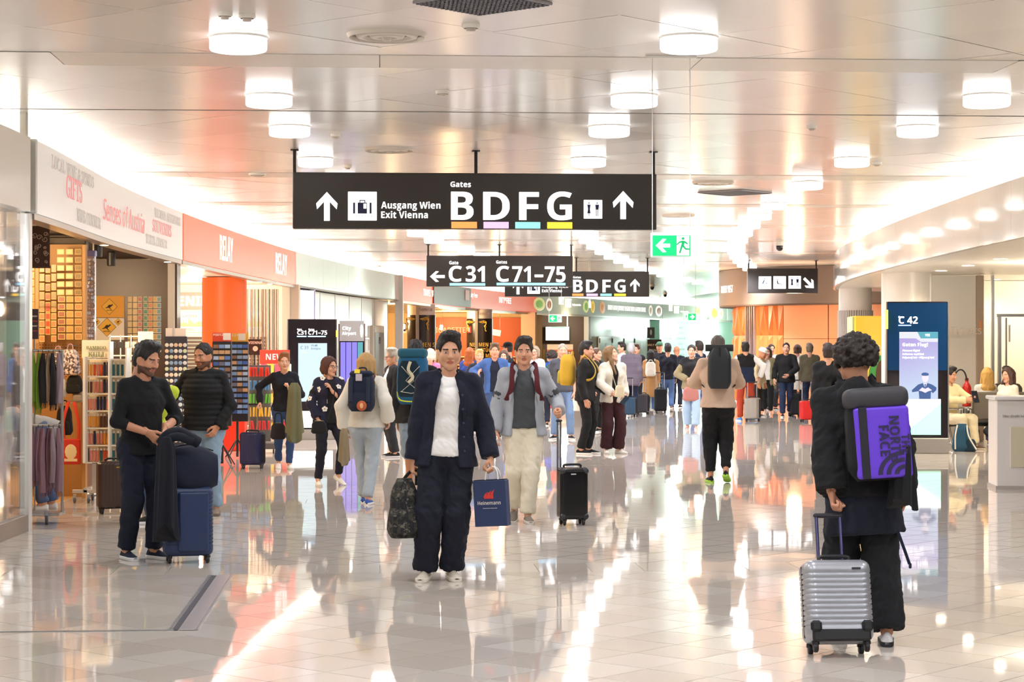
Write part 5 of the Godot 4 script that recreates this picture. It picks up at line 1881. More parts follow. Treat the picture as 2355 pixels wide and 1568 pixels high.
func build_kiosks() -> void:
	var wl := mat("ffffff", 0.5, 0.0, {"emit": 0.9})
	var blue := mat("8fc4f0", 0.5, 0.0, {"emit": 1.0})
	# left one, gates C31 and C71-75
	var s := 128.0
	var t := kiosk("gate_display", "black gate display pillar with a bright white screen beside the newsagent", gs(718, s) , 8.0, 0.86, 2.16, 0.18)
	var X := func(x: float) -> float: return (x - 718) / s
	var Y := func(y: float) -> float: return EYE - (y - HY) / s
	var scr := part(t, "screen", g().box(Vector3(X.call(719), Y.call(856), 0.004), Vector3(66 / s, 134 / s, 0.012)), mat("3a4448", 0.3, 0.0, {"emit": 0.5, "ecol": "dcf3fb"}))
	for q in [["C31", 683, 705], ["C71–75", 708, 749]]:
		text(t, "lettering", q[0], 0.075, Vector3(X.call(q[1]), Y.call(769.5), 0.004), wl)
		part(t, "line", g().box(Vector3(X.call((q[1] + q[2]) / 2.0), Y.call(773.5), 0.004), Vector3((q[2] - q[1]) / s, 0.022, 0.006)), blue)
	text(t, "lettering", "Gate", 0.028, Vector3(X.call(683), Y.call(759), 0.004), wl)
	text(t, "lettering", "Gates", 0.028, Vector3(X.call(709), Y.call(759), 0.004), wl)
	var ink := mat("35658c", 0.6)
	text(t, "lettering", "C 31", 0.055, Vector3(X.call(691), Y.call(802.5), 0.012), ink, {"bold": false})
	text(t, "lettering", "11:40", 0.034, Vector3(X.call(715), Y.call(796.5), 0.012), ink)
	text(t, "lettering", "Bologna", 0.034, Vector3(X.call(715), Y.call(803.5), 0.012), ink, {"bold": false})
	part(t, "line", g().box(Vector3(X.call(699), Y.call(806), 0.012), Vector3(0.12, 0.01, 0.004)), mat("9fd0ea", 0.5, 0.0, {"emit": 0.6}))
	part(t, "label_print", g().box(Vector3(X.call(699.5), Y.call(811), 0.012), Vector3(0.12, 0.022, 0.004)), mat("9fd8a8", 0.5, 0.0, {"emit": 0.5}))
	part(t, "lower_panel", g().box(Vector3(0.0, 0.36, 0.004), Vector3(0.74, 0.3, 0.008)), mat("e9f5f2", 0.4, 0.0, {"emit": 0.5}))
	part(t, "marker_light", g().box(Vector3(0.44, 1.9, 0.0), Vector3(0.03, 0.12, 0.21)), mat("e9e05a", 0.5, 0.0, {"emit": 0.5}))
	# the wider screen behind
	s = 112.0
	var u := kiosk("display_wall", "wide grey display wall with violet screen columns behind the black gate pillar", gs(809, s), 6.0, 0.52, 2.13, 0.1)
	part(u, "grey_header", g().box(Vector3(0, 1.98, 0.006), Vector3(0.5, 0.42, 0.02), 0.003), mat("a8aaab", 0.25, 0.3))
	part(u, "logo_disc", g().lathe([[0.002, 0.006], [0.06, 0.006], [0.06, -0.006]], 24), wl, Transform3D(Basis(Vector3.RIGHT, PI / 2).scaled_local(Vector3(0.5, 1, 2.2)), Vector3(0.2, 1.98, 0.02)))
	text(u, "lettering", "City", 0.07, Vector3(-0.2, 2.0, 0.018), wl)
	text(u, "lettering", "Airport", 0.06, Vector3(-0.2, 1.9, 0.018), wl)
	for k in 4:
		part(u, "screen_column", g().box(Vector3(-0.18 + k * 0.118, 1.2, 0.006), Vector3(0.105, 1.1, 0.016)), mat("2f2d40" if k < 3 else "24343a", 0.3, 0.0, {"emit": 0.55, "ecol": "8d82ee" if k < 3 else "5aa7b0"}))
	# right one, gate C42
	s = 146.5
	var r := kiosk("gate_display", "tall black gate display pillar with a violet poster screen in front of the lounge", gs(2110, s), -5.0, 0.94, 2.38, 0.24)
	var RX := func(x: float) -> float: return (x - 2110) / s
	part(r, "mirror_glass", g().box(Vector3(0, 1.83, 0.003), Vector3(0.92, 1.06, 0.006)), mat("123a66", 0.06, 0.0, {"coat": 0.6}))
	var img := Image.create(128, 226, false, Image.FORMAT_RGB8)
	for y in 226:
		for x in 128:
			var c := Color("b9a2e6").lerp(Color("cfe0fa"), clampf(y / 226.0 * 1.1 + x / 600.0, 0, 1))
			if y < 22: c = Color("f1f4fb") if x < 60 + y * 0.5 else Color("63b9c9")
			elif y < 34 and x > 55 + (y - 22) * 1.4: c = Color("f1f4fb")
			img.set_pixel(x, y, c)
	var sm := StandardMaterial3D.new()
	sm.albedo_color = Color("202020")
	sm.roughness = 0.2
	sm.emission_enabled = true
	sm.emission_texture = ImageTexture.create_from_image(img)
	sm.emission = Color.WHITE
	sm.emission_operator = BaseMaterial3D.EMISSION_OP_MULTIPLY
	sm.emission_energy_multiplier = 0.27
	var cx: float = RX.call(2112.5)
	part(r, "poster_screen", g().face([Vector3(cx - 0.3, 1.72 - 127 / s, 0.008), Vector3(cx + 0.3, 1.72 - 127 / s, 0.008), Vector3(cx + 0.3, 1.72 + 27 / s, 0.008), Vector3(cx - 0.3, 1.72 + 27 / s, 0.008)], Vector3.BACK), sm)
	text(r, "lettering", "C 42", 0.11, Vector3(RX.call(2066), 1.72 + 46 / s, 0.008), wl)
	text(r, "lettering", "Gate", 0.03, Vector3(RX.call(2066), 1.72 + 59 / s, 0.008), wl)
	part(r, "line", g().box(Vector3(RX.call(2081), 1.72 + 42 / s, 0.008), Vector3(0.2, 0.016, 0.006)), blue)
	text(r, "lettering", "VIE", 0.035, Vector3(cx + 0.1, 1.72 + 17 / s, 0.01), wl)
	text(r, "lettering", "Guten Flug!", 0.052, Vector3(cx - 0.255, 1.72 - 6 / s, 0.01), wl)
	var ls := ["Pleasant flight!", "Kellemes repülést!", "Príjemný let! · Příjemný let!"]
	for k in 3: text(r, "lettering", ls[k], 0.027, Vector3(cx - 0.255, 1.72 - (18 + 8.0 * k) / s, 0.01), wl)
	# man in a suit shaping a heart, printed flat on the screen
	var suit := mat("2a3f68", 0.5, 0.0, {"emit": 0.3, "ecol": "3d5f9e"})
	var fl := mat("8f8d9a", 0.5, 0.0, {"emit": 0.4, "ecol": "d9d6ea"})
	var J := func(a: Array, dx: float, dy: float, k: float) -> PackedVector2Array:
		var o := PackedVector2Array()
		for p in a: o.append(Vector2(p[0] * k + dx, p[1] * k + dy))
		return o
	var fy := 1.72 - 127 / s
	part(r, "figure_print", g().prism(J.call([[-1.0, 0], [0.95, 0], [1.0, 1.3], [1.35, 1.0], [1.9, 1.5], [1.95, 2.0], [1.2, 2.5], [0.5, 2.75], [-0.4, 2.75], [-1.2, 2.5], [-2.3, 1.5], [-2.2, 1.15], [-1.1, 1.35]], cx + 0.1, fy, 0.09), 0.004, 0.01), suit)
	part(r, "shirt_print", g().prism(J.call([[-0.35, 2.75], [0, 1.8], [0.35, 2.75]], cx + 0.1, fy, 0.09), 0.004, 0.013), fl)
	part(r, "tie_print", g().prism(J.call([[-0.12, 2.6], [0, 1.4], [0.12, 2.6]], cx + 0.1, fy, 0.09), 0.004, 0.015), suit)
	part(r, "hands_print", g().prism(J.call([[-1.1, 1.45], [-0.5, 2.0], [0, 1.75], [0.5, 2.0], [1.2, 1.5], [0.6, 1.35], [0, 1.05], [-0.5, 1.3]], cx + 0.1, fy, 0.09), 0.004, 0.017), fl)
	part(r, "face_print", g().ball(Vector3(cx + 0.1, fy + 0.33, 0.01), Vector3(0.055, 0.075, 0.004)), fl)
	part(r, "hair_print", g().ball(Vector3(cx + 0.1, fy + 0.385, 0.011), Vector3(0.058, 0.03, 0.004)), suit)
	part(r, "white_panel", g().box(Vector3(0.03, 0.57, 0.004), Vector3(0.66, 0.56, 0.01)), mat("f2fbf8", 0.4, 0.0, {"emit": 0.9}))
	part(r, "mint_print", g().prism(PackedVector2Array([Vector2(-0.24, 0.29), Vector2(0.36, 0.29), Vector2(0.36, 0.78)]), 0.004, 0.011), mat("8fe2bb", 0.4, 0.0, {"emit": 0.75}))
	part(r, "marker_light", g().box(Vector3(-0.48, 2.1, 0.0), Vector3(0.03, 0.3, 0.21)), mat("e9e05a", 0.5, 0.0, {"emit": 0.5}))

func ornament(t: Node3D, at: Vector3, k: float, flip: float) -> void:
	var q := g()
	var gold := mat("d9b04e", 0.35, 0.5)
	for pt in [[[0.0, 0.0], [0.12, 0.02], [0.26, 0.05], [0.4, 0.1], [0.52, 0.08], [0.56, 0.0], [0.5, -0.06], [0.4, -0.02], [0.44, 0.06]], [[0.5, 0.08], [0.62, 0.02], [0.6, -0.16], [0.54, -0.3], [0.6, -0.42], [0.52, -0.46], [0.46, -0.36], [0.52, -0.24]], [[0.54, -0.42], [0.54, -0.6], [0.55, -0.72], [0.6, -0.76], [0.63, -0.7]], [[0.1, 0.02], [0.2, -0.06], [0.32, -0.02], [0.36, -0.12]]]:
		var pts := PackedVector3Array()
		for w in pt: pts.append(at + Vector3(w[0] * k * flip, w[1] * k, 0))
		q.tube(pts, 0.022 * k / 0.5, 5)
	part(t, "gold_ornament", q, gold)

func build_duty_free() -> void:
	var f := along(LEFT, 56.7, 80.0, 0.8)
	struct("trim_12", g().box(Vector3(-3.12, 1.8, -56.55), Vector3(0.22, 3.62, 0.3), 0.01), mat("d9d7d1", 0.3))
	var sg := thing("shop_fascia", "red orange fascia with travel and duty free lettering in the middle distance", "shop sign")
	part(sg, "panel", strip(f, FB, FT, 0.14, -1), mat("ea5a34", 0.3, 0.0, {"emit": 0.25, "spec": 0.35}))
	struct("trim_13", strip(along(LEFT, 56.7, 108.0, 0.8), FB - 0.08, FB - 0.005, 0.3, -1, 0.01), mat("cfcac2", 0.3, 0.3))
	var wl := mat("fff6f2", 0.5, 0.0, {"emit": 0.6})
	var T := func(node: Node3D, t: String, x0: float, x1: float, y: float, h: float, m: Material) -> void:
		var a := wall_at(x0)
		var b := wall_at(x1)
		var o := text(node, "lettering", t, h, Vector3.ZERO, m, {"depth": 0.003})
		var w: float = o.mesh.get_aabb().size.x
		var X := (b.origin - a.origin).normalized()
		var Z := X.cross(Vector3.UP)
		o.transform = Transform3D(Basis(X, Vector3.UP, Z).scaled_local(Vector3(a.origin.distance_to(b.origin) / w, 1, 1)), Vector3(a.origin.x, y - h * 0.35, a.origin.z) + Z * 0.008)
	T.call(sg, "TRAVEL VALUE", 972, 1006, 3.15, 0.2, wl)
	var da := along(LEFT, 62.5, 69.5, 0.5)
	part(sg, "dark_panel", strip(da, FB + 0.02, FT - 0.02, 0.04, -1, -0.03), mat("4a4240", 0.35, 0.0, {"spec": 0.3}))
	T.call(sg, "Vienna", 1056, 1069, 3.3, 0.16, wl)
	T.call(sg, "Duty Free", 1078, 1098, 3.3, 0.16, wl)
	T.call(sg, "Heinemann", 1067, 1082, 3.05, 0.08, wl)
	var sq := wall_at(1073)
	part(sg, "red_mark", g().box(Vector3(0, 0, 0.03), Vector3(0.7, 0.34, 0.02)), mat("e2512f", 0.3), Transform3D(sq.basis, sq.origin + Vector3(0, 3.35, 0)))
	T.call(sg, "DUTY*FREE", 1147, 1175, 3.2, 0.22, wl)
	var gn := thing("cafe_fascia", "grey green fascia with coffee slogan and food pictures over the far cafe", "shop sign")
	part(gn, "panel", strip(along(LEFT, 80.0, 106.5, 0.8), FB, FT, 0.14, -1), mat("a4b0a2", 0.2, 0.0, {"emit": 0.2}))
	T.call(gn, "DAILY", 1284, 1297, 3.3, 0.3, wl)
	T.call(gn, "ROAST", 1298, 1313, 3.2, 0.36, wl)
	T.call(gn, "freshly roasted coffee", 1316, 1336, 3.28, 0.08, wl)
	T.call(gn, "EVERY GOOD JOURNEY BEGINS WITH A GOOD COFFEE", 1398, 1484, 3.2, 0.2, wl)
	T.call(gn, "DAILY", 1537, 1547, 3.3, 0.3, wl)
	T.call(gn, "ROAST", 1548, 1561, 3.2, 0.36, wl)
	T.call(gn, "freshly roasted coffee", 1564, 1584, 3.26, 0.08, wl)
	for q in [[1240, 10, "c9c98a", "7fae58"], [1262, 5, "e8e2d6", "a05a3a"], [1347, 5, "c4d08a", "86b060"], [1363, 4, "e9c84a", "e0b040"], [1384, 6, "d99a62", "c8804a"], [1496, 4, "eee6da", "b08a62"], [1516, 7, "f2eee6", "8a5a42"], [1605, 5, "c9a562", "79a050"], [1619, 5, "f2eee6", "b9b298"], [1642, 6, "dca050", "c98a3c"], [1657, 4, "f2e8e0", "d0a888"]]:
		var a := wall_at(q[0])
		var k: float = q[1] / 50.0 * 3.4
		var x := Transform3D(a.basis, a.origin + Vector3(0, 3.27, 0) + a.basis.z * 0.01)
		var o := part(gn, "food_print", g().ball(Vector3.ZERO, Vector3(k * 1.1, 0.26, 0.012), 20, 10), mat(q[2], 0.5, 0.0, {"emit": 0.35}), x)
		part(o, "food_filling", g().ball(Vector3(0, 0, 0.006), Vector3(k * 0.7, 0.17, 0.012), 16, 8), mat(q[3], 0.5, 0.0, {"emit": 0.3}))
	struct("trim_14", strip(along(LEFT, 106.5, 114.0, 0.8), FB, FT, 0.14, -1), mat("c9dcd6", 0.3))
	# duty free interior
	left_ceiling("ceiling_duty", 56.8, 81.0, -14.0, mat("f3ddb6", 0.6))
	struct("wall_duty_back", g().box(Vector3(-3.0, 1.47, -81.2), Vector3(8.4, 2.94, 0.3)), mat("f6dca8", 0.5))
	struct("wall_duty_side", g().box(Vector3(-7.0, 1.47, -69.0), Vector3(0.2, 2.94, 25.0)), mat("f0cf9a", 0.5))
	var s := 58.2
	var ow := thing("orange_wall", "orange brown wall panel with cigarettes lettering at the back of the duty free shop", "wall panel", px(1085, 768, s))
	part(ow, "panel", g().box(Vector3(0, -0.4, -0.05), Vector3(3.9, 2.1, 0.06)), mat("d5662c", 0.4))
	text(ow, "lettering", "CIGARETTES", 0.2, Vector3(-1.6, 0.06, 0.0), mat("f2c79a", 0.5, 0.0, {"emit": 0.4}), {"bold": false})
	var sh := g()
	for k in 4: sh.box(Vector3(0, -0.9 - k * 0.32, 0.1), Vector3(3.9, 0.04, 0.3))
	part(ow, "shelf", sh, mat("f6e6c4", 0.4))
	rng.seed = 44
	for r0 in 3:
		for c0 in 20:
			solo("carton", g().box(Vector3(0, 0.11, 0), Vector3(0.14, 0.2, 0.1), 0.004), mat(["e8d8b8", "b03a2a", "d9b25a", "f0e8d8", "7a3a28"][rng.randi() % 5], 0.4), "small carton on the shelves of the orange duty free wall", "carton", tx(ow.position + Vector3(-1.8 + c0 * 0.19, -1.2 - r0 * 0.32, 0.12)), "cartons on the duty free shelves")
	for q in [[969, 75.0, 0.43, "left", 725], [1103, 66.0, 0.45, "right", 733]]:
		var t := thing("wrapped_column", "round column wrapped in black with gold scrolls, the %s one at the duty free entrance" % q[3], "column", gs(q[0], q[1]))
		var top: float = EYE + (HY - q[4]) / q[1]
		part(t, "shaft", g().lathe([[q[2] - 0.005, 0.0], [q[2] - 0.005, 2.92]], 32), mat("e2d8d2", 0.4))
		part(t, "wrap", g().lathe([[q[2], 0.05], [q[2] + 0.004, 0.06], [q[2] + 0.004, top], [q[2], top + 0.005]], 32), mat("2a2322", 0.3))
		var z: float = q[2] + 0.02
		part(t, "metal_edge", g().box(Vector3(-0.1, 1.46, z), Vector3(0.1, 2.9, 0.03), 0.008), mat("b5aca4", 0.3, 0.6))
		ornament(t, Vector3(-0.02, top - 0.12, z), 0.42, 1.0)
		ornament(t, Vector3(-0.18, top - 0.12, z), 0.42, -1.0)
		var gm := mat("dcb85a", 0.4, 0.3)
		var ln := ["NEHMEN SIE", "EIN STÜCK", "WIEN MIT"]
		for k in 3: text(t, "lettering", ln[k], 0.13, Vector3(0.12, EYE - 0.1 - k * 0.19, z), gm, {"mid": true, "wide": 0.85})
		text(t, "lettering", "Vienna", 0.11, Vector3(0.12, top + 0.12, z), mat("8d7a74", 0.5), {"mid": true, "bold": false})
	var hl := thing("pictogram_sign", "small red pictogram sign on the right black column of the duty free shop", "sign", gs(1103, 66) + Vector3(-0.33, px(0, 757, 68).y, 0.34))
	part(hl, "plate", g().box(Vector3.ZERO, Vector3(0.17, 0.22, 0.02), 0.003), mat("d8352a", 0.4, 0.0, {"emit": 0.4}))
	part(hl, "pictogram", g().box(Vector3(-0.03, 0, 0.011), Vector3(0.04, 0.15, 0.004)), mat("fff2ea", 0.5))
	for q in [[928, 751], [1015, 753]]:
		var t := thing("pendant_lamp", "small white glowing pendant box hanging in the duty free shop, %s" % ("before the dark screen" if q[0] < 1000 else "before the orange wall"), "pendant lamp", px(q[0], q[1], 72))
		part(t, "shade", g().box(Vector3.ZERO, Vector3(0.1, 0.16, 0.1), 0.01), mat("fff8ec", 0.4, 0.0, {"emit": 3.0}))
		for e in [-1.0, 1.0]: part(t, "cord", g().rod(Vector3(e * 0.03, 0.08, 0), Vector3(e * 0.03, 2.95 - t.position.y, 0), 0.006, 5), mat("c9b8a0", 0.5))
	var ds := thing("dark_screen", "dark rectangular screen high on the cream duty free wall", "screen", px(923, 752, 58.0))
	part(ds, "frame", g().box(Vector3.ZERO, Vector3(0.34, 0.32, 0.06), 0.005), mat("241c1a", 0.3))
	part(ds, "stripe", g().box(Vector3(0, -0.19, 0), Vector3(0.36, 0.03, 0.07)), mat("f7e3bd", 0.4, 0.0, {"emit": 0.8}))
	var hs := thing("tilted_sign", "tilted white hanging sign board in the duty free shop", "sign", px(1141, 765, 62))
	part(hs, "board", g().box(Vector3.ZERO, Vector3(0.34, 0.22, 0.03), 0.004), mat("fbe6cf", 0.5, 0.0, {"emit": 0.5}), Transform3D(Basis(Vector3.BACK, -0.16), Vector3.ZERO))
	part(hs, "cord", g().rod(Vector3(0.14, 0.1, 0), Vector3(0.14, 0.75, 0), 0.006, 5), steel)
	struct("wall_duty_end", g().box(Vector3(0.62, 1.47, -79.0), Vector3(0.55, 2.94, 0.3)), mat("efcdb4", 0.5))
	for q in [Vector3(-3.9, 2.5, -63), Vector3(-2.2, 2.5, -70), Vector3(-0.6, 2.5, -76), Vector3(-2.4, 2.5, -78)]: room_light("duty_glow", q, 1.5, "ffd8a0", 0.3)

func build_cafe() -> void:
	left_ceiling("ceiling_cafe", 81.2, 113.0, -8.0, mat("8a8378", 0.6))
	struct("wall_cafe_dark", g().box(Vector3(1.85, 1.47, -86.6), Vector3(2.9, 2.94, 0.3)), mat("4a3422", 0.45))
	struct("wall_cafe_left", g().box(Vector3(0.9, 1.47, -81.0), Vector3(0.14, 2.94, 3.0)), mat("a79f97", 0.4))
	room_light("cafe_glow", Vector3(2.2, 2.6, -83.2), 2.2, "ffe6c4")
	var s := 60.0
	var tv := thing("wall_screen", "bright white flight information screen on the dark cafe wall", "screen", px(1282, 767, s - 5.3))
	part(tv, "frame", g().box(Vector3(0, 0, -0.04), Vector3(1.02, 0.62, 0.06), 0.008), mat("1c1a1c", 0.3))
	part(tv, "screen", g().box(Vector3(0, 0, 0.0), Vector3(0.99, 0.57, 0.02)), mat("5a6064", 0.4, 0.0, {"emit": 0.62, "ecol": "f2fbff"}))
	part(tv, "title_bar", g().box(Vector3(0.05, 0.27, 0.011), Vector3(0.6, 0.03, 0.006)), mat("3bb08a", 0.4, 0.0, {"emit": 0.6}))
	part(tv, "bracket", g().box(Vector3(0.42, 0.6, -0.05), Vector3(0.04, 0.7, 0.04)), steel)
	var po := thing("coffee_poster", "orange and cream coffee poster under the white screen on the dark cafe wall", "poster", px(1288, 812, 54.4))
	part(po, "sheet", g().box(Vector3.ZERO, Vector3(1.1, 0.75, 0.03), 0.004), mat("d9bfa0", 0.5, 0.0, {"emit": 0.2}))
	part(po, "orange_print", g().box(Vector3(0, 0.1, 0.017), Vector3(1.1, 0.1, 0.004)), mat("e0703a", 0.5))
	text(po, "lettering", "DAILY ROAST", 0.11, Vector3(0.0, -0.04, 0.02), mat("3a2a20", 0.5), {"mid": true})
	var mb := thing("menu_board", "cream upright menu board at the left of the dark cafe", "sign board", px(1228, 820, 56))
	part(mb, "board", g().box(Vector3(0, -0.2, 0), Vector3(0.46, 1.9, 0.04), 0.004), mat("e8d6c4", 0.5, 0.0, {"emit": 0.15}))
	text(mb, "lettering", "ROAST", 0.12, Vector3(-0.06, 0.44, 0.025), mat("4a3a30", 0.5), {"mid": true})
	var gp_ := thing("brass_rod", "thin upright brass rod in front of the dark cafe wall", "pole", px(1250, 835, 58))
	part(gp_, "rod", g().rod(Vector3(0, -1.6, 0), Vector3(0, 0.55, 0), 0.04), mat("d8b25a", 0.3, 0.8))
	# white wall with lockers
	var a := along(LEFT, 86.2, 96.6, 0.6)
	struct("wall_white_far", strip(a, 0.0, FB - 0.05, 0.2, -1, 0.12), mat("dfe4e0", 0.2, 0.0))
	var xs := [1379, 1408, 1434, 1460, 1486]
	var names_ := ["first", "second", "third", "fourth"]
	for k in 4:
		var p := wall_at(xs[k])
		var q := wall_at(xs[k + 1])
		var X := (q.origin - p.origin).normalized()
		var ln := p.origin.distance_to(q.origin)
		var t := thing("cupboard_door", "tall white cupboard door in the far white wall, %s from the left" % names_[k], "cupboard")
		t.transform = Transform3D(Basis(X, Vector3.UP, X.cross(Vector3.UP)), (p.origin + q.origin) / 2 * Vector3(1, 0, 1) - X.cross(Vector3.UP) * 0.04)
		part(t, "leaf", g().box(Vector3(0, 1.02, 0), Vector3(ln - 0.05, 2.04, 0.06), 0.01), mat("eef0ee", 0.25))
		part(t, "hinge", g().box(Vector3(-ln / 2 + 0.06, 1.85, 0.04), Vector3(0.07, 0.2, 0.04), 0.005), mat("4a4646", 0.5))
		part(t, "sticker", g().box(Vector3(0.2, 1.6, 0.034), Vector3(0.4, 0.3, 0.004)), mat("dfe3ec", 0.4))
	# mint glass wall and dark cafe signs
	struct("wall_mint", g().box(Vector3(13.2, 1.47, -108.6), Vector3(13.0, 2.94, 0.3)), mat("a5d2bc", 0.18))
	struct("wall_mint_pale", g().box(Vector3(9.0, 1.47, -104.0), Vector3(3.0, 2.94, 0.2)), mat("c3e2d8", 0.18))
	room_light("mint_glow", Vector3(11.0, 2.5, -103.6), 5.0, "e9fff4", 0.4)
	room_light("mint_glow", Vector3(8.0, 2.5, -100.4), 4.0, "f2fff8", 0.4)
	for q in [[1460, 0.0], [1482, 0.0]]:
		var t := thing("printed_text_column", "column of small dark print on the mint glass wall, %s" % ("left one" if q[0] < 1470 else "right one"), "wall lettering", px(1534.5 if q[0] < 1470 else 1566.0, 790, 46.0))
		for k in 9: text(t, "lettering", ["WE", "LOVE", "COFFEE", "AND", "FRESH", "BAKED", "GOOD", "THINGS", "TO GO"][k], 0.09, Vector3(0, 0.75 - k * 0.27, 0), mat("4f6a62", 0.6), {"mid": true, "bold": k % 2 == 0})
	var db := thing("dark_menu", "dark brown menu board with white lettering beside the mint glass wall", "sign board", px(1505, 806, 54))
	part(db, "board", g().box(Vector3(0, -0.15, 0), Vector3(0.6, 1.25, 0.05), 0.004), mat("352722", 0.4))
	text(db, "lettering", "DAILY ROAST", 0.08, Vector3(0.02, 0.2, 0.03), mat("e9dccb", 0.5), {"mid": true})
	text(db, "lettering", "Sausage", 0.1, Vector3(0.02, -0.02, 0.03), mat("e9dccb", 0.5), {"mid": true, "serif": true, "bold": false})
	var sg := thing("grey_blade_sign", "grey upright sign with a white drop above the dark menu board", "sign board", px(1497, 765, 50))
	part(sg, "board", g().box(Vector3.ZERO, Vector3(0.34, 0.5, 0.05), 0.004), mat("5f6464", 0.4))
	part(sg, "drop_print", g().ball(Vector3(0, 0.02, 0.026), Vector3(0.05, 0.13, 0.006)), mat("f2f6f4", 0.5))
	for q in [[1503, 771, 50, 0.2], [1647, 758, 47, 0.26]]:
		var t := thing("pendant_lamp", "small white glowing pendant box in front of the mint glass wall, %s" % ("left one" if q[0] < 1550 else "right one"), "pendant lamp", px(q[0] + (18 if q[0] < 1550 else 0), q[1], q[2]))
		part(t, "shade", g().box(Vector3.ZERO, Vector3(0.12, q[3] * 0.8, 0.12), 0.01), mat("ffffff", 0.4, 0.0, {"emit": 2.5}))
		for e in [-1.0, 1.0]: part(t, "cord", g().rod(Vector3(e * 0.04, 0.1, 0), Vector3(e * 0.04, CEIL - t.position.y, 0), 0.008, 5), mat("dfe6e2", 0.5))

func build_pavilion() -> void:
	# round cafe pavilion on the right with its dark ring fascia
	var c := Vector2(11.8, 60.0)
	var R := 5.7
	var ring := func(r: float, a0: float, a1: float, n: int) -> PackedVector2Array:
		var o := PackedVector2Array()
		for k in n + 1:
			var a := deg_to_rad(lerpf(a0, a1, float(k) / n))
			o.append(c + Vector2(cos(a), sin(a)) * r)
		return o
	var fas := thing("pavilion_fascia", "dark grey brown curved ring fascia over the orange pavilion", "fascia")
	part(fas, "ring", strip(ring.call(R, 300, 140, 40), 2.82, CEIL - 0.01, 0.3, 1), mat("6a5c52", 0.4))
	part(fas, "soffit", strip(ring.call(R - 0.02, 300, 140, 40), 2.78, 2.83, 1.0, 1), mat("5c4a40", 0.5))
	var wl := mat("f6efe8", 0.5, 0.0, {"emit": 0.9})
	var st := "TYROLER WEST"
	for k in st.length():
		if st[k] == " ": continue
		var a := deg_to_rad(184.0 + k * 1.0)
		var p := c + Vector2(cos(a), sin(a)) * (R + 0.02)
		var n := Vector3(cos(a), 0, -sin(a))
		var o := text(fas, "lettering", st[k], 0.2, Vector3.ZERO, wl, {"bold": false})
		o.transform = Transform3D(Basis(Vector3.UP.cross(n), Vector3.UP, n), Vector3(p.x, 3.12, -p.y))
	var b := thing("pavilion", "orange pavilion with folded faceted panels and flat peach panels", "kiosk")
	var wr := R - 0.45
	part(b, "inner_wall", strip(ring.call(wr - 0.12, 300, 140, 40), 0.0, 2.8, 0.1, 1), mat("ee9a62", 0.5))
	# faceted panels: each a fold of two long triangles
	var om := [mat("f08a45", 0.35), mat("ee9454", 0.35), mat("ea8340", 0.35)]
	var q := 0
	for seg in [[170.0, 195.0, 6], [202.0, 216.0, 6]]:
		for k in seg[2]:
			var w: float = (seg[1] - seg[0]) / seg[2]
			for r0 in 3:
				var a0 := deg_to_rad(seg[0] + k * w)
				var a1 := deg_to_rad(seg[0] + (k + 1) * w)
				var am := (a0 + a1) / 2
				var y0: float = [0.05, 0.95, 1.95][r0]
				var y1: float = [0.95, 1.95, 2.78][r0]
				var P := func(a: float, r: float, y: float) -> Vector3: return Vector3(c.x + cos(a) * r, y, -(c.y + sin(a) * r))
				var m := g()
				var pk: Vector3 = P.call(am, wr + 0.07, y0 + (y1 - y0) * (0.15 if (k + r0) % 2 else 0.85))
				var cs := [P.call(a0, wr, y0), P.call(a1, wr, y0), P.call(a1, wr, y1), P.call(a0, wr, y1)]
				for e in 4: m.face([cs[e], cs[(e + 1) % 4], pk], pk - Vector3(c.x, pk.y, -c.y))
				part(b, "facet_panel", m, om[q % 3])
				q += 1
	for k in 5:
		var a := deg_to_rad(195.6 + k * 1.45)
		var p := c + Vector2(cos(a), sin(a)) * (wr + 0.02)
		part(b, "grey_post", g().box(Vector3(p.x, 1.4, -p.y), Vector3(0.08, 2.78, 0.08), 0.008), mat("7c6e6c" if k % 2 else "a39391", 0.4, 0.4))
	for k in 4:
		for r0 in 3:
			var a0 := 216.0 + k * 17.0
			var y0: float = [0.04, 0.9, 1.86][r0]
			part(b, "flat_panel", strip(ring.call(wr, a0 + 16.8, a0 + 0.15, 6), y0, [0.89, 1.85, 2.78][r0], 0.06, 1), mat("f2a878", 0.4))
	part(b, "roof", g().prism(ring.call(R - 0.1, 140, 499, 48), 0.04), mat("4a403a", 0.6), Transform3D(Basis(Vector3.RIGHT, -PI / 2), Vector3(0, 2.87, 0)))
	room_light("pavilion_glow", Vector3(5.2, 2.7, -58.0), 1.4, "ffd2a8", 0.2)
	room_light("pavilion_glow", Vector3(7.4, 2.7, -53.6), 1.2, "ffd2a8", 0.2)
	var pl := thing("potted_plant", "small green plant standing on the counter edge of the orange pavilion", "plant", px(1668, 818, 96))
	part(pl, "pot", g().lathe([[0.03, -0.12], [0.045, 0.0], [0.002, 0.0]], 12), mat("7a4a34", 0.6))
	var ps := thing("plant_stand", "slim wooden pedestal that carries the small green plant by the pavilion", "plant stand", pl.position * Vector3(1, 0, 1))
	part(ps, "post", g().box(Vector3(0, (pl.position.y - 0.12) / 2, 0), Vector3(0.12, pl.position.y - 0.12, 0.12), 0.01), mat("8a6a4c", 0.5))
	part(ps, "foot", g().box(Vector3(0, 0.02, 0), Vector3(0.3, 0.04, 0.3), 0.01), mat("8a6a4c", 0.5))
	rng.seed = 2
	for k in 16:
		var a := rng.randf() * TAU
		part(pl, "leaf", g().ball(Vector3(0, 0.05, 0), Vector3(0.025, 0.05, 0.006), 8, 5), mat("3f8a3c", 0.5), Transform3D(Basis(Vector3.UP, a) * Basis(Vector3.RIGHT, 0.9), Vector3(cos(a) * 0.06, rng.randf_range(0.0, 0.1), sin(a) * 0.06)))

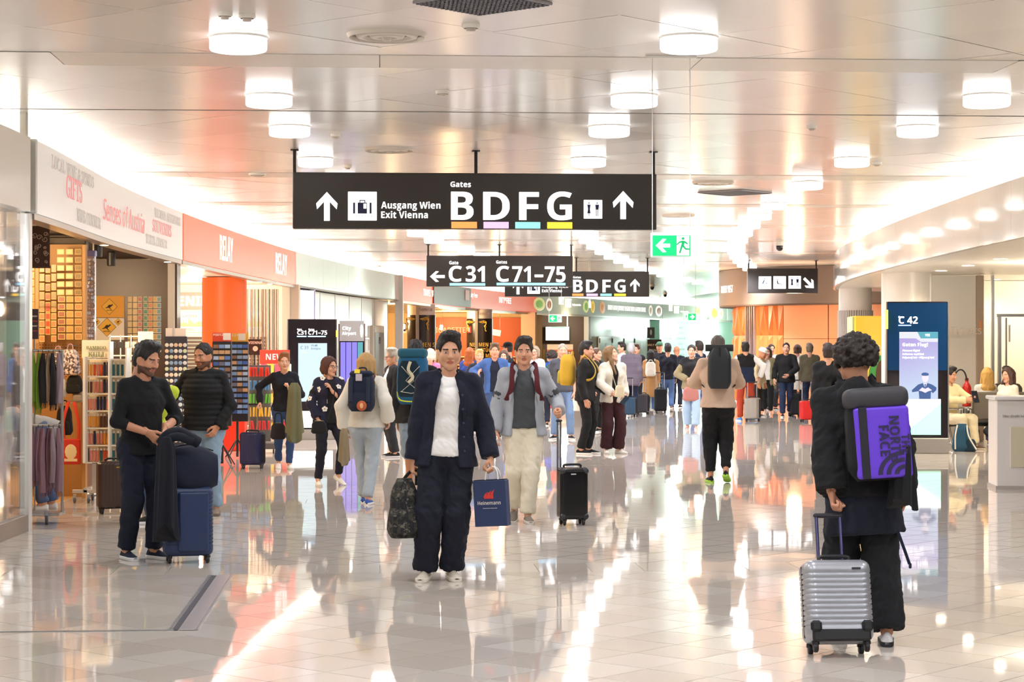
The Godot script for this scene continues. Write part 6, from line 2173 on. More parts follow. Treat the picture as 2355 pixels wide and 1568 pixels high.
# ---- lounge on the right ----
func build_lounge() -> void:
	var c1 := thing("round_column", "thick plain white round column behind the right gate display", "column", gs(2085, 133))
	part(c1, "shaft", g().lathe([[0.43, 0.0], [0.43, FB + 0.02]], 40), mat("e6e0d6", 0.35))
	part(c1, "base_ring", g().lathe([[0.44, 0.0], [0.44, 0.1], [0.43, 0.11]], 40), steel)
	var c2 := thing("round_column", "white round column with a ribbed grey lower wrap under the end of the right fascia", "column", gs(1967, 104))
	part(c2, "shaft", g().lathe([[0.36, 0.0], [0.36, FB + 0.02]], 36), mat("e4e0dc", 0.35))
	var rb := g()
	for k in 44:
		var a := TAU * k / 44
		rb.rod(Vector3(cos(a) * 0.365, 0.0, sin(a) * 0.365), Vector3(cos(a) * 0.365, 2.45, sin(a) * 0.365), 0.026, 6)
	part(c2, "ribbed_wrap", rb, mat("c3bdb9", 0.4, 0.2)).set_meta("kind", "stuff")
	var yb := thing("vending_machine", "yellow vending machine with green leaf print between the two right columns", "vending machine", gs(1999, 122))
	part(yb, "body", g().box(Vector3(0, 1.12, -0.2), Vector3(0.6, 2.24, 0.7), 0.02), mat("efc03c", 0.4, 0.0, {"emit": 0.15}))
	part(yb, "side_print", g().box(Vector3(-0.32, 1.2, -0.2), Vector3(0.03, 2.05, 0.6), 0.004), mat("b9cf9a", 0.4))
	part(yb, "leaf_print", g().lathe([[0.002, 0.005], [0.5, 0.005], [0.5, -0.005]], 30), mat("3f9a45", 0.4), Transform3D(Basis(Vector3.RIGHT, PI / 2).scaled_local(Vector3(0.4, 1, 0.9)), Vector3(0.16, 1.05, 0.16)))
	part(yb, "nut_print", g().lathe([[0.002, 0.008], [0.36, 0.008], [0.36, -0.005]], 30), mat("5d3a24", 0.4), Transform3D(Basis(Vector3.RIGHT, PI / 2).scaled_local(Vector3(0.3, 1, 0.85)), Vector3(0.2, 1.1, 0.162)))
	part(yb, "orange_print", g().box(Vector3(0.05, 0.62, 0.155), Vector3(0.5, 0.2, 0.01)), mat("e58a5a", 0.4))
	for k in 3: text(yb, "lettering", ["MY", "PERFECT", "BREAK"][k], 0.075, Vector3(-0.06, 1.62 - k * 0.11, 0.155), mat("f7e7b0", 0.5), {"roll": 24.0})
	# counter at the right edge
	var s := 195.0
	var ct := thing("service_counter", "white service counter with pale lettering at the right edge in front of the lounge", "counter", gs(2345, s), -4.0)
	part(ct, "body", g().box(Vector3(0.3, 0.54, -0.3), Vector3(1.14, 1.02, 0.6), 0.012), mat("ece8e4", 0.3))
	part(ct, "top", g().box(Vector3(0.3, 1.075, -0.3), Vector3(1.2, 0.045, 0.66), 0.012), mat("f4f2ef", 0.2))
	part(ct, "plinth", g().box(Vector3(0.3, 0.02, -0.3), Vector3(1.16, 0.04, 0.62)), mat("b9b3ab", 0.4))
	part(ct, "inset_panel", g().box(Vector3(0.06, 0.5, 0.004), Vector3(0.34, 0.48, 0.014), 0.004), mat("ded6bc", 0.4))
	part(ct, "orange_tag", g().box(Vector3(0.13, 0.33, 0.014), Vector3(0.035, 0.09, 0.006)), mat("ee7a4a", 0.4))
	text(ct, "lettering", "Hier direkt beantragen", 0.03, Vector3(-0.2, 0.85, 0.004), mat("a09a96", 0.5), {"bold": false})
	# glass door in the lounge front
	var d := thing("glass_door", "glass door with slim metal frame and pull handle in the lounge front", "glass door", Vector3(8.9, 0, -36.15))
	for q in [[-0.28, 1.1, 0.06, 2.2], [1.1, 1.1, 0.06, 2.2]]: part(d, "jamb", g().box(Vector3(q[0], q[1], 0), Vector3(q[2], q[3], 0.07), 0.006), steel)
	part(d, "lintel", g().box(Vector3(0.42, 2.22, 0), Vector3(1.5, 0.05, 0.07), 0.006), steel)
	part(d, "handle", g().rod(Vector3(-0.12, 1.75, 0.08), Vector3(-0.12, 2.05, 0.08), 0.016), steel)
	part(d, "leaf_edge", g().box(Vector3(-0.16, 1.1, 0), Vector3(0.03, 2.15, 0.04)), steel)
	struct("trim_glass_post", g().box(Vector3(8.5, FB / 2, -36.15), Vector3(0.05, FB, 0.08), 0.006), steel)
	text(thing("wall_lettering", "faint grey ticket lettering on the cream lounge wall", "wall lettering", px(2222, 768, 131.5)), "lettering", "Tickets", 0.13, Vector3.ZERO, mat("cdbfae", 0.5), {"mid": true, "bold": false})
	var oh := thing("door_sign", "small orange upright label on the brown lounge post", "sign", Vector3(8.28, px(0, 748, 130).y, -36.12))
	part(oh, "plate", g().box(Vector3.ZERO, Vector3(0.03, 0.18, 0.02), 0.004), mat("d98a4a", 0.5))
	# lounge downlights
	var dd := g().disc(0.085, 0.0, -1.0, 18).mesh()
	var dr := g().lathe([[0.085, 0.0], [0.1, -0.008], [0.105, 0.0]], 18).mesh()
	for q in [[2164, 624], [2300, 597], [2226, 612], [2290, 644], [2050, 650]]:
		var sc: float = (HY - q[1]) / (FB - EYE)
		var p := px(q[0], q[1], sc)
		var t := thing("recessed_spot", "small round recessed spot in the low lounge ceiling", "ceiling light", Vector3(p.x, FB + 0.004, p.z), 0, "recessed spots of the lounge ceiling")
		part(t, "ring", dr, mat("f2efe8", 0.4))
		part(t, "lens", dd, mat("fff6e6", 0.4, 0.0, {"emit": 7.0}))
		var l := SpotLight3D.new()
		l.name = numbered("recessed_beam")
		l.position = Vector3(p.x, FB - 0.02, p.z)
		l.rotation.x = -PI / 2
		l.spot_angle = 70
		l.spot_range = 8
		l.spot_attenuation = 2.0
		l.light_size = 0.08
		l.light_color = Color("ffe9c8")
		l.light_energy = 1.0
		l.shadow_enabled = true
		add_child(l)
	room_light("lounge_glow", Vector3(8.2, 2.6, -30.5), 1.7, "fff4e4", 0.3)
	room_light("lounge_glow", Vector3(10.5, 2.6, -37.9), 1.4, "fff2de", 0.3)
	room_light("lounge_glow", Vector3(9.5, 2.6, -43.0), 1.0, "ffeccf", 0.3)
	# fire extinguisher
	var fe := thing("fire_extinguisher", "red fire extinguisher with a black hose behind the seats of the lounge", "fire extinguisher", Vector3(px(2233, 0, 134).x, 0.62, -35.4))
	part(fe, "cylinder", g().lathe([[0.002, 0.0], [0.075, 0.01], [0.08, 0.04], [0.08, 0.34], [0.06, 0.4], [0.03, 0.43], [0.03, 0.46]], 18), mat("c8281e", 0.3))
	part(fe, "valve", g().box(Vector3(0, 0.48, 0), Vector3(0.06, 0.05, 0.04), 0.008), mat("8d1f18", 0.4))
	var hp := PackedVector3Array()
	for k in 14:
		var a := PI * k / 13.0
		hp.append(Vector3(-0.13 + cos(a) * 0.12, 0.46 + sin(a) * 0.24 - k * 0.008, 0.03))
	part(fe, "hose", g().tube(hp, 0.014, 7), mat("232325", 0.5))
	var fs := thing("extinguisher_stand", "grey floor stand that holds the red fire extinguisher", "stand", Vector3(fe.position.x, 0, -35.4))
	part(fs, "post", g().box(Vector3(0, 0.31, 0), Vector3(0.08, 0.62, 0.08), 0.008), steel)
	part(fs, "foot", g().lathe([[0.002, 0.0], [0.16, 0.0], [0.16, 0.02], [0.002, 0.03]], 20), steel)
	# rows of seats, backs towards us and side on
	var black := mat("3a3835", 0.45)
	var seat := func(label: String, at: Vector3, yaw: float, n: int) -> Node3D:
		var t := thing("bench_seat", label, "bench seat", at, yaw)
		for k in n:
			var x := (k - (n - 1) / 2.0) * 0.6
			part(t, "seat_shell", g().box(Vector3(x, 0.44, 0.0), Vector3(0.52, 0.05, 0.48), 0.02), black)
			part(t, "backrest", g().box(Vector3(x, 0.72, -0.27), Vector3(0.52, 0.46, 0.04), 0.018), mat("6f675c", 0.4, 0.2), Transform3D(Basis(Vector3.RIGHT, -0.12), Vector3(0, 0.02, 0.08)))
		part(t, "beam", g().box(Vector3(0, 0.38, -0.02), Vector3(n * 0.6 + 0.1, 0.05, 0.07), 0.01), mat("9a9a9a", 0.2, 0.9))
		for e in [-1.0, 1.0]:
			var x: float = e * (n * 0.3)
			part(t, "leg", g().tube(PackedVector3Array([Vector3(x, 0.02, 0.27), Vector3(x, 0.1, 0.05), Vector3(x, 0.36, 0.0)]), 0.026, 8), mat("c9c9cb", 0.1, 1.0))
			part(t, "leg", g().tube(PackedVector3Array([Vector3(x, 0.02, -0.29), Vector3(x, 0.1, -0.07), Vector3(x, 0.36, -0.02)]), 0.026, 8), mat("c9c9cb", 0.1, 1.0))
			part(t, "armrest", g().tube(PackedVector3Array([Vector3(x, 0.4, 0.2), Vector3(x, 0.63, 0.2), Vector3(x, 0.66, 0.14), Vector3(x, 0.66, -0.16), Vector3(x, 0.6, -0.2)]), 0.02, 8), mat("c9c9cb", 0.1, 1.0))
		return t
	seat.call("black shell bench with chrome legs facing away under the blonde and dark haired sitters", gs(2302, 139) + Vector3(0, 0, 0.1), 180.0, 2)
	seat.call("bench seat beside the gate display on which the man in yellow sits", gs(2203, 141) + Vector3(0, 0, -0.25), 60.0, 1)

# ---- hanging signs and ceiling fittings ----
func arrow(k: float, roll := 0.0) -> PackedVector2Array:
	var o := PackedVector2Array()
	for p in [[-0.1, -0.5], [0.1, -0.5], [0.1, 0.16], [0.34, -0.1], [0.37, 0.1], [0.0, 0.5], [-0.37, 0.1], [-0.34, -0.1], [-0.1, 0.16]]: o.append((Vector2(p[0], p[1]) * k).rotated(roll))
	return o
func poly(a: Array, k: float) -> PackedVector2Array:
	var o := PackedVector2Array()
	for p in a: o.append(Vector2(p[0], p[1]) * k)
	return o
func picto(t: Node3D, kind: String, c: Vector3, k: float, ink: Material) -> void:
	# k is the height of the white square
	var put := func(a: Array, dx: float) -> void: part(t, "pictogram", g().prism(poly(a, k), 0.004), ink, tx(c + Vector3(dx * k, 0, 0.006)))
	var head := func(x: float, y: float, r: float) -> void: part(t, "pictogram", g().lathe([[0.001, 0.003], [r * k, 0.003], [r * k, -0.003]], 12), ink, Transform3D(Basis(Vector3.RIGHT, PI / 2), c + Vector3(x * k, y * k, 0.006)))
	if kind == "bag":
		put.call([[-0.19, -0.26], [0.13, -0.26], [0.13, 0.12], [-0.19, 0.12]], 0.03)
		put.call([[-0.05, -0.26], [0.02, -0.26], [0.02, 0.12], [-0.05, 0.12]], -0.27)
		put.call([[-0.05, -0.26], [0.02, -0.26], [0.02, 0.12], [-0.05, 0.12]], 0.3)
		for q in [[[-0.1, 0.12], [-0.07, 0.12], [-0.07, 0.2], [-0.1, 0.2]], [[0.07, 0.12], [0.1, 0.12], [0.1, 0.2], [0.07, 0.2]], [[-0.1, 0.18], [0.1, 0.18], [0.1, 0.21], [-0.1, 0.21]]]: put.call(q, 0.0)
		for j in 7: put.call([[-0.012, -0.36], [0.012, -0.36], [0.012, -0.335], [-0.012, -0.335]], -0.2 + j * 0.1)
		part(t, "pictogram_tag", g().box(c + Vector3(0.09 * k, 0.0, 0.009), Vector3(0.1, 0.17, 0.004 / k) * k, 0.0), mat("ffffff", 0.5, 0.0, {"emit": 0.8}))
	elif kind == "wc":
		head.call(-0.22, 0.33, 0.038)
		put.call([[-0.09, 0.25], [0.09, 0.25], [0.05, 0.0], [0.09, -0.22], [-0.09, -0.22], [-0.05, 0.0]], -0.22)
		for e in [-0.25, -0.2]: put.call([[-0.012, -0.22], [0.012, -0.22], [0.012, -0.37], [-0.012, -0.37]], e)
		head.call(0.22, 0.33, 0.038)
		put.call([[-0.1, 0.25], [0.1, 0.25], [0.075, -0.02], [-0.075, -0.02]], 0.22)
		for e in [0.17, 0.26]: put.call([[-0.018, -0.02], [0.018, -0.02], [0.018, -0.37], [-0.018, -0.37]], e)
		for e in [0.1, 0.34]: put.call([[-0.01, 0.22], [0.01, 0.22], [0.01, -0.04], [-0.01, -0.04]], e)
	elif kind == "baby":
		head.call(-0.03, 0.3, 0.04)
		put.call([[-0.1, 0.2], [-0.02, 0.22], [-0.14, -0.08], [-0.24, -0.08]], 0.0)
		for e in [-0.22, -0.15]: put.call([[-0.012, -0.08], [0.012, -0.08], [0.012, -0.38], [-0.012, -0.38]], e)
		put.call([[0.05, -0.02], [0.2, -0.02], [0.16, -0.08], [0.07, -0.08]], 0.0)
		put.call([[0.02, -0.15], [0.32, -0.15], [0.32, -0.17], [0.02, -0.17]], 0.0)
		head.call(0.24, 0.0, 0.03)
	elif kind == "chair":
		head.call(-0.18, 0.2, 0.04)
		put.call([[-0.24, 0.12], [-0.14, 0.12], [-0.1, -0.08], [0.12, -0.1], [0.2, -0.26], [0.16, -0.26], [0.1, -0.14], [-0.18, -0.12]], 0.0)
		var rg := PackedVector3Array()
		for j in 15: rg.append(Vector3(-0.1 + cos(PI * 0.85 + j * 0.3) * 0.17, -0.22 + sin(PI * 0.85 + j * 0.3) * 0.14, 0.0) * k)
		part(t, "pictogram", g().tube(rg, 0.01 * k, 5), ink, tx(c + Vector3(0, 0, 0.004)))
	elif kind == "run":
		head.call(0.02, 0.34, 0.07)
		put.call([[-0.02, 0.24], [0.12, 0.22], [0.26, 0.1], [0.22, 0.05], [0.1, 0.13], [0.06, 0.02], [0.16, -0.12], [0.36, -0.14], [0.36, -0.2], [0.13, -0.2], [0.0, -0.06], [-0.1, -0.36], [-0.18, -0.36], [-0.08, 0.0], [-0.04, 0.14], [-0.14, 0.12], [-0.26, 0.02], [-0.3, 0.06], [-0.16, 0.2]], 0.0)

# a hanging board; rods at the given picture columns
func board(called: String, label: String, x0: float, x1: float, y0: float, y1: float, s: float, rods: Array) -> Dictionary:
	var c := px((x0 + x1) / 2, (y0 + y1) / 2, s)
	var t := thing(called, label, "hanging sign", c, rad_to_deg(atan(AXIS)))
	part(t, "housing", g().box(Vector3(0, 0, -0.07), Vector3((x1 - x0) / s, (y1 - y0) / s, 0.14), 0.008), mat("383432", 0.32))
	for x in rods:
		var lx: float = (x - (x0 + x1) / 2) / s
		part(t, "rod", g().box(Vector3(lx, ((y1 - y0) / s / 2 + CEIL - c.y) / 2, -0.07), Vector3(0.035, CEIL - c.y - (y1 - y0) / s / 2 + 0.0, 0.035)), mat("1f1c1c", 0.4))
		part(t, "rod_plate", g().box(Vector3(lx, CEIL - c.y - 0.008, -0.07), Vector3(0.09, 0.012, 0.09), 0.003), mat("1f1c1c", 0.4))
	return {"t": t, "cx": (x0 + x1) / 2, "cy": (y0 + y1) / 2, "s": s}
func on(b: Dictionary, x: float, y: float) -> Vector3:
	return Vector3((x - b.cx) / b.s, -(y - b.cy) / b.s, 0.0)
func letter(b: Dictionary, t: String, x0: float, x1: float, ybase: float, ytop: float, m: Material) -> void:
	var h: float = (ybase - ytop) / b.s
	var o := text(b.t, "lettering", t, h, on(b, x0, ybase), m, {"depth": 0.012})
	var bb := o.mesh.get_aabb()
	var w: float = (x1 - x0) / b.s / bb.size.x
	o.transform.basis = Basis.from_scale(Vector3(w, 1, 1))
	o.transform.origin.x -= bb.position.x * w
func bar(b: Dictionary, x0: float, x1: float, y0: float, y1: float, hex: String) -> void:
	part(b.t, "colour_bar", g().box(on(b, (x0 + x1) / 2, (y0 + y1) / 2), Vector3((x1 - x0) / b.s, (y1 - y0) / b.s, 0.012), 0.002), mat(hex, 0.5, 0.0, {"emit": 0.75}))
func white_square(b: Dictionary, x: float, y: float, k: float, kind: String) -> void:
	part(b.t, "pictogram_panel", g().box(on(b, x, y), Vector3(k / b.s, k / b.s, 0.01), 0.004), mat("ffffff", 0.5, 0.0, {"emit": 0.8}))
	picto(b.t, kind, on(b, x, y), k / b.s, mat("1b2350", 0.5))
func arrow_on(b: Dictionary, x: float, y: float, k: float, roll := 0.0) -> void:
	part(b.t, "arrow", g().prism(arrow(k / b.s, roll), 0.012), mat("ffffff", 0.5, 0.0, {"emit": 0.8}), tx(on(b, x, y)))

func exit_sign(label: String, x: float, y: float, s: float, w: float, right: bool, yaw := 3.7) -> void:
	var h := w * 0.6
	var t := thing("exit_sign", label, "exit sign", px(x, y, s), yaw)
	part(t, "housing", g().box(Vector3(0, 0, -0.012), Vector3(w, h, 0.03), 0.006), mat("d5e6e0", 0.3, 0.0, {"emit": 0.25}))
	part(t, "face", g().box(Vector3(0, -h * 0.03, 0.004), Vector3(w * 0.92, h * 0.82, 0.006)), mat("0aa05c", 0.4, 0.0, {"emit": 0.55, "ecol": "12c070"}))
	var d := -1.0 if right else 1.0
	part(t, "door_print", g().box(Vector3(d * w * 0.28, -h * 0.03, 0.006), Vector3(w * 0.3, h * 0.78, 0.006)), mat("f4fffa", 0.4, 0.0, {"emit": 1.0}))
	part(t, "arrow", g().prism(poly([[0.4, 0.1], [0.4, -0.1], [-0.02, -0.1], [0.2, -0.34], [0.02, -0.36], [-0.36, 0.0], [0.02, 0.36], [0.2, 0.34], [-0.02, 0.1]] if not right else [[-0.4, 0.1], [-0.4, -0.1], [0.02, -0.1], [-0.2, -0.34], [-0.02, -0.36], [0.36, 0.0], [-0.02, 0.36], [-0.2, 0.34], [0.02, 0.1]], w * 0.46), 0.006), mat("f4fffa", 0.4, 0.0, {"emit": 1.0}), tx(Vector3(-d * w * 0.22, -h * 0.03, 0.008)))
	picto(t, "run", Vector3(d * w * 0.27, -h * 0.03, 0.006), h * 0.85, mat("0a9a58", 0.4, 0.0, {"emit": 0.4}))
	for e in [-0.46, 0.46]: part(t, "wire", g().rod(Vector3(e * w, h / 2, -0.012), Vector3(e * w, CEIL - t.position.y, -0.012), 0.0035 if s > 200 else 0.006, 5), mat("e6e4df", 0.4))
	if s > 200: part(t, "ceiling_rail", g().box(Vector3(0, CEIL - t.position.y - 0.01, -0.012), Vector3(w * 1.25, 0.02, 0.04), 0.004), mat("e9e6df", 0.4))

func build_signs() -> void:
	var wl := mat("ffffff", 0.5, 0.0, {"emit": 0.8})
	var b := board("gate_sign", "largest hanging black sign listing gates B D F G with coloured bars, nearest the camera", 675, 1513, 398, 527, 209.0, [679, 1095, 1507])
	arrow_on(b, 753, 476, 66)
	arrow_on(b, 1435, 470, 65)
	white_square(b, 834, 475, 66, "bag")
	letter(b, "Ausgang Wien", 877, 1013, 480, 465, wl)
	letter(b, "Exit Vienna", 877, 984, 502, 487, wl)
	letter(b, "Gates", 1036, 1083, 430, 418, wl)
	for q in [["B", 1037, 1089], ["D", 1111, 1172], ["F", 1194, 1240], ["G", 1259, 1316]]: letter(b, q[0], q[1], q[2], 505.5, 441, wl)
	for q in [[1038, 1097, "f08a4a"], [1112, 1170, "d9a4e2"], [1185, 1243, "7fd0cf"], [1259, 1317, "f3c73a"]]: bar(b, q[0], q[1], 510, 525, q[2])
	white_square(b, 1365, 480, 43, "wc")
	b = board("gate_sign", "middle hanging black sign for gates C31 and C71 to 75 with blue lines", 981, 1318, 588, 659, 107.0, [985, 1149, 1315])
	arrow_on(b, 1006, 636, 34, PI / 2)
	letter(b, "Gate", 1033, 1054, 608, 600.5, wl)
	letter(b, "Gates", 1141, 1166, 606, 599, wl)
	for q in [["C", 1032, 1062], ["31", 1071, 1115], ["C", 1141, 1171], ["71–75", 1178, 1301]]: letter(b, q[0], q[1], q[2], 648, 612, wl)
	bar(b, 1034, 1116, 651, 657, "86c8f2")
	bar(b, 1142, 1301, 650, 656, "86c8f2")
	b = board("gate_sign", "farthest hanging black sign listing gates B D F G, partly behind the C31 sign", 1161, 1494, 624, 682, 93.0, [1165, 1326, 1491])
	arrow_on(b, 1191, 660, 34)
	arrow_on(b, 1461, 656, 30)
	white_square(b, 1227, 661, 29, "bag")
	letter(b, "Ausgang Wien", 1246, 1306, 662, 655, wl)
	letter(b, "Exit Vienna", 1246, 1292, 672, 665, wl)
	letter(b, "Gates", 1318, 1336, 640, 635, wl)
	for q in [["B", 1318, 1340], ["D", 1348, 1375], ["F", 1386, 1405], ["G", 1414, 1439]]: letter(b, q[0], q[1], q[2], 672, 643, wl)
	for q in [[1316, 1342, "f08a4a"], [1349, 1375, "d9a4e2"], [1381, 1407, "7fd0cf"], [1413, 1440, "f3c73a"]]: bar(b, q[0], q[1], 675, 680.5, q[2])
	b = board("toilet_sign", "hanging black sign with three white toilet pictograms and a diagonal arrow", 1719, 1882, 617, 674, 90.0, [1722, 1879])
	white_square(b, 1759, 650, 29, "baby")
	white_square(b, 1793, 649.5, 29, "chair")
	white_square(b, 1828, 649, 29, "wc")
	arrow_on(b, 1861, 651, 32, -PI * 0.75)
	exit_sign("green exit sign with left arrow hanging on two long wires, the nearest and largest", 1544, 563, 311, 0.305, false)
	exit_sign("green exit sign with left arrow hanging before the dark cafe", 1277, 732, 96, 0.32, false)
	exit_sign("green exit sign with right arrow hanging before the grey green cafe fascia", 1586, 728, 94, 0.32, true)
	exit_sign("small edge-on exit sign hanging before the middle of the cafe fascia", 1357, 700, 90, 0.3, false, 82.0)
	# ceiling fittings
	for q in [[890, 78, "nearest one"], [895, 342, "one behind it"], [1640, 418, "one at the right beside the mesh panel"], [1560, 494, "one behind the exit sign"]]:
		var sc: float = (HY - q[1]) / (CEIL - EYE)
		var t := thing("round_vent", "flat round air vent in the ceiling, the %s" % q[2], "ceiling vent", Vector3((q[0] - CX) / sc, CEIL, -F / sc))
		for r in [[0.28, 0.25], [0.22, 0.16], [0.13, 0.06]]: part(t, "vent_ring", g().lathe([[r[1], -0.004], [r[1] + 0.01, -0.03], [r[0] - 0.015, -0.026], [r[0], 0.0]], 30), mat("d9cfc2", 0.35))
		part(t, "hub", g().lathe([[0.002, -0.05], [0.03, -0.045], [0.045, 0.0]], 14), mat("cfc5b8", 0.35))
		part(t, "dark_throat", g().disc(0.25, -0.003, -1.0, 24), mat("8a8178", 0.6))
	for q in [[1110, 2, 0.62, "nearest one at the top edge"], [1690, 441, 0.75, "farther one at the right"]]:
		var sc: float = (HY - q[1]) / (CEIL - EYE)
		var t := thing("mesh_panel", "grey perforated square mesh panel in the ceiling, the %s" % q[3], "ceiling panel", Vector3((q[0] - CX) / sc, CEIL - 0.012, -F / sc), 48.7)
		part(t, "frame", g().box(Vector3.ZERO, Vector3(q[2], 0.02, q[2]), 0.004), mat("8f8b8e", 0.45))
		var mq := g()
		for k in 16:
			mq.box(Vector3(0, -0.012, (k - 7.5) * q[2] / 16.5), Vector3(q[2] * 0.96, 0.006, 0.012))
			mq.box(Vector3((k - 7.5) * q[2] / 16.5, -0.012, 0), Vector3(0.012, 0.006, q[2] * 0.96))
		part(t, "mesh_grid", mq, mat("5f5d66", 0.5)).set_meta("kind", "stuff")
	for q in [[568, 32, 0.055, "right one of the pair above the nearest left lamp"], [517, 27, 0.05, "left one of the pair above the nearest left lamp"], [592, 398, 0.11, "flat one before the orange fascia"], [800, 380, 0.05, "one left of the large gate sign rod"], [772, 308, 0.05, "one beside the third left lamp"], [1867, 289, 0.05, "one between the right lamp rows"], [2017, 373, 0.06, "one right of the fourth right lamp"], [1083, 55, 0.06, "one below the nearest mesh panel"], [1018, 208, 0.06, "one in the middle between the lamp rows"]]:
		var sc: float = (HY - q[1]) / (CEIL - EYE)
		var t := thing("smoke_detector", "small white ceiling detector, the %s" % q[3], "smoke detector", Vector3((q[0] - CX) / sc, CEIL, -F / sc))
		part(t, "base", g().lathe([[q[2] * 0.8, -0.03], [q[2], -0.022], [q[2], 0.0]], 18), mat("efe9df", 0.4))
		part(t, "sensor", g().lathe([[0.002, -0.05], [q[2] * 0.5, -0.047], [q[2] * 0.55, -0.03]], 14), mat("c9bdb0", 0.4))
	for q in [[1793, 566, "before the dark ring fascia"], [1500, 664, "left of the pair over the far cafe"], [1530, 682, "right of the pair over the far cafe"]]:
		var sc: float = (HY - q[1] + 10) / (CEIL - EYE)
		var t := thing("dome_camera", "black dome camera under the ceiling, the one %s" % q[2], "camera", Vector3((q[0] - CX) / sc, CEIL, -F / sc))
		part(t, "mount", g().lathe([[0.08, -0.08], [0.09, -0.06], [0.07, 0.0]], 16), mat("e6e0d6", 0.4))
		part(t, "dome", g().ball(Vector3(0, -0.11, 0), Vector3(0.075, 0.085, 0.075), 16, 10), mat("1c1c20", 0.1))

# ---- luggage ----
func curve(p: Array, n := 5) -> PackedVector3Array:
	var o := PackedVector3Array()
	for k in p.size() - 1:
		var a: Vector3 = p[maxi(k - 1, 0)]
		var d: Vector3 = p[mini(k + 2, p.size() - 1)]
		for j in n: o.append((p[k] as Vector3).cubic_interpolate(p[k + 1], a, d, float(j) / n))
	o.append(p[p.size() - 1])
	return o

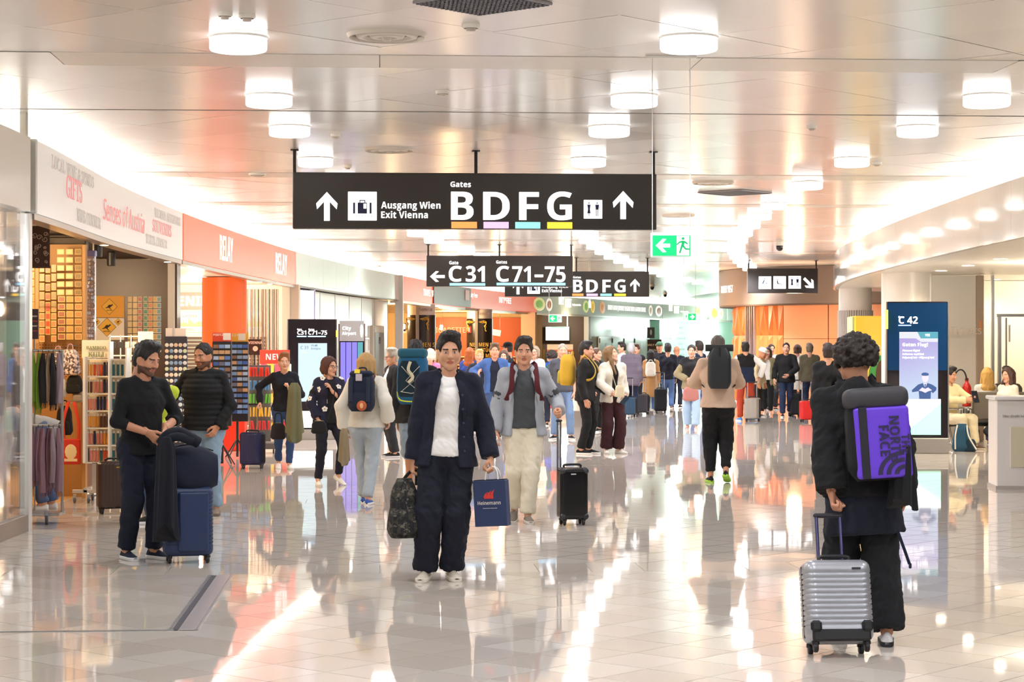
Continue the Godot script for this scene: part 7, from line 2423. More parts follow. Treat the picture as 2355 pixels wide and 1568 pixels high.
func suitcase(label: String, at: Vector3, yaw: float, w: float, h: float, d: float, hex: String, o := {}) -> Node3D:
	var t := thing("suitcase", label, "suitcase", at, yaw)
	if o.has("tilt"): t.rotation.x = deg_to_rad(o.tilt)
	var rough: float = o.get("rough", 0.4)
	var mt := mat(hex, rough, o.get("metal", 0.0))
	var fabric: bool = o.get("fabric", false)
	if fabric: mt = cloth(hex)
	var ribs: String = o.get("ribs", "")
	var wb := 0.055
	var hh := h - wb
	var q := g()
	var n: int = o.get("n", 9)
	if ribs == "h":
		var rows := []
		var prof := []
		for k in 5: prof.append([0.05 - 0.05 * sin(PI / 2 * k / 4.0), 0.05 - 0.05 * cos(PI / 2 * k / 4.0)])
		var pitch := (hh - 0.14) / n
		for k in n:
			var y := 0.07 + k * pitch
			for e in [[0.0, 0.0], [0.0, 0.68], [0.005, 0.74], [0.005, 0.94]]: prof.append([e[0], y + e[1] * pitch])
		prof.append([0.0, hh - 0.07])
		for k in 5: prof.append([0.05 - 0.05 * cos(PI / 2 * k / 4.0), hh - 0.05 + 0.05 * sin(PI / 2 * k / 4.0)])
		for p in prof: rows.append(G.rr(w - 2 * p[0], d - 2 * p[0], 0.06 - p[0], p[1]))
		q.loft(rows)
	elif ribs == "v":
		var rows := []
		for p in [[0.03, 0.0], [0.008, 0.012], [0.0, 0.035], [0.0, hh - 0.035], [0.008, hh - 0.012], [0.03, hh]]:
			var ring := G.rr(w - 2 * p[0], d - 2 * p[0], 0.05, p[1], 4)
			var dense := PackedVector3Array()
			for k in ring.size():
				var a := ring[k]
				var b := ring[(k + 1) % ring.size()]
				var m := maxi(1, int(a.distance_to(b) / 0.008))
				for j in m:
					var v := a.lerp(b, float(j) / m)
					if absf(v.z) > d / 2 - p[0] - 0.004 and absf(v.x) < w / 2 - 0.04 and fposmod(v.x, 0.036) < 0.009: v.z -= signf(v.z) * 0.006
					dense.append(v)
			rows.append(dense)
		q.loft(rows)
	else: q.rbox(w, hh, d, 0.05, 0.04, 3)
	q = shift(q, Vector3(0, wb, 0))
	part(t, "shell", q, mt)
	if not fabric:
		part(t, "zip_line", shift(g().loft([G.rr(w + 0.003, 0.012, 0.004, 0.03), G.rr(w + 0.003, 0.012, 0.004, hh - 0.03)]), Vector3(0, wb, 0)), mat("16161a", 0.6))
	else:
		part(t, "front_pocket", shift(g().rbox(w * 0.84, hh * 0.62, 0.04, 0.02, 0.015), Vector3(0, wb + hh * 0.06, d / 2)), mt)
	if o.has("pocket"): part(t, "front_pocket", shift(g().rbox(w * 0.62, hh * 0.86, 0.05, 0.03, 0.02), Vector3(w * 0.08, wb + hh * 0.07, d / 2)), mt)
	for sx in [-1.0, 1.0]:
		for sz in [-1.0, 1.0]:
			var c := Vector3(sx * (w / 2 - 0.045), 0.028, sz * (d / 2 - 0.04))
			var wh := part(t, "wheel", g().lathe([[0.002, -0.013], [0.022, -0.013], [0.028, -0.008], [0.028, 0.008], [0.022, 0.013], [0.002, 0.013]], 14), mat("1d1d20", 0.4), Transform3D(Basis(Vector3.BACK, PI / 2), c))
			part(wh, "wheel_housing", g().box(Vector3(0.024, 0, 0), Vector3(0.04, 0.04, 0.045), 0.012), mat(o.get("trim", "232326"), 0.4))
	part(t, "top_handle", g().tube(curve([Vector3(-0.08, h, 0), Vector3(-0.07, h + 0.025, 0), Vector3(0.07, h + 0.025, 0), Vector3(0.08, h, 0)]), 0.011, 6), mat(o.get("trim", "232326"), 0.4))
	if o.has("pull"):
		var pl: float = o.pull
		var hw: float = o.get("pw", w * 0.3)
		var z := -d / 2 + 0.03
		var hx0: float = o.get("hx0", 0.0)
		for e in [-1.0, 1.0]: part(t, "pull_rod", g().rod(Vector3(hx0 + e * hw, h - 0.1, z), Vector3(hx0 + e * hw, h + pl, z), 0.0095, 8), mat(o.get("rod", "8a8d94"), 0.25, 0.8))
		part(t, "grip", g().box(Vector3(hx0, h + pl, z), Vector3(hw * 2 + 0.035, 0.026, 0.03), 0.01), mat("2a2a30", 0.5))
	if o.has("badge"): part(t, "badge", g().box(Vector3(w * o.get("bx", 0.1), wb + hh * 0.88, d / 2 + 0.002), Vector3(0.05, 0.012, 0.006), 0.002), mat(o.badge, 0.3, 0.6))
	if o.has("under"):
		part(t, "bottom_guard", g().box(Vector3(0, wb + 0.04, d / 2 - 0.012), Vector3(w - 0.05, 0.075, 0.03), 0.012), mat("19191b", 0.5))
		for e in [-1.0, 1.0]: part(t, "corner_guard", g().box(Vector3(e * (w / 2 - 0.045), wb + 0.085, d / 2 + 0.004), Vector3(0.062, 0.062, 0.03), 0.014), mat("151517", 0.45))
	if o.has("corners"):
		for sx in [-1.0, 1.0]:
			for sy in [0.0, 1.0]: part(t, "corner_guard", g().ball(Vector3(sx * (w / 2 - 0.03), wb + 0.03 + sy * (hh - 0.06), d / 2 - 0.03), Vector3(0.036, 0.036, 0.036), 10, 8), mat("2c2d31", 0.25))
	return t

func shift(q: G, by: Vector3) -> G:
	for k in q.v.size(): q.v[k] += by
	return q

# soft rounded body of a pack: w, h, d at the bottom, narrower at the top
func soft(w: float, h: float, d: float, taper := 0.86, r := 0.09) -> G:
	var rows := []
	for k in 15:
		var f := k / 14.0
		var e := 1.0
		if f < 0.18: e = 0.72 + 0.28 * sin(f / 0.18 * PI / 2)
		if f > 0.75: e = 0.66 + 0.34 * cos((f - 0.75) / 0.25 * PI / 2)
		var m := lerpf(1.0, taper, f) * e
		var ring := G.rr(w * m, d * m, r * m, h * f, 5)
		for j in ring.size(): ring[j] += Vector3(ring[j].x, 0, ring[j].z).normalized() * 0.006 * fn.get_noise_3d(ring[j].x * 60, ring[j].y * 60 + w * 300, ring[j].z * 60)
		rows.append(ring)
	return g().loft(rows)

# a pack on the back of person p (frame: z points away from the back); returns the thing
func backpack(p: Dictionary, label: String, w: float, h: float, d: float, hex: String, o := {}) -> Node3D:
	var sk: Dictionary = p.sk
	var k: float = sk.k
	var B: Basis = sk.tw
	var L := Transform3D(Basis(-B.x, B.y, -B.z), sk.chest - B.z * (0.125 * k + o.get("gap", 0.02) + d / 2) + B.y * (o.get("up", -0.0) - h / 2) + B.x * o.get("dx", 0.0))
	var W: Transform3D = p.node.transform * L
	var t := thing("backpack", label, "backpack")
	t.transform = W
	part(t, "pack_body", soft(w, h, d, o.get("taper", 0.88), o.get("r", 0.09)), o.get("mat", cloth(hex)))
	var inv := L.affine_inverse()
	if not o.get("nostrap", false):
		for e in [-1.0, 1.0]:
			var X: Vector3 = B.x * e * k
			var Z: Vector3 = B.z * k
			var U: Vector3 = B.y * k
			var gp0: float = o.get("off", 0.03)
			var pts := [sk.neck + X * 0.075 - Z * 0.11 - U * 0.03, sk.neck + X * 0.1 + U * (0.035 + gp0) - Z * 0.015, sk.neck + X * 0.115 + Z * (0.075 + gp0) - U * 0.04, sk.chest + X * 0.125 + Z * (0.115 + gp0), sk.waist + U * 0.09 + X * 0.165 + Z * (0.05 + gp0), sk.waist + U * 0.06 + X * (0.155 + gp0) - Z * 0.09]
			var loc := []
			for q in pts: loc.append(inv * q)
			part(t, "shoulder_strap", g().tube(curve(loc), 0.027, 8, true, 0.2, inv.basis * Z), cloth(o.get("strap", hex)))
	if o.has("pocket"): part(t, "front_pocket", shift(soft(w * 0.78, h * 0.42, 0.07, 0.9, 0.03), Vector3(0, h * 0.06, d / 2 - 0.01)), o.get("pmat", cloth(o.pocket)))
	if o.has("lid"): part(t, "top_lid", shift(g().rbox(w * 0.9, h * 0.17, d * 1.02, 0.07, 0.04), Vector3(0, h * 0.86, 0.01)), cloth(o.lid))
	if o.has("loop"): part(t, "haul_loop", g().tube(curve([Vector3(-0.04, h * 0.97, -d * 0.3), Vector3(-0.035, h + 0.04, -d * 0.3), Vector3(0.035, h + 0.04, -d * 0.3), Vector3(0.04, h * 0.97, -d * 0.3)]), 0.008, 6), cloth(o.loop))
	return t

func bag_band(t: Node3D, called: String, pts: Array, r: float, hex: String) -> void:
	part(t, called, g().tube(curve(pts), r, 7, true, 0.35, Vector3.BACK), cloth(hex))

func camo() -> StandardMaterial3D:
	var im := Image.create(256, 256, false, Image.FORMAT_RGB8)
	var n := FastNoiseLite.new()
	n.seed = 14
	n.frequency = 0.03
	for y in 256:
		for x in 256:
			var v := n.get_noise_2d(x, y)
			var w := n.get_noise_2d(x + 500, y * 1.2)
			var c := Color("1c1d20")
			if v > 0.14: c = Color("3c3a31")
			elif v < -0.2: c = Color("26282a")
			if w > 0.28: c = Color("6d675c")
			im.set_pixel(x, y, c)
	var m := StandardMaterial3D.new()
	m.albedo_texture = ImageTexture.create_from_image(im)
	m.roughness = 0.85
	m.uv1_triplanar = true
	m.uv1_scale = Vector3.ONE * 1.7
	return m

# a garment laid over an arm or a case: folds hanging from a ridge
func drape(label: String, at: Vector3, yaw: float, w: float, ln: float, dp: float, hex: String, seed_ := 1) -> Node3D:
	var t := thing("draped_coat", label, "coat", at, yaw)
	var rows := []
	for k in 12:
		var f := k / 11.0
		var ring := PackedVector3Array()
		for j in 40:
			var a := TAU * j / 40
			var wv := 1.0 + (0.1 + 0.1 * f) * sin(a * 6 + seed_ + f * 1.5) + 0.08 * sin(a * 3 + seed_ * 2)
			var tp := lerpf(0.78, 1.12, f) * (0.55 if k == 0 else 1.0)
			ring.append(Vector3(cos(a) * w / 2 * tp * wv, -f * ln * (1.0 + 0.1 * sin(a * 2 + seed_)), -sin(a) * dp / 2 * tp * wv))
		rows.append(ring)
	rows.reverse()
	part(t, "cloth", g().loft(rows), cloth(hex))
	return t

func handbag(called: String, label: String, at: Vector3, yaw: float, w: float, h: float, d: float, hex: String, hl := 0.12, ring := true) -> Node3D:
	var t := thing(called, label, "handbag", at, yaw)
	part(t, "bag_body", soft(w, h, d, 0.8, 0.05), cloth(hex, {"rim": 0.4}))
	part(t, "zip", g().box(Vector3(0, h + 0.001, 0), Vector3(w * 0.5, 0.006, 0.012), 0.002), mat("b9a26a", 0.3, 0.7))
	if ring: part(t, "handle", g().tube(curve([Vector3(-w * 0.22, h * 0.9, 0), Vector3(-w * 0.16, h + hl, 0), Vector3(w * 0.16, h + hl, 0), Vector3(w * 0.22, h * 0.9, 0)]), 0.009, 6), cloth(hex))
	return t

func phone(label: String, x: Transform3D) -> void:
	var t := thing("phone", label, "phone")
	t.transform = x
	part(t, "case", g().box(Vector3.ZERO, Vector3(0.074, 0.15, 0.009), 0.003), mat("1b1b1f", 0.3))
	part(t, "screen", g().box(Vector3(0, 0, 0.005), Vector3(0.066, 0.14, 0.001)), mat("24303c", 0.1, 0.0, {"emit": 0.3}))

func wrist(p: Dictionary, e: int) -> Vector3:
	return p.node.transform * (p.sk.hx[e] * Vector3(0, 0.085, 0.03))

func build_bags() -> void:
	var by := {}
	for p in folk: by[p.id] = p
	# man in front: camouflage pack and paper bag
	var m: Dictionary = by.front
	var w0 := wrist(m, 1)
	var cb := thing("backpack", "camouflage backpack hanging from the right hand of the man in the open navy jacket", "backpack", w0 + Vector3(-0.085, -0.47, 0.04), 20)
	part(cb, "pack_body", soft(0.27, 0.43, 0.17, 0.6, 0.07), camo())
	part(cb, "front_pocket", shift(soft(0.2, 0.18, 0.06, 0.85, 0.03), Vector3(-0.02, 0.03, 0.08)), camo())
	part(cb, "haul_loop", g().tube(curve([Vector3(-0.02, 0.4, 0), Vector3(0.05, 0.47, -0.03), Vector3(0.1, 0.47, -0.03), Vector3(0.09, 0.38, 0)]), 0.012, 6), cloth("17181a"))
	part(cb, "shoulder_strap", g().tube(curve([Vector3(0.05, 0.4, -0.05), Vector3(0.14, 0.25, -0.07), Vector3(0.13, 0.08, -0.05), Vector3(0.1, 0.0, -0.04), Vector3(0.11, -0.1, -0.04)]), 0.012, 6), cloth("17181a"))
	var w1 := wrist(m, 0)
	var pb := thing("paper_bag", "dark blue paper shopping bag with red sails logo and white cord handles", "shopping bag", w1 + Vector3(0.035, -0.4, 0.02), -18)
	part(pb, "bag_body", g().box(Vector3(0, 0.165, 0), Vector3(0.245, 0.33, 0.09), 0.003), mat("26375f", 0.55), Transform3D(Basis(Vector3.BACK, 0.06), Vector3.ZERO))
	part(pb, "rim", g().box(Vector3(0, 0.333, 0), Vector3(0.232, 0.006, 0.078)), mat("131c33", 0.8), Transform3D(Basis(Vector3.BACK, 0.06), Vector3.ZERO))
	for z in [0.035, -0.035]: part(pb, "cord_handle", g().tube(curve([Vector3(-0.05, 0.325, z), Vector3(-0.04, 0.4, z * 0.6), Vector3(0.0, 0.43, z * 0.3), Vector3(0.035, 0.4, z * 0.6), Vector3(0.05, 0.325, z)]), 0.005, 6), mat("f2efe8", 0.7))
	var pr := Transform3D(Basis(Vector3.BACK, 0.06), Vector3(0, 0, 0.0465))
	for k in 3:
		var sl := PackedVector2Array()
		for q in [[0.0, 0.0], [0.022, 0.0], [0.02, 0.03], [0.032, 0.062], [0.008, 0.045], [-0.004, 0.02]]: sl.append(Vector2(q[0] - 0.04 + k * 0.024, q[1] * (0.8 + k * 0.12) + 0.2))
		part(pb, "red_logo", g().prism(sl, 0.002), mat("d8362e", 0.5), pr)
	var tt := text(pb, "lettering", "Heinemann", 0.026, Vector3.ZERO, mat("f2efe8", 0.5), {"mid": true, "bold": false, "depth": 0.002})
	tt.transform = pr * Transform3D(Basis.from_scale(Vector3(0.95, 1, 1)), Vector3(-0.005, 0.148, 0))
	tt = text(pb, "lettering", "heinemann-shop.com", 0.008, Vector3.ZERO, mat("c9ced8", 0.5), {"mid": true, "bold": false, "depth": 0.002})
	tt.transform = pr * Transform3D(Basis(), Vector3(0, 0.125, 0))
	# curly haired traveller: silver case, black and violet pack, jacket over the arm
	m = by.curly
	suitcase("silver ribbed suitcase tilted on its wheels behind the curly haired traveller", px(1929, 1508, 417) * Vector3(1, 0, 1) + Vector3(0, 0.012, 0), 4, 0.375, 0.51, 0.22, "aeb0b6", {"ribs": "h", "n": 11, "tilt": -14, "pull": 0.27, "pw": 0.068, "rod": "5a5a86", "metal": 0.55, "rough": 0.32, "badge": "3a3a3e", "bx": 0.26, "trim": "17171a", "under": true})
	var bp := backpack(m, "violet and black square backpack with large white-free black lettering on the curly haired traveller", 0.36, 0.5, 0.2, "1b1b1f", {"up": -0.1, "taper": 0.94, "r": 0.05, "off": 0.05, "dx": -0.07, "gap": 0.05, "strap": "17171b"})
	bp.set_meta("label", "violet and black square backpack with large lettering on the curly haired traveller")
	var vio := mat("6a3fd8", 0.45)
	part(bp, "violet_front", shift(g().rbox(0.31, 0.4, 0.05, 0.03, 0.02), Vector3(0.015, 0.01, 0.085)), vio)
	part(bp, "top_flap", shift(g().rbox(0.36, 0.12, 0.21, 0.06, 0.045), Vector3(0.0, 0.4, 0.01)), mat("3a393d", 0.6))
	part(bp, "webbing", g().box(Vector3(-0.09, 0.21, 0.113), Vector3(0.045, 0.4, 0.006), 0.002), mat("1c1b26", 0.7))
	for q in [["NORTH", 0.035, 0.055], ["FACE", -0.025, 0.055], ["THE", 0.1, 0.045]]:
		var o := text(bp, "lettering", q[0], q[2], Vector3.ZERO, mat("2a2149", 0.6), {"depth": 0.004})
		o.transform = Transform3D(Basis(Vector3.BACK, -PI / 2), Vector3(q[1], 0.36 if q[0] == "NORTH" else (0.31 if q[0] == "FACE" else 0.25), 0.114))
	for k in 3:
		var arc := PackedVector2Array()
		for j in 13: arc.append(Vector2(-cos(PI / 2 * j / 12.0), sin(PI / 2 * j / 12.0)) * (0.15 - k * 0.045))
		for j in range(12, -1, -1): arc.append(Vector2(-cos(PI / 2 * j / 12.0), sin(PI / 2 * j / 12.0)) * (0.125 - k * 0.045))
		part(bp, "arc_print", g().prism(arc, 0.004), mat("2a2149", 0.6), Transform3D(Basis.from_scale(Vector3(1, 0.85, 1)), Vector3(0.125, 0.03, 0.113)))
	drape("black jacket hanging over the right arm of the curly haired traveller", px(2078, 1010, 410), 0, 0.13, 0.36, 0.2, "14151a", 3)
	var sb := thing("hanging_strap", "dark blue strap end dangling below the jacket of the curly haired traveller", "strap", px(2068, 1240, 405))
	part(sb, "webbing", g().tube(PackedVector3Array([Vector3(-0.01, 0.05, 0), Vector3(0.03, -0.06, 0), Vector3(0.058, -0.14, 0)]), 0.01, 6, true, 0.3, Vector3.BACK), cloth("232b4a"))
	part(sb, "tip", g().box(Vector3(0.062, -0.15, 0), Vector3(0.016, 0.03, 0.008), 0.003), mat("1a2038", 0.5))
	# left pair
	var nv := suitcase("navy ribbed suitcase with raised front pocket beside the man in the dark sweater", gs(432, 292), 14, 0.385, 0.6, 0.25, "22355c", {"ribs": "h", "n": 14, "pocket": true, "rough": 0.45})
	var df := thing("duffel_bag", "puffy dark navy travel bag lying on top of the navy suitcase", "duffel bag", px(432, 1142, 292), 14)
	var dr := []
	for k in 13:
		var f := k / 12.0
		var ring := PackedVector3Array()
		var e := 0.35 + 0.65 * pow(sin(PI * clampf(f, 0.04, 0.96)), 0.45)
		for j in 24:
			var a := TAU * j / 24
			var wv := 1.0 + 0.03 * sin(a * 5 + f * 9)
			ring.append(Vector3((f - 0.5) * 0.46, 0.21 + sin(a) * 0.2 * e * wv, cos(a) * 0.15 * e * wv))
		ring.reverse()
		dr.append(ring)
	part(df, "bag_body", g().loft(dr), cloth("1e2846", {"rim": 0.5}))
	part(df, "zip", g().tube(curve([Vector3(-0.2, 0.36, 0.0), Vector3(0, 0.412, 0.0), Vector3(0.2, 0.36, 0.0)]), 0.006, 5), mat("10131f", 0.6))
	drape("dark navy coat draped between the puffy travel bag and the man in the dark sweater", px(382, 1005, 296), 20, 0.16, 0.74, 0.16, "151a2c", 2)
	var sc := thing("scarf", "dark navy scarf bundled on top of the puffy travel bag", "scarf", px(412, 1012, 294))
	part(sc, "roll", g().tube(curve([Vector3(-0.14, -0.03, 0.02), Vector3(-0.08, 0.04, 0.03), Vector3(0.0, 0.06, 0.0), Vector3(0.09, 0.02, 0.03), Vector3(0.15, -0.02, 0.0)]), 0.045, 10), cloth("171c33"))
	part(sc, "fold", g().tube(curve([Vector3(-0.1, 0.0, 0.06), Vector3(0.0, 0.03, 0.07), Vector3(0.12, -0.01, 0.05)]), 0.035, 8), cloth("1a2038"))
	suitcase("dark brown suitcase with upright ribs standing behind the man in the dark sweater", gs(262, 227), 18, 0.34, 0.53, 0.23, "4a3a34", {"ribs": "v", "badge": "d8b04a", "bx": 0.1, "rough": 0.35})
	suitcase("small violet navy suitcase pulled by the woman with the olive coat", gs(581, 167), 0, 0.34, 0.5, 0.22, "23244e", {"ribs": "v", "pull": 0.38, "pw": 0.055, "rod": "c9b79c", "rough": 0.5})
	drape("olive green coat carried over the arm of the woman in navy", px(677, 880, 171), 0, 0.2, 0.74, 0.2, "6a6a4c", 4)
	handbag("handbag", "black glossy handbag hanging at the hip of the woman with the olive coat", px(640, 1010, 170), 10, 0.22, 0.22, 0.1, "2a2527")
	# floral jacket woman
	m = by.floral
	var hb := handbag("belt_bag", "small black bag with a metal clip on the woman in the floral jacket", px(736, 996, 193) + Vector3(0, 0, 0.1), 10, 0.2, 0.15, 0.08, "17181c", 0.1, false)
	part(hb, "long_strap", g().tube(curve([Vector3(0.09, 0.13, 0.02), Vector3(0.17, 0.4, 0.0), Vector3(0.19, 0.62, -0.05)]), 0.006, 5), cloth("17181c"))
	# blonde woman's navy pack with leather patch
	m = by.blonde
	bp = backpack(m, "navy square backpack with grey label and orange leather patch on the blonde woman", 0.28, 0.42, 0.16, "26324f", {"up": 0.02, "taper": 0.97, "r": 0.05, "off": 0.035, "gap": 0.045, "pocket": "222d48", "lid": "2a3654", "loop": "2b3757", "strap": "5a3f44"})
	part(bp, "grey_label", g().box(Vector3(-0.01, 0.36, 0.092), Vector3(0.07, 0.075, 0.008), 0.003), mat("b7aeb2", 0.6))
	part(bp, "yellow_tag", g().box(Vector3(-0.03, 0.425, 0.085), Vector3(0.06, 0.045, 0.01), 0.003), mat("f0d83a", 0.6))
	for e in [-0.09, 0.09]: part(bp, "webbing", g().box(Vector3(e, 0.23, 0.098), Vector3(0.035, 0.26, 0.03), 0.006), cloth("303d5e"))
	part(bp, "leather_patch", g().ball(Vector3(0.03, 0.06, 0.125), Vector3(0.055, 0.055, 0.01), 12, 8), mat("b0562c", 0.5))
	part(bp, "key_charm", g().ball(Vector3(0.03, 0.06, 0.136), Vector3(0.02, 0.03, 0.006), 8, 6), mat("e0a870", 0.5))
	drape("beige jacket carried over the left arm of the blonde woman", px(792, 985, 219), 0, 0.1, 0.36, 0.1, "8a7a5e", 5)
	# hiker
	m = by.hiker
	bp = backpack(m, "large blue hiking backpack with cords and yellow piping on the man in shorts", 0.36, 0.6, 0.26, "1d5c84", {"up": 0.06, "taper": 0.9, "off": 0.03, "gap": 0.03, "lid": "1f5a70", "strap": "1a3a52"})
	part(bp, "dark_front", shift(soft(0.26, 0.4, 0.05, 0.92, 0.025), Vector3(-0.03, 0.08, 0.11)), cloth("173a4c"))
	for q in [[[-0.11, 0.42, 0.14], [0.03, 0.26, 0.15], [-0.11, 0.14, 0.14]], [[0.09, 0.42, 0.14], [-0.06, 0.26, 0.15], [0.09, 0.14, 0.14]], [[-0.12, 0.14, 0.14], [0.0, 0.12, 0.15], [0.1, 0.14, 0.14]]]:
		part(bp, "cord", g().tube(PackedVector3Array([Vector3(q[0][0], q[0][1], q[0][2]), Vector3(q[1][0], q[1][1], q[1][2]), Vector3(q[2][0], q[2][1], q[2][2])]), 0.0035, 5), mat("d5d2c4", 0.6))
	bag_band(bp, "pale_strap", [Vector3(-0.01, 0.47, 0.15), Vector3(-0.03, 0.38, 0.17), Vector3(0.02, 0.3, 0.17), Vector3(-0.03, 0.24, 0.16)], 0.018, "cfc9ad")
	bag_band(bp, "yellow_piping", [Vector3(-0.16, 0.14, 0.09), Vector3(-0.13, 0.05, 0.11), Vector3(0.0, 0.03, 0.13), Vector3(0.12, 0.04, 0.12)], 0.007, "d8dc3a")
	part(bp, "round_logo", g().lathe([[0.032, -0.003], [0.036, 0.003], [0.03, 0.004]], 20), mat("b9d0dc", 0.5), Transform3D(Basis(Vector3.RIGHT, PI / 2), Vector3(0.125, 0.3, 0.13)))
	# blazer man
	m = by.blazer
	suitcase("glossy black hard suitcase rolling beside the man in the grey blazer", gs(1316, 242), 12, 0.275, 0.545, 0.22, "141517", {"ribs": "", "pull": 0.44, "pw": 0.014, "hx0": -0.11, "rough": 0.15, "corners": true, "badge": "b9bcc2", "bx": -0.05})
	bp = backpack(m, "dark red backpack whose straps show on the man in the grey blazer", 0.28, 0.42, 0.14, "6a2028", {"up": 0.0, "off": 0.036, "gap": 0.05, "strap": "7a2430", "pocket": "5d1c24", "loop": "5d1c24"})
	# middle distance
	m = by.puffer
	bp = backpack(m, "mustard yellow backpack on the man in the black puffer jacket", 0.3, 0.48, 0.24, "c9a02e", {"up": 0.02, "off": 0.06, "gap": 0.05, "pocket": "a89a34", "loop": "c9a02e", "strap": "cfa83c"})
	part(bp, "mesh_patch", g().box(Vector3(-0.05, 0.22, 0.17), Vector3(0.1, 0.06, 0.01), 0.004), mat("35301f", 0.7))
	m = by.rolltop
	bp = backpack(m, "black waterproof roll top backpack on the man in the beige sweater", 0.29, 0.5, 0.15, "202427", {"up": 0.07, "taper": 0.98, "r": 0.05, "off": 0.03, "gap": 0.025, "mat": mat("1f2326", 0.45)})
	part(bp, "rolled_top", g().tube(PackedVector3Array([Vector3(-0.17, 0.5, 0), Vector3(0.17, 0.5, 0)]), 0.042, 12), mat("191c1f", 0.4))
	part(bp, "buckle_strap", g().box(Vector3(0, 0.45, 0.078), Vector3(0.02, 0.12, 0.01), 0.003), mat("121416", 0.4))
	bp = backpack(by.camel, "small white backpack on the woman in the camel coat", 0.27, 0.36, 0.12, "e8e2d6", {"off": 0.03, "gap": 0.04, "pocket": "ded8ca", "loop": "ded8ca", "up": -0.06})
	backpack(by.bluehood, "dark green backpack on the person in the blue hooded jacket", 0.28, 0.4, 0.16, "2a5550", {"off": 0.03, "gap": 0.04, "pocket": "244a46", "up": -0.05})
	handbag("handbag", "large dusty pink handbag carried by the woman in the olive jacket", wrist(by.pinkbag, 1) - Vector3(0, 0.41, 0), 5, 0.34, 0.28, 0.16, "b0736c", 0.14)
	hb = handbag("handbag", "cream half moon shoulder bag worn across by the woman in burgundy trousers", px(1424, 912, 150) + Vector3(0, 0, 0.15), 15, 0.16, 0.18, 0.07, "d9cfb0", 0.1, false)
	part(hb, "long_strap", g().tube(curve([Vector3(-0.06, 0.16, 0.0), Vector3(-0.12, 0.38, -0.03), Vector3(-0.14, 0.55, -0.12)]), 0.006, 5), cloth("cfc4a4"))
	handbag("shopping_bag", "orange red plastic bag with green print held behind the man in the grey blazer", wrist(by.greytee, 1) - Vector3(0, 0.31, 0), 0, 0.2, 0.22, 0.1, "e2452c", 0.1)
	phone("black phone in the left hand of the woman in burgundy trousers", Transform3D(Basis(Vector3.BACK, -0.7), wrist(by.burgundy, 0) + Vector3(0.01, -0.03, 0.03)))
	phone("black phone held up by the man in the beige sweater with both hands", Transform3D(Basis(Vector3.RIGHT, 0.6), by.rolltop.node.transform * Vector3(0.02, 1.24, 0.42)))
	for q in [["blue hard suitcase with raised handle behind the woman in burgundy trousers", 1449, 98, 20, 0.38, 0.46, "2c4a63", 0.45], ["dark grey suitcase standing left of the woman in the camel coat", 1478, 95, 10, 0.34, 0.5, "3a3b44", 0.4], ["black suitcase right of the woman in the camel coat", 1519, 93, 0, 0.3, 0.6, "1b1b20", 0.4], ["light grey suitcase with ribs behind the man in rust red trousers", 1731, 104, 0, 0.36, 0.52, "a7a199", 0.35], ["black suitcase between the rust red trousers and the olive blazer", 1747, 93, 0, 0.32, 0.6, "19191c", 0.3], ["black upright suitcase left of the bright red one", 1829, 98, 0, 0.24, 0.56, "26282c", 0.3], ["bright red suitcase with raised handle at the feet of the queue", 1857, 105, 8, 0.34, 0.47, "cf1f22", 0.42]]:
		var fabric: bool = q[6] in ["26282c", "19191c", "1b1b20"]
		suitcase(q[0], gs(q[1], q[2]), q[3], q[4], q[5], 0.22, q[6], {"ribs": "" if fabric else "v", "fabric": fabric, "pull": q[7], "rod": "d5d5d8", "pw": 0.1})
	# lounge
	var rs := thing("backpack", "dark teal rucksack with pale straps on the floor at the seated man's feet", "backpack", gs(2212, 144), -20)
	part(rs, "pack_body", soft(0.34, 0.44, 0.24, 0.6, 0.1), cloth("1f4a63"))
	part(rs, "side_pocket", shift(soft(0.2, 0.2, 0.1, 0.8, 0.04), Vector3(0.14, 0.0, 0.06)), cloth("1b4058"))
	for e in [-0.06, 0.09]: part(rs, "pale_strap", g().tube(curve([Vector3(e, 0.42, 0.08), Vector3(e * 1.4, 0.25, 0.14), Vector3(e * 2.2 + 0.05, 0.04, 0.15)]), 0.012, 6), cloth("d9d4c4"))
	var tb := thing("tablet", "dark tablet held by the seated man in yellow", "tablet", by.seated.node.transform * Vector3(0.05, 0.86, 0.34), by.seated.yaw)
	part(tb, "case", g().box(Vector3.ZERO, Vector3(0.15, 0.2, 0.012), 0.004), mat("1c2230", 0.3), Transform3D(Basis(Vector3.RIGHT, -0.3), Vector3.ZERO))
	part(tb, "screen", g().box(Vector3(0, 0, -0.0065), Vector3(0.13, 0.18, 0.002)), mat("3a5a8a", 0.2, 0.0, {"emit": 0.3}), Transform3D(Basis(Vector3.RIGHT, -0.3), Vector3.ZERO))
	# flowers on the jacket
	m = by.floral
	var jm: Dictionary
	for q in made[folk.find(m)].out:
		if q[0] == "jacket": jm = q[1]
	rng.seed = 77
	var got := []
	var petal := g()
	for k in 5:
		var a := TAU * k / 5
		petal.ball(Vector3(cos(a) * 0.021, sin(a) * 0.021, 0), Vector3(0.016, 0.016, 0.003), 8, 4)
	var pm := petal.mesh()
	var tries := 0
	while got.size() < 34 and tries < 4000:
		tries += 1
		var i: int = rng.randi() % jm.v.size()
		var p: Vector3 = jm.v[i]
		var ok := true
		for q in got:
			if q.distance_to(p) < 0.085: ok = false
		if not ok: continue
		got.append(p)
		var n: Vector3 = jm.n[i]
		var x := Transform3D(Basis.looking_at(-n, Vector3.UP).rotated(n, rng.randf() * TAU), p + n * 0.001)
		part(m.node, "flower_print", pm, mat("e9e3d6", 0.8), x)

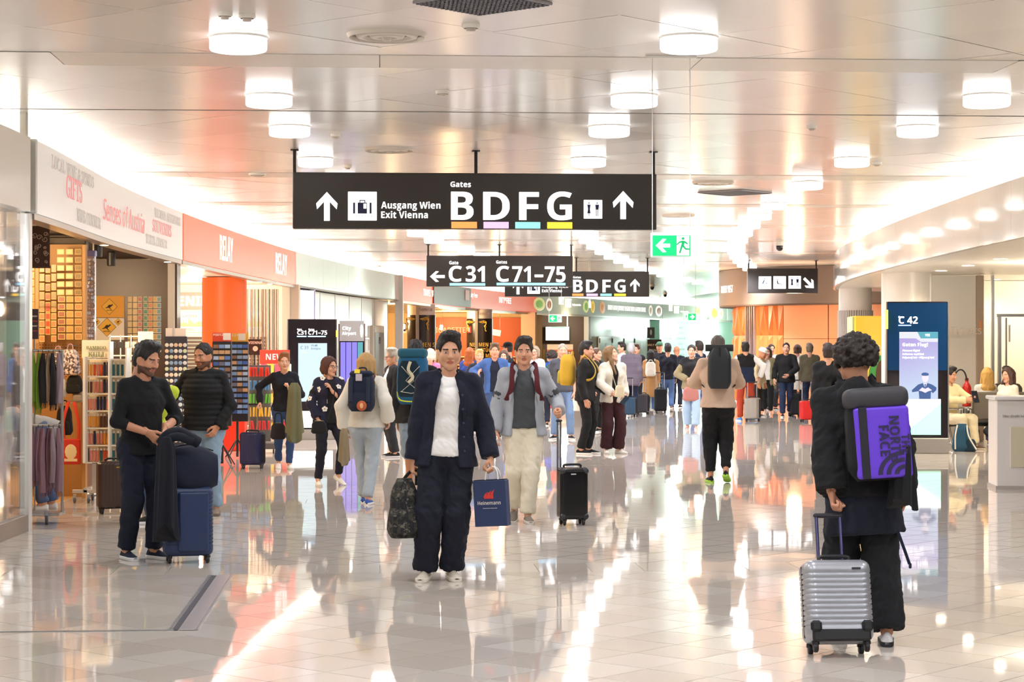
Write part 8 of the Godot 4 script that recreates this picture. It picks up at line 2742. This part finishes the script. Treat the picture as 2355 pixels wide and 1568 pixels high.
# ---- the travellers ----
func P(id: String, label: String, s: float, x: float, H: float, yaw: float, o: Dictionary) -> void:
	var d := {"id": id, "label": label, "s": s, "at": gs(x, s), "H": H, "yaw": yaw}
	d.merge(o, true)
	folk.append(d)
func legs(hex: String, r: Array, o := {}) -> Dictionary:
	var d := {"name": "trousers", "leg": true, "hex": hex, "mat": cloth(hex), "r": r, "amp": 0.0095}
	d.merge(o, true)
	return d
func top(nm: String, hex: String, o := {}) -> Dictionary:
	var d := {"name": nm, "hex": hex, "mat": cloth(hex), "amp": 0.0075}
	d.merge(o, true)
	return d

func build_crowd() -> void:
	var stand := [[0.1, 0.02], [-0.1, -0.02]]
	var walk := [[0.08, 0.2, 0.0, 4.0], [-0.08, -0.2, 24.0, -4.0, 0.01]]
	var walk2 := [[0.08, -0.2, 24.0, 4.0, 0.01], [-0.08, 0.2, 0.0, -4.0]]
	var slim := [0.088, 0.06, 0.047]
	var reg := [0.093, 0.072, 0.062]
	var wide := [0.098, 0.085, 0.08]
	P("front", "young man walking towards us in an open navy jacket, white shirt and navy trousers", 316, 1012, 1.775, 4, {"feet": [[0.09, -0.04, 0.0, 8.0], [-0.11, 0.0, 0.0, -12.0]], "hipx": 0.045, "hipz": 0.0, "wide": 0.95, "side": -2.0, "lean": 1.0, "skin": "d5a07e", "hair": ["short", "17120f"], "head": [3, 2, 0], "shoes": ["cbc1ae", "e6dfcf"],
		"hands": [{"px": [1128, 1052, 0.06], "grip": true, "palm": Vector3(-1, 0, -0.2)}, {"px": [951, 1062, 0.02], "grip": true}],
		"wear": [legs("1b2138", [0.104, 0.094, 0.08], {"cuff": true, "amp": 0.011}), top("shirt", "f4f2ee", {"hem": 0.9, "sleeve": 0.8, "g": 0.012, "low": 0.012}), top("jacket", "1c233d", {"g": 0.034, "hem": 0.82, "sleeve": 1.97, "open": [0.115, 0.085], "ox": -0.02, "collar": 0.014, "loose": 0.016, "flare": 0.03, "amp": 0.006, "lapel": 0.026, "buttons": "2a3150"})]})
	P("curly", "traveller with dark curly hair and black jacket from behind, pulling a silver suitcase", 402, 1985, 1.73, 178, {"feet": [[0.12, 0.14, 0.0, 2.0], [-0.13, -0.02, 0.0, -6.0]], "hipx": 0.0, "lean": 4.0, "side": -3.5, "skin": "c98f70", "hair": ["curly", "261a15"], "head": [22, 4, 0], "shoes": ["e9e6e4", "2b2b2f"],
		"hands": [{"px": [1905, 1152, 0.14], "grip": true, "pole": Vector3(0.7, 0.1, -0.6)}, {"px": [2078, 1130, -0.05]}],
		"wear": [legs("24272c", [0.11, 0.1, 0.098], {"amp": 0.011}), top("sweatshirt", "1b2238", {"g": 0.03, "hem": 0.64, "flare": 0.035, "sleeve": 0.0}), top("jacket", "15161a", {"g": 0.046, "hem": 0.86, "sleeve": 1.93, "hood": true, "loose": 0.03, "amp": 0.009})]})
	P("blazer", "man in a grey blazer and cream trousers walking towards us with a black suitcase", 239, 1203, 1.755, 2, {"feet": [[0.045, 0.06, 0.0, 6.0], [-0.075, -0.26, 24.0, -6.0, 0.01]], "hipx": 0.01, "skin": "d29a7a", "hair": ["short", "2a211c"], "shoes": ["7d7368", "d8d2c6"],
		"hands": [{"px": [1286, 944, 0.1], "grip": true, "pole": Vector3(0.3, -0.3, -1)}, {"px": [1138, 990, 0.0]}],
		"wear": [legs("e4dac2", [0.1, 0.08, 0.066], {"amp": 0.011}), top("shirt", "44474a", {"hem": 0.91, "sleeve": 0.8}), top("blazer", "a2a6ac", {"g": 0.034, "hem": 0.83, "open": [0.14, 0.105], "collar": 0.01, "flare": 0.03, "loose": 0.012, "lapel": 0.034, "amp": 0.004})]})
	P("sweater", "bearded man in a dark sweater and navy trousers standing beside the stacked navy luggage", 288, 323, 1.715, 38, {"wide": 0.92, "feet": [[0.1, 0.06, 0.0, 10.0], [-0.1, -0.04, 0.0, -6.0]], "skin": "cf9474", "hair": ["short", "1d1714"], "beard": "2a1f1a", "head": [20, 16, 0], "lean": 5.0, "shoes": ["1f2a4a", "e8e8ec"],
		"hands": [{"px": [383, 985, 0.1], "dir": Vector3(-0.2, -1, 0.35), "pole": Vector3(0.8, -0.3, -0.4)}, {"px": [350, 992, 0.2], "dir": Vector3(0.6, -0.7, 0.5), "pole": Vector3(-0.9, -0.2, -0.5)}],
		"wear": [legs("1c2540", [0.1, 0.082, 0.066]), top("sweater", "14161c", {"g": 0.014, "hem": 0.86, "sleeve": 1.35, "loose": 0.004, "low": 0.015, "amp": 0.005})]})
	P("vest", "stocky man in a black quilted vest and light jeans facing the dark sweater man", 228, 466, 1.71, -14, {"feet": [[0.17, 0.05, 0.0, 16.0], [-0.06, 0.1, 0.0, -10.0]], "girth": 1.16, "wide": 1.1, "skin": "c68a68", "hair": ["buzz", "1c1614"], "beard": "4a3428", "head": [-12, 8, 0], "shoes": ["8a7866", "6f6256"],
		"hands": [{"px": [509, 978, 0.24], "pole": Vector3(0.8, -0.1, -0.5)}, {"px": [398, 962, 0.2], "pole": Vector3(-0.8, -0.2, -0.5)}],
		"wear": [legs("8ea8bd", [0.1, 0.07, 0.055], {"skinny": true, "amp": 0.011}), top("sweater", "191a1d", {"g": 0.014, "hem": 0.9}), top("vest", "1f1f22", {"g": 0.036, "hem": 0.88, "sleeve": 0.0, "high": 0.5, "fin": "puff", "amp": 0.017, "fs": 0.85})]})
	P("lime", "dark haired bearded man in a lime green sweater turned left behind the dark sweater man", 240, 352, 1.69, -80, {"feet": stand, "lean": 10.0, "head": [0, -6, 0], "skin": "cf9a78", "hair": ["short", "1d1714"], "beard": "2a1f1a", "shoes": ["333333", "dddddd"], "hands": [{"px": [372, 952, 0.06], "dir": Vector3(0, -0.6, 0.8), "pole": Vector3(0.15, 0.1, -1)}, {}],
		"wear": [legs("3d4d6a", reg), top("sweater", "bccb3a", {"g": 0.018, "hem": 0.9})]})
	P("browser", "shopper in jeans and white sneakers bending behind the scarf rack", 222, 100, 1.6, -88, {"feet": [[0.1, 0.0], [-0.1, -0.06]], "lean": 72.0, "hipz": 0.0, "skin": "d9a488", "hair": ["bob", "5a4030"], "sex": "f", "shoes": ["eae6e0", "d8d2c8"], "wear": [legs("4a5f86", reg), top("sweater", "8a8f9a", {"hem": 0.84})]})
	P("olivecoat", "woman in a navy sweater with a round print carrying an olive coat", 167, 652, 1.57, 12, {"sex": "f", "feet": [[0.07, 0.14, 0.0, 6.0], [-0.06, -0.1, 14.0, -6.0]], "skin": "e0ae92", "hair": ["short", "8d5c36"], "shoes": ["f0eeec", "e6e4e0"],
		"hands": [{"px": [668, 893, 0.22], "dir": Vector3(-0.3, 1, 0.2), "grip": true, "pole": Vector3(0.7, -0.8, -0.2)}, {"px": [600, 926, 0.08], "grip": true, "dir": Vector3(-0.5, -0.6, 0.4), "pole": Vector3(-0.7, 0.2, -0.7)}],
		"wear": [legs("2f4a78", slim, {"skinny": true}), top("sweater", "181b2c", {"hem": 0.88, "g": 0.016})]})
	P("floral", "woman with short brown hair and glasses in a navy jacket with white flowers", 189, 745, 1.54, 24, {"sex": "f", "girth": 1.12, "feet": [[0.16, 0.02, 26.0, 20.0, 0.02], [-0.1, 0.08, 0.0, -10.0]], "skin": "dba68a", "hair": ["bob", "4a2317"], "glasses": true, "head": [28, 2, 0], "shoes": ["f1ece2", "e6e0d4"],
		"hands": [{"px": [766, 897, 0.2], "dir": Vector3(-0.5, 0.8, 0.4), "pole": Vector3(0.6, -0.9, 0.1)}, {"l": Vector3(-0.14, 0.9, 0.18), "pole": Vector3(-1, -0.3, -0.3)}],
		"wear": [legs("1b2036", slim, {"skinny": true}), top("blouse", "16161a", {"hem": 0.86, "sleeve": 0.6}), top("jacket", "2a2c4c", {"g": 0.026, "hem": 0.86, "sleeve": 1.8, "open": [0.1, 0.05], "collar": 0.01})]})
	P("blonde", "woman with long blonde hair seen from behind in a cream sweater and pale jeans", 215, 838, 1.6, 172, {"sex": "f", "feet": [[0.05, 0.2, 0.0, 2.0], [-0.05, -0.04, 0.0, -2.0]], "skin": "e0b095", "hair": ["longback", "b58f58"], "shoes": ["3d5fae", "f0eeec"],
		"hands": [{"px": [790, 985, -0.12], "pole": Vector3(0.8, -0.1, -0.6)}, {"px": [893, 965, -0.02]}],
		"wear": [legs("a7b2ba", [0.098, 0.072, 0.06], {"amp": 0.011}), top("sweater", "e0dbcd", {"hem": 0.9, "g": 0.044, "loose": 0.022, "amp": 0.006})]})
	P("grey_hair", "older person with grey hair and glasses in profile before the lift door", 152, 905, 1.62, -68, {"feet": stand, "skin": "dba68a", "hair": ["short", "b3ab9e"], "glasses": true, "wear": [legs("3a3d46", reg), top("shirt", "e8eaf2", {"hem": 0.9, "sleeve": 0.8}), top("jacket", "22252d", {"g": 0.03, "hem": 0.84, "open": [0.1, 0.08]})]})
	P("hiker", "dark haired man in denim shorts with a large blue hiking backpack seen from behind", 205, 955, 1.73, 176, {"feet": walk, "skin": "c98f6e", "hair": ["short", "191310"], "shoes": ["8a8f94", "e2e2e2"], "wear": [legs("8fa3b6", [0.105, 0.092, 0.09], {"end": 0.1, "amp": 0.011}), top("jacket", "2c2d31", {"g": 0.04, "hem": 0.84, "hood": true})]})
	P("pink_top", "white haired woman in a pink top behind the hiking backpack", 120, 990, 1.6, 165, {"sex": "f", "feet": stand, "hair": ["bob", "e0d6c2"], "wear": [legs("3a3d46", reg), top("sweater", "d678a4", {"hem": 0.86})]})
	P("blonde_side", "blonde woman in a brown top in profile left of the young man's head", 116, 1010, 1.58, 80, {"sex": "f", "feet": stand, "hair": ["long", "b58e54"], "wear": [legs("3d4048", reg), top("sweater", "6a5240", {"hem": 0.86})]})
	P("redhair", "woman with smooth red brown hair right of the young man's head", 115, 1080, 1.62, 170, {"sex": "f", "feet": stand, "hair": ["longback", "a4531f"], "wear": [legs("2a3048", reg), top("jacket", "2a448c", {"hem": 0.8, "g": 0.024})]})
	P("blondshort", "woman with short blond hair and a dark jacket looking at us", 119, 1102, 1.58, 8, {"sex": "f", "feet": stand, "hair": ["short", "d4ae6c"], "hands": [{}, {"l": Vector3(-0.12, 1.1, 0.22), "pole": Vector3(-1, -0.5, 0)}], "wear": [legs("2a3048", reg), top("jacket", "2b2f42", {"hem": 0.8, "g": 0.026})]})
	P("denim", "man in an open denim jacket over a dark zipped vest raising his right hand", 126, 1137, 1.7, 4, {"feet": walk2, "skin": "d59c7c", "hair": ["short", "5a4636"], "hands": [{}, {"px": [1101, 866, 0.2], "dir": Vector3(0, 1, 0.1), "pole": Vector3(-0.8, -0.8, 0)}], "wear": [legs("34496e", reg), top("vest", "18203a", {"hem": 0.88, "high": 0.35, "sleeve": 0.25}), top("jacket", "3f609a", {"g": 0.036, "hem": 0.84, "open": [0.1, 0.1]})]})
	P("lightblue", "small person in a light blue denim shirt between denim jacket and grey blazer", 113, 1158, 1.56, 0, {"sex": "f", "feet": stand, "hair": ["bob", "4a382c"], "wear": [legs("2a3048", reg), top("shirt", "4c7cb8", {"hem": 0.84, "g": 0.02})]})
	P("blackcap", "man in a black cap turned aside behind the grey blazer man", 104, 1169, 1.72, -110, {"feet": stand, "cap": "17181c", "hair": ["buzz", "2a2320"], "wear": [legs("2a3048", reg), top("jacket", "23283c", {"hem": 0.82, "g": 0.026})]})
	P("scarfwoman", "grey blonde woman with glasses and pale blue scarf behind the grey blazer man", 112, 1231, 1.65, -18, {"sex": "f", "feet": stand, "hair": ["bob", "8f7f6a"], "glasses": true, "wear": [legs("2a3048", reg), top("coat", "d8cdb6", {"hem": 0.7, "g": 0.03, "open": [0.08, 0.08]}), top("scarf", "aebfe0", {"hem": 0.95, "sleeve": 0.2, "g": 0.018, "high": 0.4})]})
	P("bluehood", "dark curly haired person from behind in a bright blue hooded jacket", 110, 1269, 1.54, 176, {"sex": "f", "feet": stand, "hair": ["curly", "2a1f1a"], "wear": [legs("2a3048", reg), top("jacket", "2145d6", {"hem": 0.78, "g": 0.03, "hood": true})]})
	P("greytee", "man in a grey t-shirt and blue jeans behind the yellow backpack", 128, 1294, 1.7, 6, {"feet": [[0.14, 0.06], [-0.16, 0.0, 0.0, -30.0]], "skin": "dba488", "hair": ["buzz", "9a8f86"], "hands": [{}, {"l": Vector3(-0.2, 0.95, 0.15), "grip": true}], "shoes": ["1b1b1e", "e6e4e0"], "wear": [legs("6f89ad", reg), top("tshirt", "494c56", {"hem": 0.88, "sleeve": 0.75, "g": 0.02})]})
	P("puffer", "dark haired man in black puffer jacket and black trousers wearing the mustard yellow backpack", 148, 1345, 1.73, 76, {"feet": [[0.1, 0.04, 0.0, 6.0], [-0.09, -0.03, 0.0, -20.0]], "skin": "d8a184", "hair": ["short", "1d1714"], "shoes": ["17171a", "eeeae4"], "hands": [{"l": Vector3(0.12, 0.98, 0.32), "dir": Vector3(-0.2, -0.4, 1)}, {}], "wear": [legs("16171b", reg), top("jacket", "1b1c20", {"g": 0.034, "hem": 0.84, "fin": "puff", "amp": 0.008, "fs": 0.8})]})
	P("blackscarf", "woman in a black coat and thick scarf behind the couple", 118, 1371, 1.62, 55, {"sex": "f", "feet": stand, "hair": ["pony", "5a4030"], "wear": [legs("1b1c20", reg), top("coat", "1a1a1d", {"hem": 0.6, "g": 0.034, "high": 0.5, "flare": 0.04})]})
	P("burgundy", "woman with long ombre hair in a cream jacket and wide burgundy trousers looking up right", 147, 1408, 1.67, 16, {"sex": "f", "feet": [[0.1, 0.03, 0.0, 30.0], [-0.1, 0.0, 0.0, -10.0]], "skin": "e2b498", "hair": ["long", "7d5f3c"], "head": [48, -14, 0], "shoes": ["e4dfd6", "d8d2c6"], "hands": [{"px": [1437, 908, 0.08], "grip": true}, {"l": Vector3(-0.1, 1.0, 0.28), "dir": Vector3(0.3, -0.3, 1), "pole": Vector3(-1, -0.4, 0)}], "wear": [legs("4c1a24", [0.1, 0.09, 0.096]), top("shirt", "1a1a1c", {"hem": 0.9, "sleeve": 0.6}), top("jacket", "dcd7ca", {"g": 0.034, "hem": 0.84, "open": [0.035, 0.06], "collar": 0.012, "loose": 0.02})]})
	P("whiteshirt", "dark haired man in a white shirt in profile before the cupboard doors", 89, 1431, 1.73, -70, {"feet": stand, "hair": ["short", "1d1714"], "wear": [legs("2a3048", reg), top("shirt", "ece8e2", {"hem": 0.86})]})
	P("greypuffer", "grey haired person from behind in a long grey violet quilted coat", 97, 1451, 1.71, 168, {"feet": walk, "hair": ["short", "b9b8ba"], "wear": [legs("26345c", reg), top("coat", "6a616e", {"hem": 0.74, "g": 0.045, "fin": "puff", "amp": 0.01, "hood": true, "loose": 0.02})]})
	P("blackjacket", "young man in a black jacket facing us behind the grey quilted coat", 88, 1464, 1.67, -20, {"feet": stand, "hair": ["short", "4a2f22"], "wear": [legs("1d1f26", reg), top("jacket", "1c1d22", {"hem": 0.84, "g": 0.026})]})
	P("camel", "woman with long black hair from behind in a long camel coat with a white backpack", 92, 1497, 1.55, 174, {"sex": "f", "feet": walk2, "hair": ["longback", "121214"], "shoes": ["e4dfd6", "d8d2c6"], "wear": [legs("5d7fab", wide), top("coat", "b28453", {"hem": 0.44, "g": 0.036, "flare": 0.03, "loose": 0.02})]})
	P("greencap", "man in a green cap and black sweatshirt facing us before the dark menu board", 82, 1517, 1.74, -8, {"feet": stand, "cap": "3d6b54", "hair": ["buzz", "6a5240"], "wear": [legs("1d1f26", reg), top("sweater", "1b1f28", {"hem": 0.86, "g": 0.022})]})
	P("navysweater", "man in a navy sweater and blue jeans walking away beside the camel coat", 91, 1536, 1.7, 176, {"feet": walk, "hair": ["short", "231b18"], "shoes": ["5a4a3e", "cfc8bc"], "wear": [legs("4f6a96", reg), top("sweater", "1b2135", {"hem": 0.84, "g": 0.024})]})
	P("bald", "bald man with headphones and a dark blue jacket right of the navy sweater", 86, 1556, 1.64, 165, {"feet": stand, "skin": "d89a7c", "wear": [legs("2a3048", reg), top("jacket", "26324c", {"hem": 0.82, "g": 0.026})]})
	P("pinkbag", "woman in an olive jacket and pale wide jeans carrying a pink handbag", 114.5, 1591, 1.68, -8, {"sex": "f", "feet": [[0.09, 0.16, 0.0, 6.0], [-0.09, -0.08, 10.0, -6.0]], "skin": "dcae94", "hair": ["bun", "2e2420"], "shoes": ["c98f80", "e6e0d8"], "hands": [{"l": Vector3(0.24, 1.0, 0.12)}, {"px": [1578, 872, 0.16], "grip": true, "pole": Vector3(-1, -0.3, -0.3)}], "wear": [legs("a8c3de", wide), top("jacket", "8f8262", {"hem": 0.84, "g": 0.034, "loose": 0.02}), top("scarf", "17171b", {"hem": 1.08, "g": 0.042, "sleeve": 0.3, "high": 0.3})]})
	P("darkprofile", "dark haired man in a white collar turned away behind the pink bag woman", 98, 1609, 1.75, -150, {"feet": [[0.1, 0.1], [-0.1, -0.1]], "hair": ["short", "2a1d18"], "shoes": ["25305c", "e8e8ea"], "wear": [legs("2c4a8a", reg), top("shirt", "e6e6ea", {"hem": 0.86}), top("vest", "26304c", {"hem": 0.86, "sleeve": 0.0, "g": 0.022})]})
	P("rolltop", "grey haired man from behind in a beige sweater and black joggers looking at his phone", 186, 1651, 1.81, 178, {"feet": [[0.09, 0.06, 0.0, 6.0], [-0.09, -0.14, 18.0, -10.0, 0.03]], "skin": "cf9474", "hair": ["buzz", "5a524b"], "head": [0, 18, 0], "shoes": ["26282c", "a9dc48"], "hands": [{"l": Vector3(0.09, 1.16, 0.34), "grip": true, "pole": Vector3(1, -0.4, -0.3)}, {"l": Vector3(-0.07, 1.16, 0.34), "grip": true, "pole": Vector3(-1, -0.4, -0.3)}], "wear": [legs("15171b", [0.1, 0.085, 0.052], {"end": 0.88}), top("sweater", "ceb29b", {"hem": 0.9, "g": 0.038, "loose": 0.018, "amp": 0.006})]})
	P("rust", "man from behind in a navy and black vest with white sleeves and rust red trousers", 103.5, 1714, 1.73, 178, {"feet": [[0.12, 0.0, 0.0, 20.0], [-0.14, 0.05, 0.0, -50.0]], "hair": ["short", "1d1714"], "shoes": ["2f86da", "e6e8ee"], "hands": [{}, {"l": Vector3(-0.34, 1.0, 0.1), "pole": Vector3(-1, 0, -0.4)}], "wear": [legs("b4432a", reg), top("shirt", "eceae6", {"hem": 0.9, "g": 0.022, "loose": 0.02}), top("vest", "1d3158", {"hem": 0.86, "sleeve": 0.0, "g": 0.036, "high": 0.6}), top("yoke", "15161b", {"hem": 1.2, "sleeve": 0.0, "g": 0.042, "high": 0.62})]})
	P("whitecap", "person in a white cap and beige jacket bowing right of the navy vest", 98, 1738, 1.62, 60, {"feet": stand, "cap": "ece6dc", "lean": 14.0, "head": [0, 20, 0], "skin": "c98a66", "wear": [legs("3a342c", reg), top("jacket", "c8b48e", {"hem": 0.84, "g": 0.026})]})
	P("oliveblazer", "woman in an olive blazer holding a phone to her face", 94, 1766, 1.62, -12, {"sex": "f", "feet": walk, "hair": ["longback", "3a281e"], "shoes": ["d8b49a", "e8ded2"], "hands": [{}, {"l": Vector3(-0.05, 1.42, 0.2), "dir": Vector3(0.3, 1, 0.2), "pole": Vector3(-1, -0.6, 0.2)}], "wear": [legs("17171b", reg), top("shirt", "eceae4", {"hem": 0.9, "sleeve": 0.5}), top("blazer", "8f8660", {"hem": 0.66, "g": 0.034, "open": [0.07, 0.08], "flare": 0.03})]})
	P("whitetop", "dark haired woman in a white top just behind the olive blazer", 89, 1774, 1.69, 10, {"sex": "f", "feet": stand, "hair": ["bun", "2a1d18"], "wear": [legs("3a3d46", reg), top("shirt", "efece8", {"hem": 0.86})]})
	P("queueblack", "man in a black jacket and dark jeans facing us in the queue", 98, 1808, 1.73, -8, {"feet": walk2, "hair": ["buzz", "191412"], "shoes": ["1d2438", "e6e4e0"], "hands": [{"l": Vector3(0.06, 1.0, 0.26), "pole": Vector3(1, -0.3, 0)}, {"l": Vector3(-0.28, 0.9, 0.16)}], "wear": [legs("2a3e6a", reg), top("jacket", "17181d", {"hem": 0.82, "g": 0.032, "high": 0.4})]})
	P("whitecoat", "brown haired woman from behind in a long white coat in the queue", 92, 1834, 1.68, 160, {"sex": "f", "feet": stand, "hair": ["bob", "4a3022"], "wear": [legs("2a3048", reg), top("coat", "e6e3da", {"hem": 0.6, "g": 0.03, "flare": 0.02})]})
	P("olivebrown", "grey haired man from behind in an olive brown jacket near the red suitcase", 95, 1862, 1.7, 172, {"feet": stand, "hair": ["short", "7a6c5a"], "wear": [legs("2a3e6a", reg), top("jacket", "5c5543", {"hem": 0.82, "g": 0.032})]})
	P("blackcoat", "person in a black coat partly hidden left of the curly haired traveller", 150, 1905, 1.69, 176, {"feet": stand, "hair": ["short", "2a1d18"], "skin": "d09a7a", "hands": [{"px": [1873, 935, 0.0]}, {}], "wear": [legs("15151a", wide), top("coat", "131318", {"hem": 0.7, "g": 0.036, "loose": 0.016})]})
	P("seated", "dark haired man in pale yellow clothes sitting beside the gate display with a tablet", 141, 2200, 1.72, 38, {"sit": 0.5, "hipz": -0.2, "hipx": 0.0, "lean": 4.0, "feet": [[0.12, 0.3], [-0.12, 0.26]], "skin": "cf9878", "hair": ["short", "1a1412"], "head": [20, 8, 0], "shoes": ["5a4434", "c8bda8"], "hands": [{"l": Vector3(0.1, 0.84, 0.24), "dir": Vector3(-0.3, 0.1, 1), "pole": Vector3(1, -0.5, -0.3)}, {"l": Vector3(-0.06, 0.82, 0.24), "dir": Vector3(0.4, 0.1, 1), "pole": Vector3(-1, -0.5, -0.3)}], "wear": [legs("d9ccaa", [0.095, 0.08, 0.07]), top("sweater", "e2d3a4", {"hem": 0.5, "g": 0.026, "loose": 0.014})]})
	P("blondesit", "woman with curly blonde hair sitting with her back to us in the lounge", 138, 2272, 1.68, 178, {"sex": "f", "sit": 0.5, "hipz": 0.05, "feet": [[0.12, 0.5], [-0.12, 0.5]], "hair": ["longback", "c79a4e"], "wear": [legs("4a4d56", reg), top("sweater", "c9c4bc", {"hem": 0.5, "g": 0.022})]})
	P("darksit", "dark haired man in an olive coat sitting with his back to us in the lounge", 138, 2318, 1.7, 178, {"sit": 0.5, "hipz": 0.05, "feet": [[0.12, 0.5], [-0.12, 0.5]], "hair": ["short", "1d1714"], "wear": [legs("3a3d46", reg), top("coat", "4c4638", {"hem": 0.5, "g": 0.03})]})
	P("edge", "brown haired person in a pale top at the right edge behind the white counter", 140, 2362, 1.66, -60, {"sex": "f", "sit": 0.52, "feet": [[0.12, 0.4], [-0.12, 0.4]], "hair": ["long", "4a3226"], "wear": [legs("3a3d46", reg), top("sweater", "e4d8c6", {"hem": 0.5, "g": 0.022})]})
	build_people()

func _ready() -> void:
	# camera, exposure
	var cam := Camera3D.new()
	cam.name = "camera"
	cam.fov = rad_to_deg(2.0 * atan(784.0 / F))
	cam.position = Vector3(0, EYE, 0)
	cam.rotation.x = atan(6.0 / F)
	cam.near = 0.1
	cam.far = 200.0
	add_child(cam)
	cam.current = true
	var we := WorldEnvironment.new()
	we.name = "air"
	var e := Environment.new()
	e.background_mode = Environment.BG_COLOR
	e.background_color = Color("20242a")
	e.tonemap_mode = Environment.TONE_MAPPER_LINEAR
	e.tonemap_exposure = 3.6
	e.sdfgi_enabled = true
	e.ssao_enabled = true
	e.ssil_enabled = true
	we.environment = e
	add_child(we)
	rng.seed = 7
	fn.seed = 3
	fn.frequency = 0.1
	bump_cloth = noise_tex(0.25, 2, true, 3.0)
	build_shell()
	build_lamps()
	build_signs()
	build_souvenirs()
	hanger_rack()
	build_hung_bags()
	build_newsagent()
	build_white_wall()
	build_kiosks()
	build_duty_free()
	build_cafe()
	build_pavilion()
	build_lounge()
	build_crowd()
	build_bags()
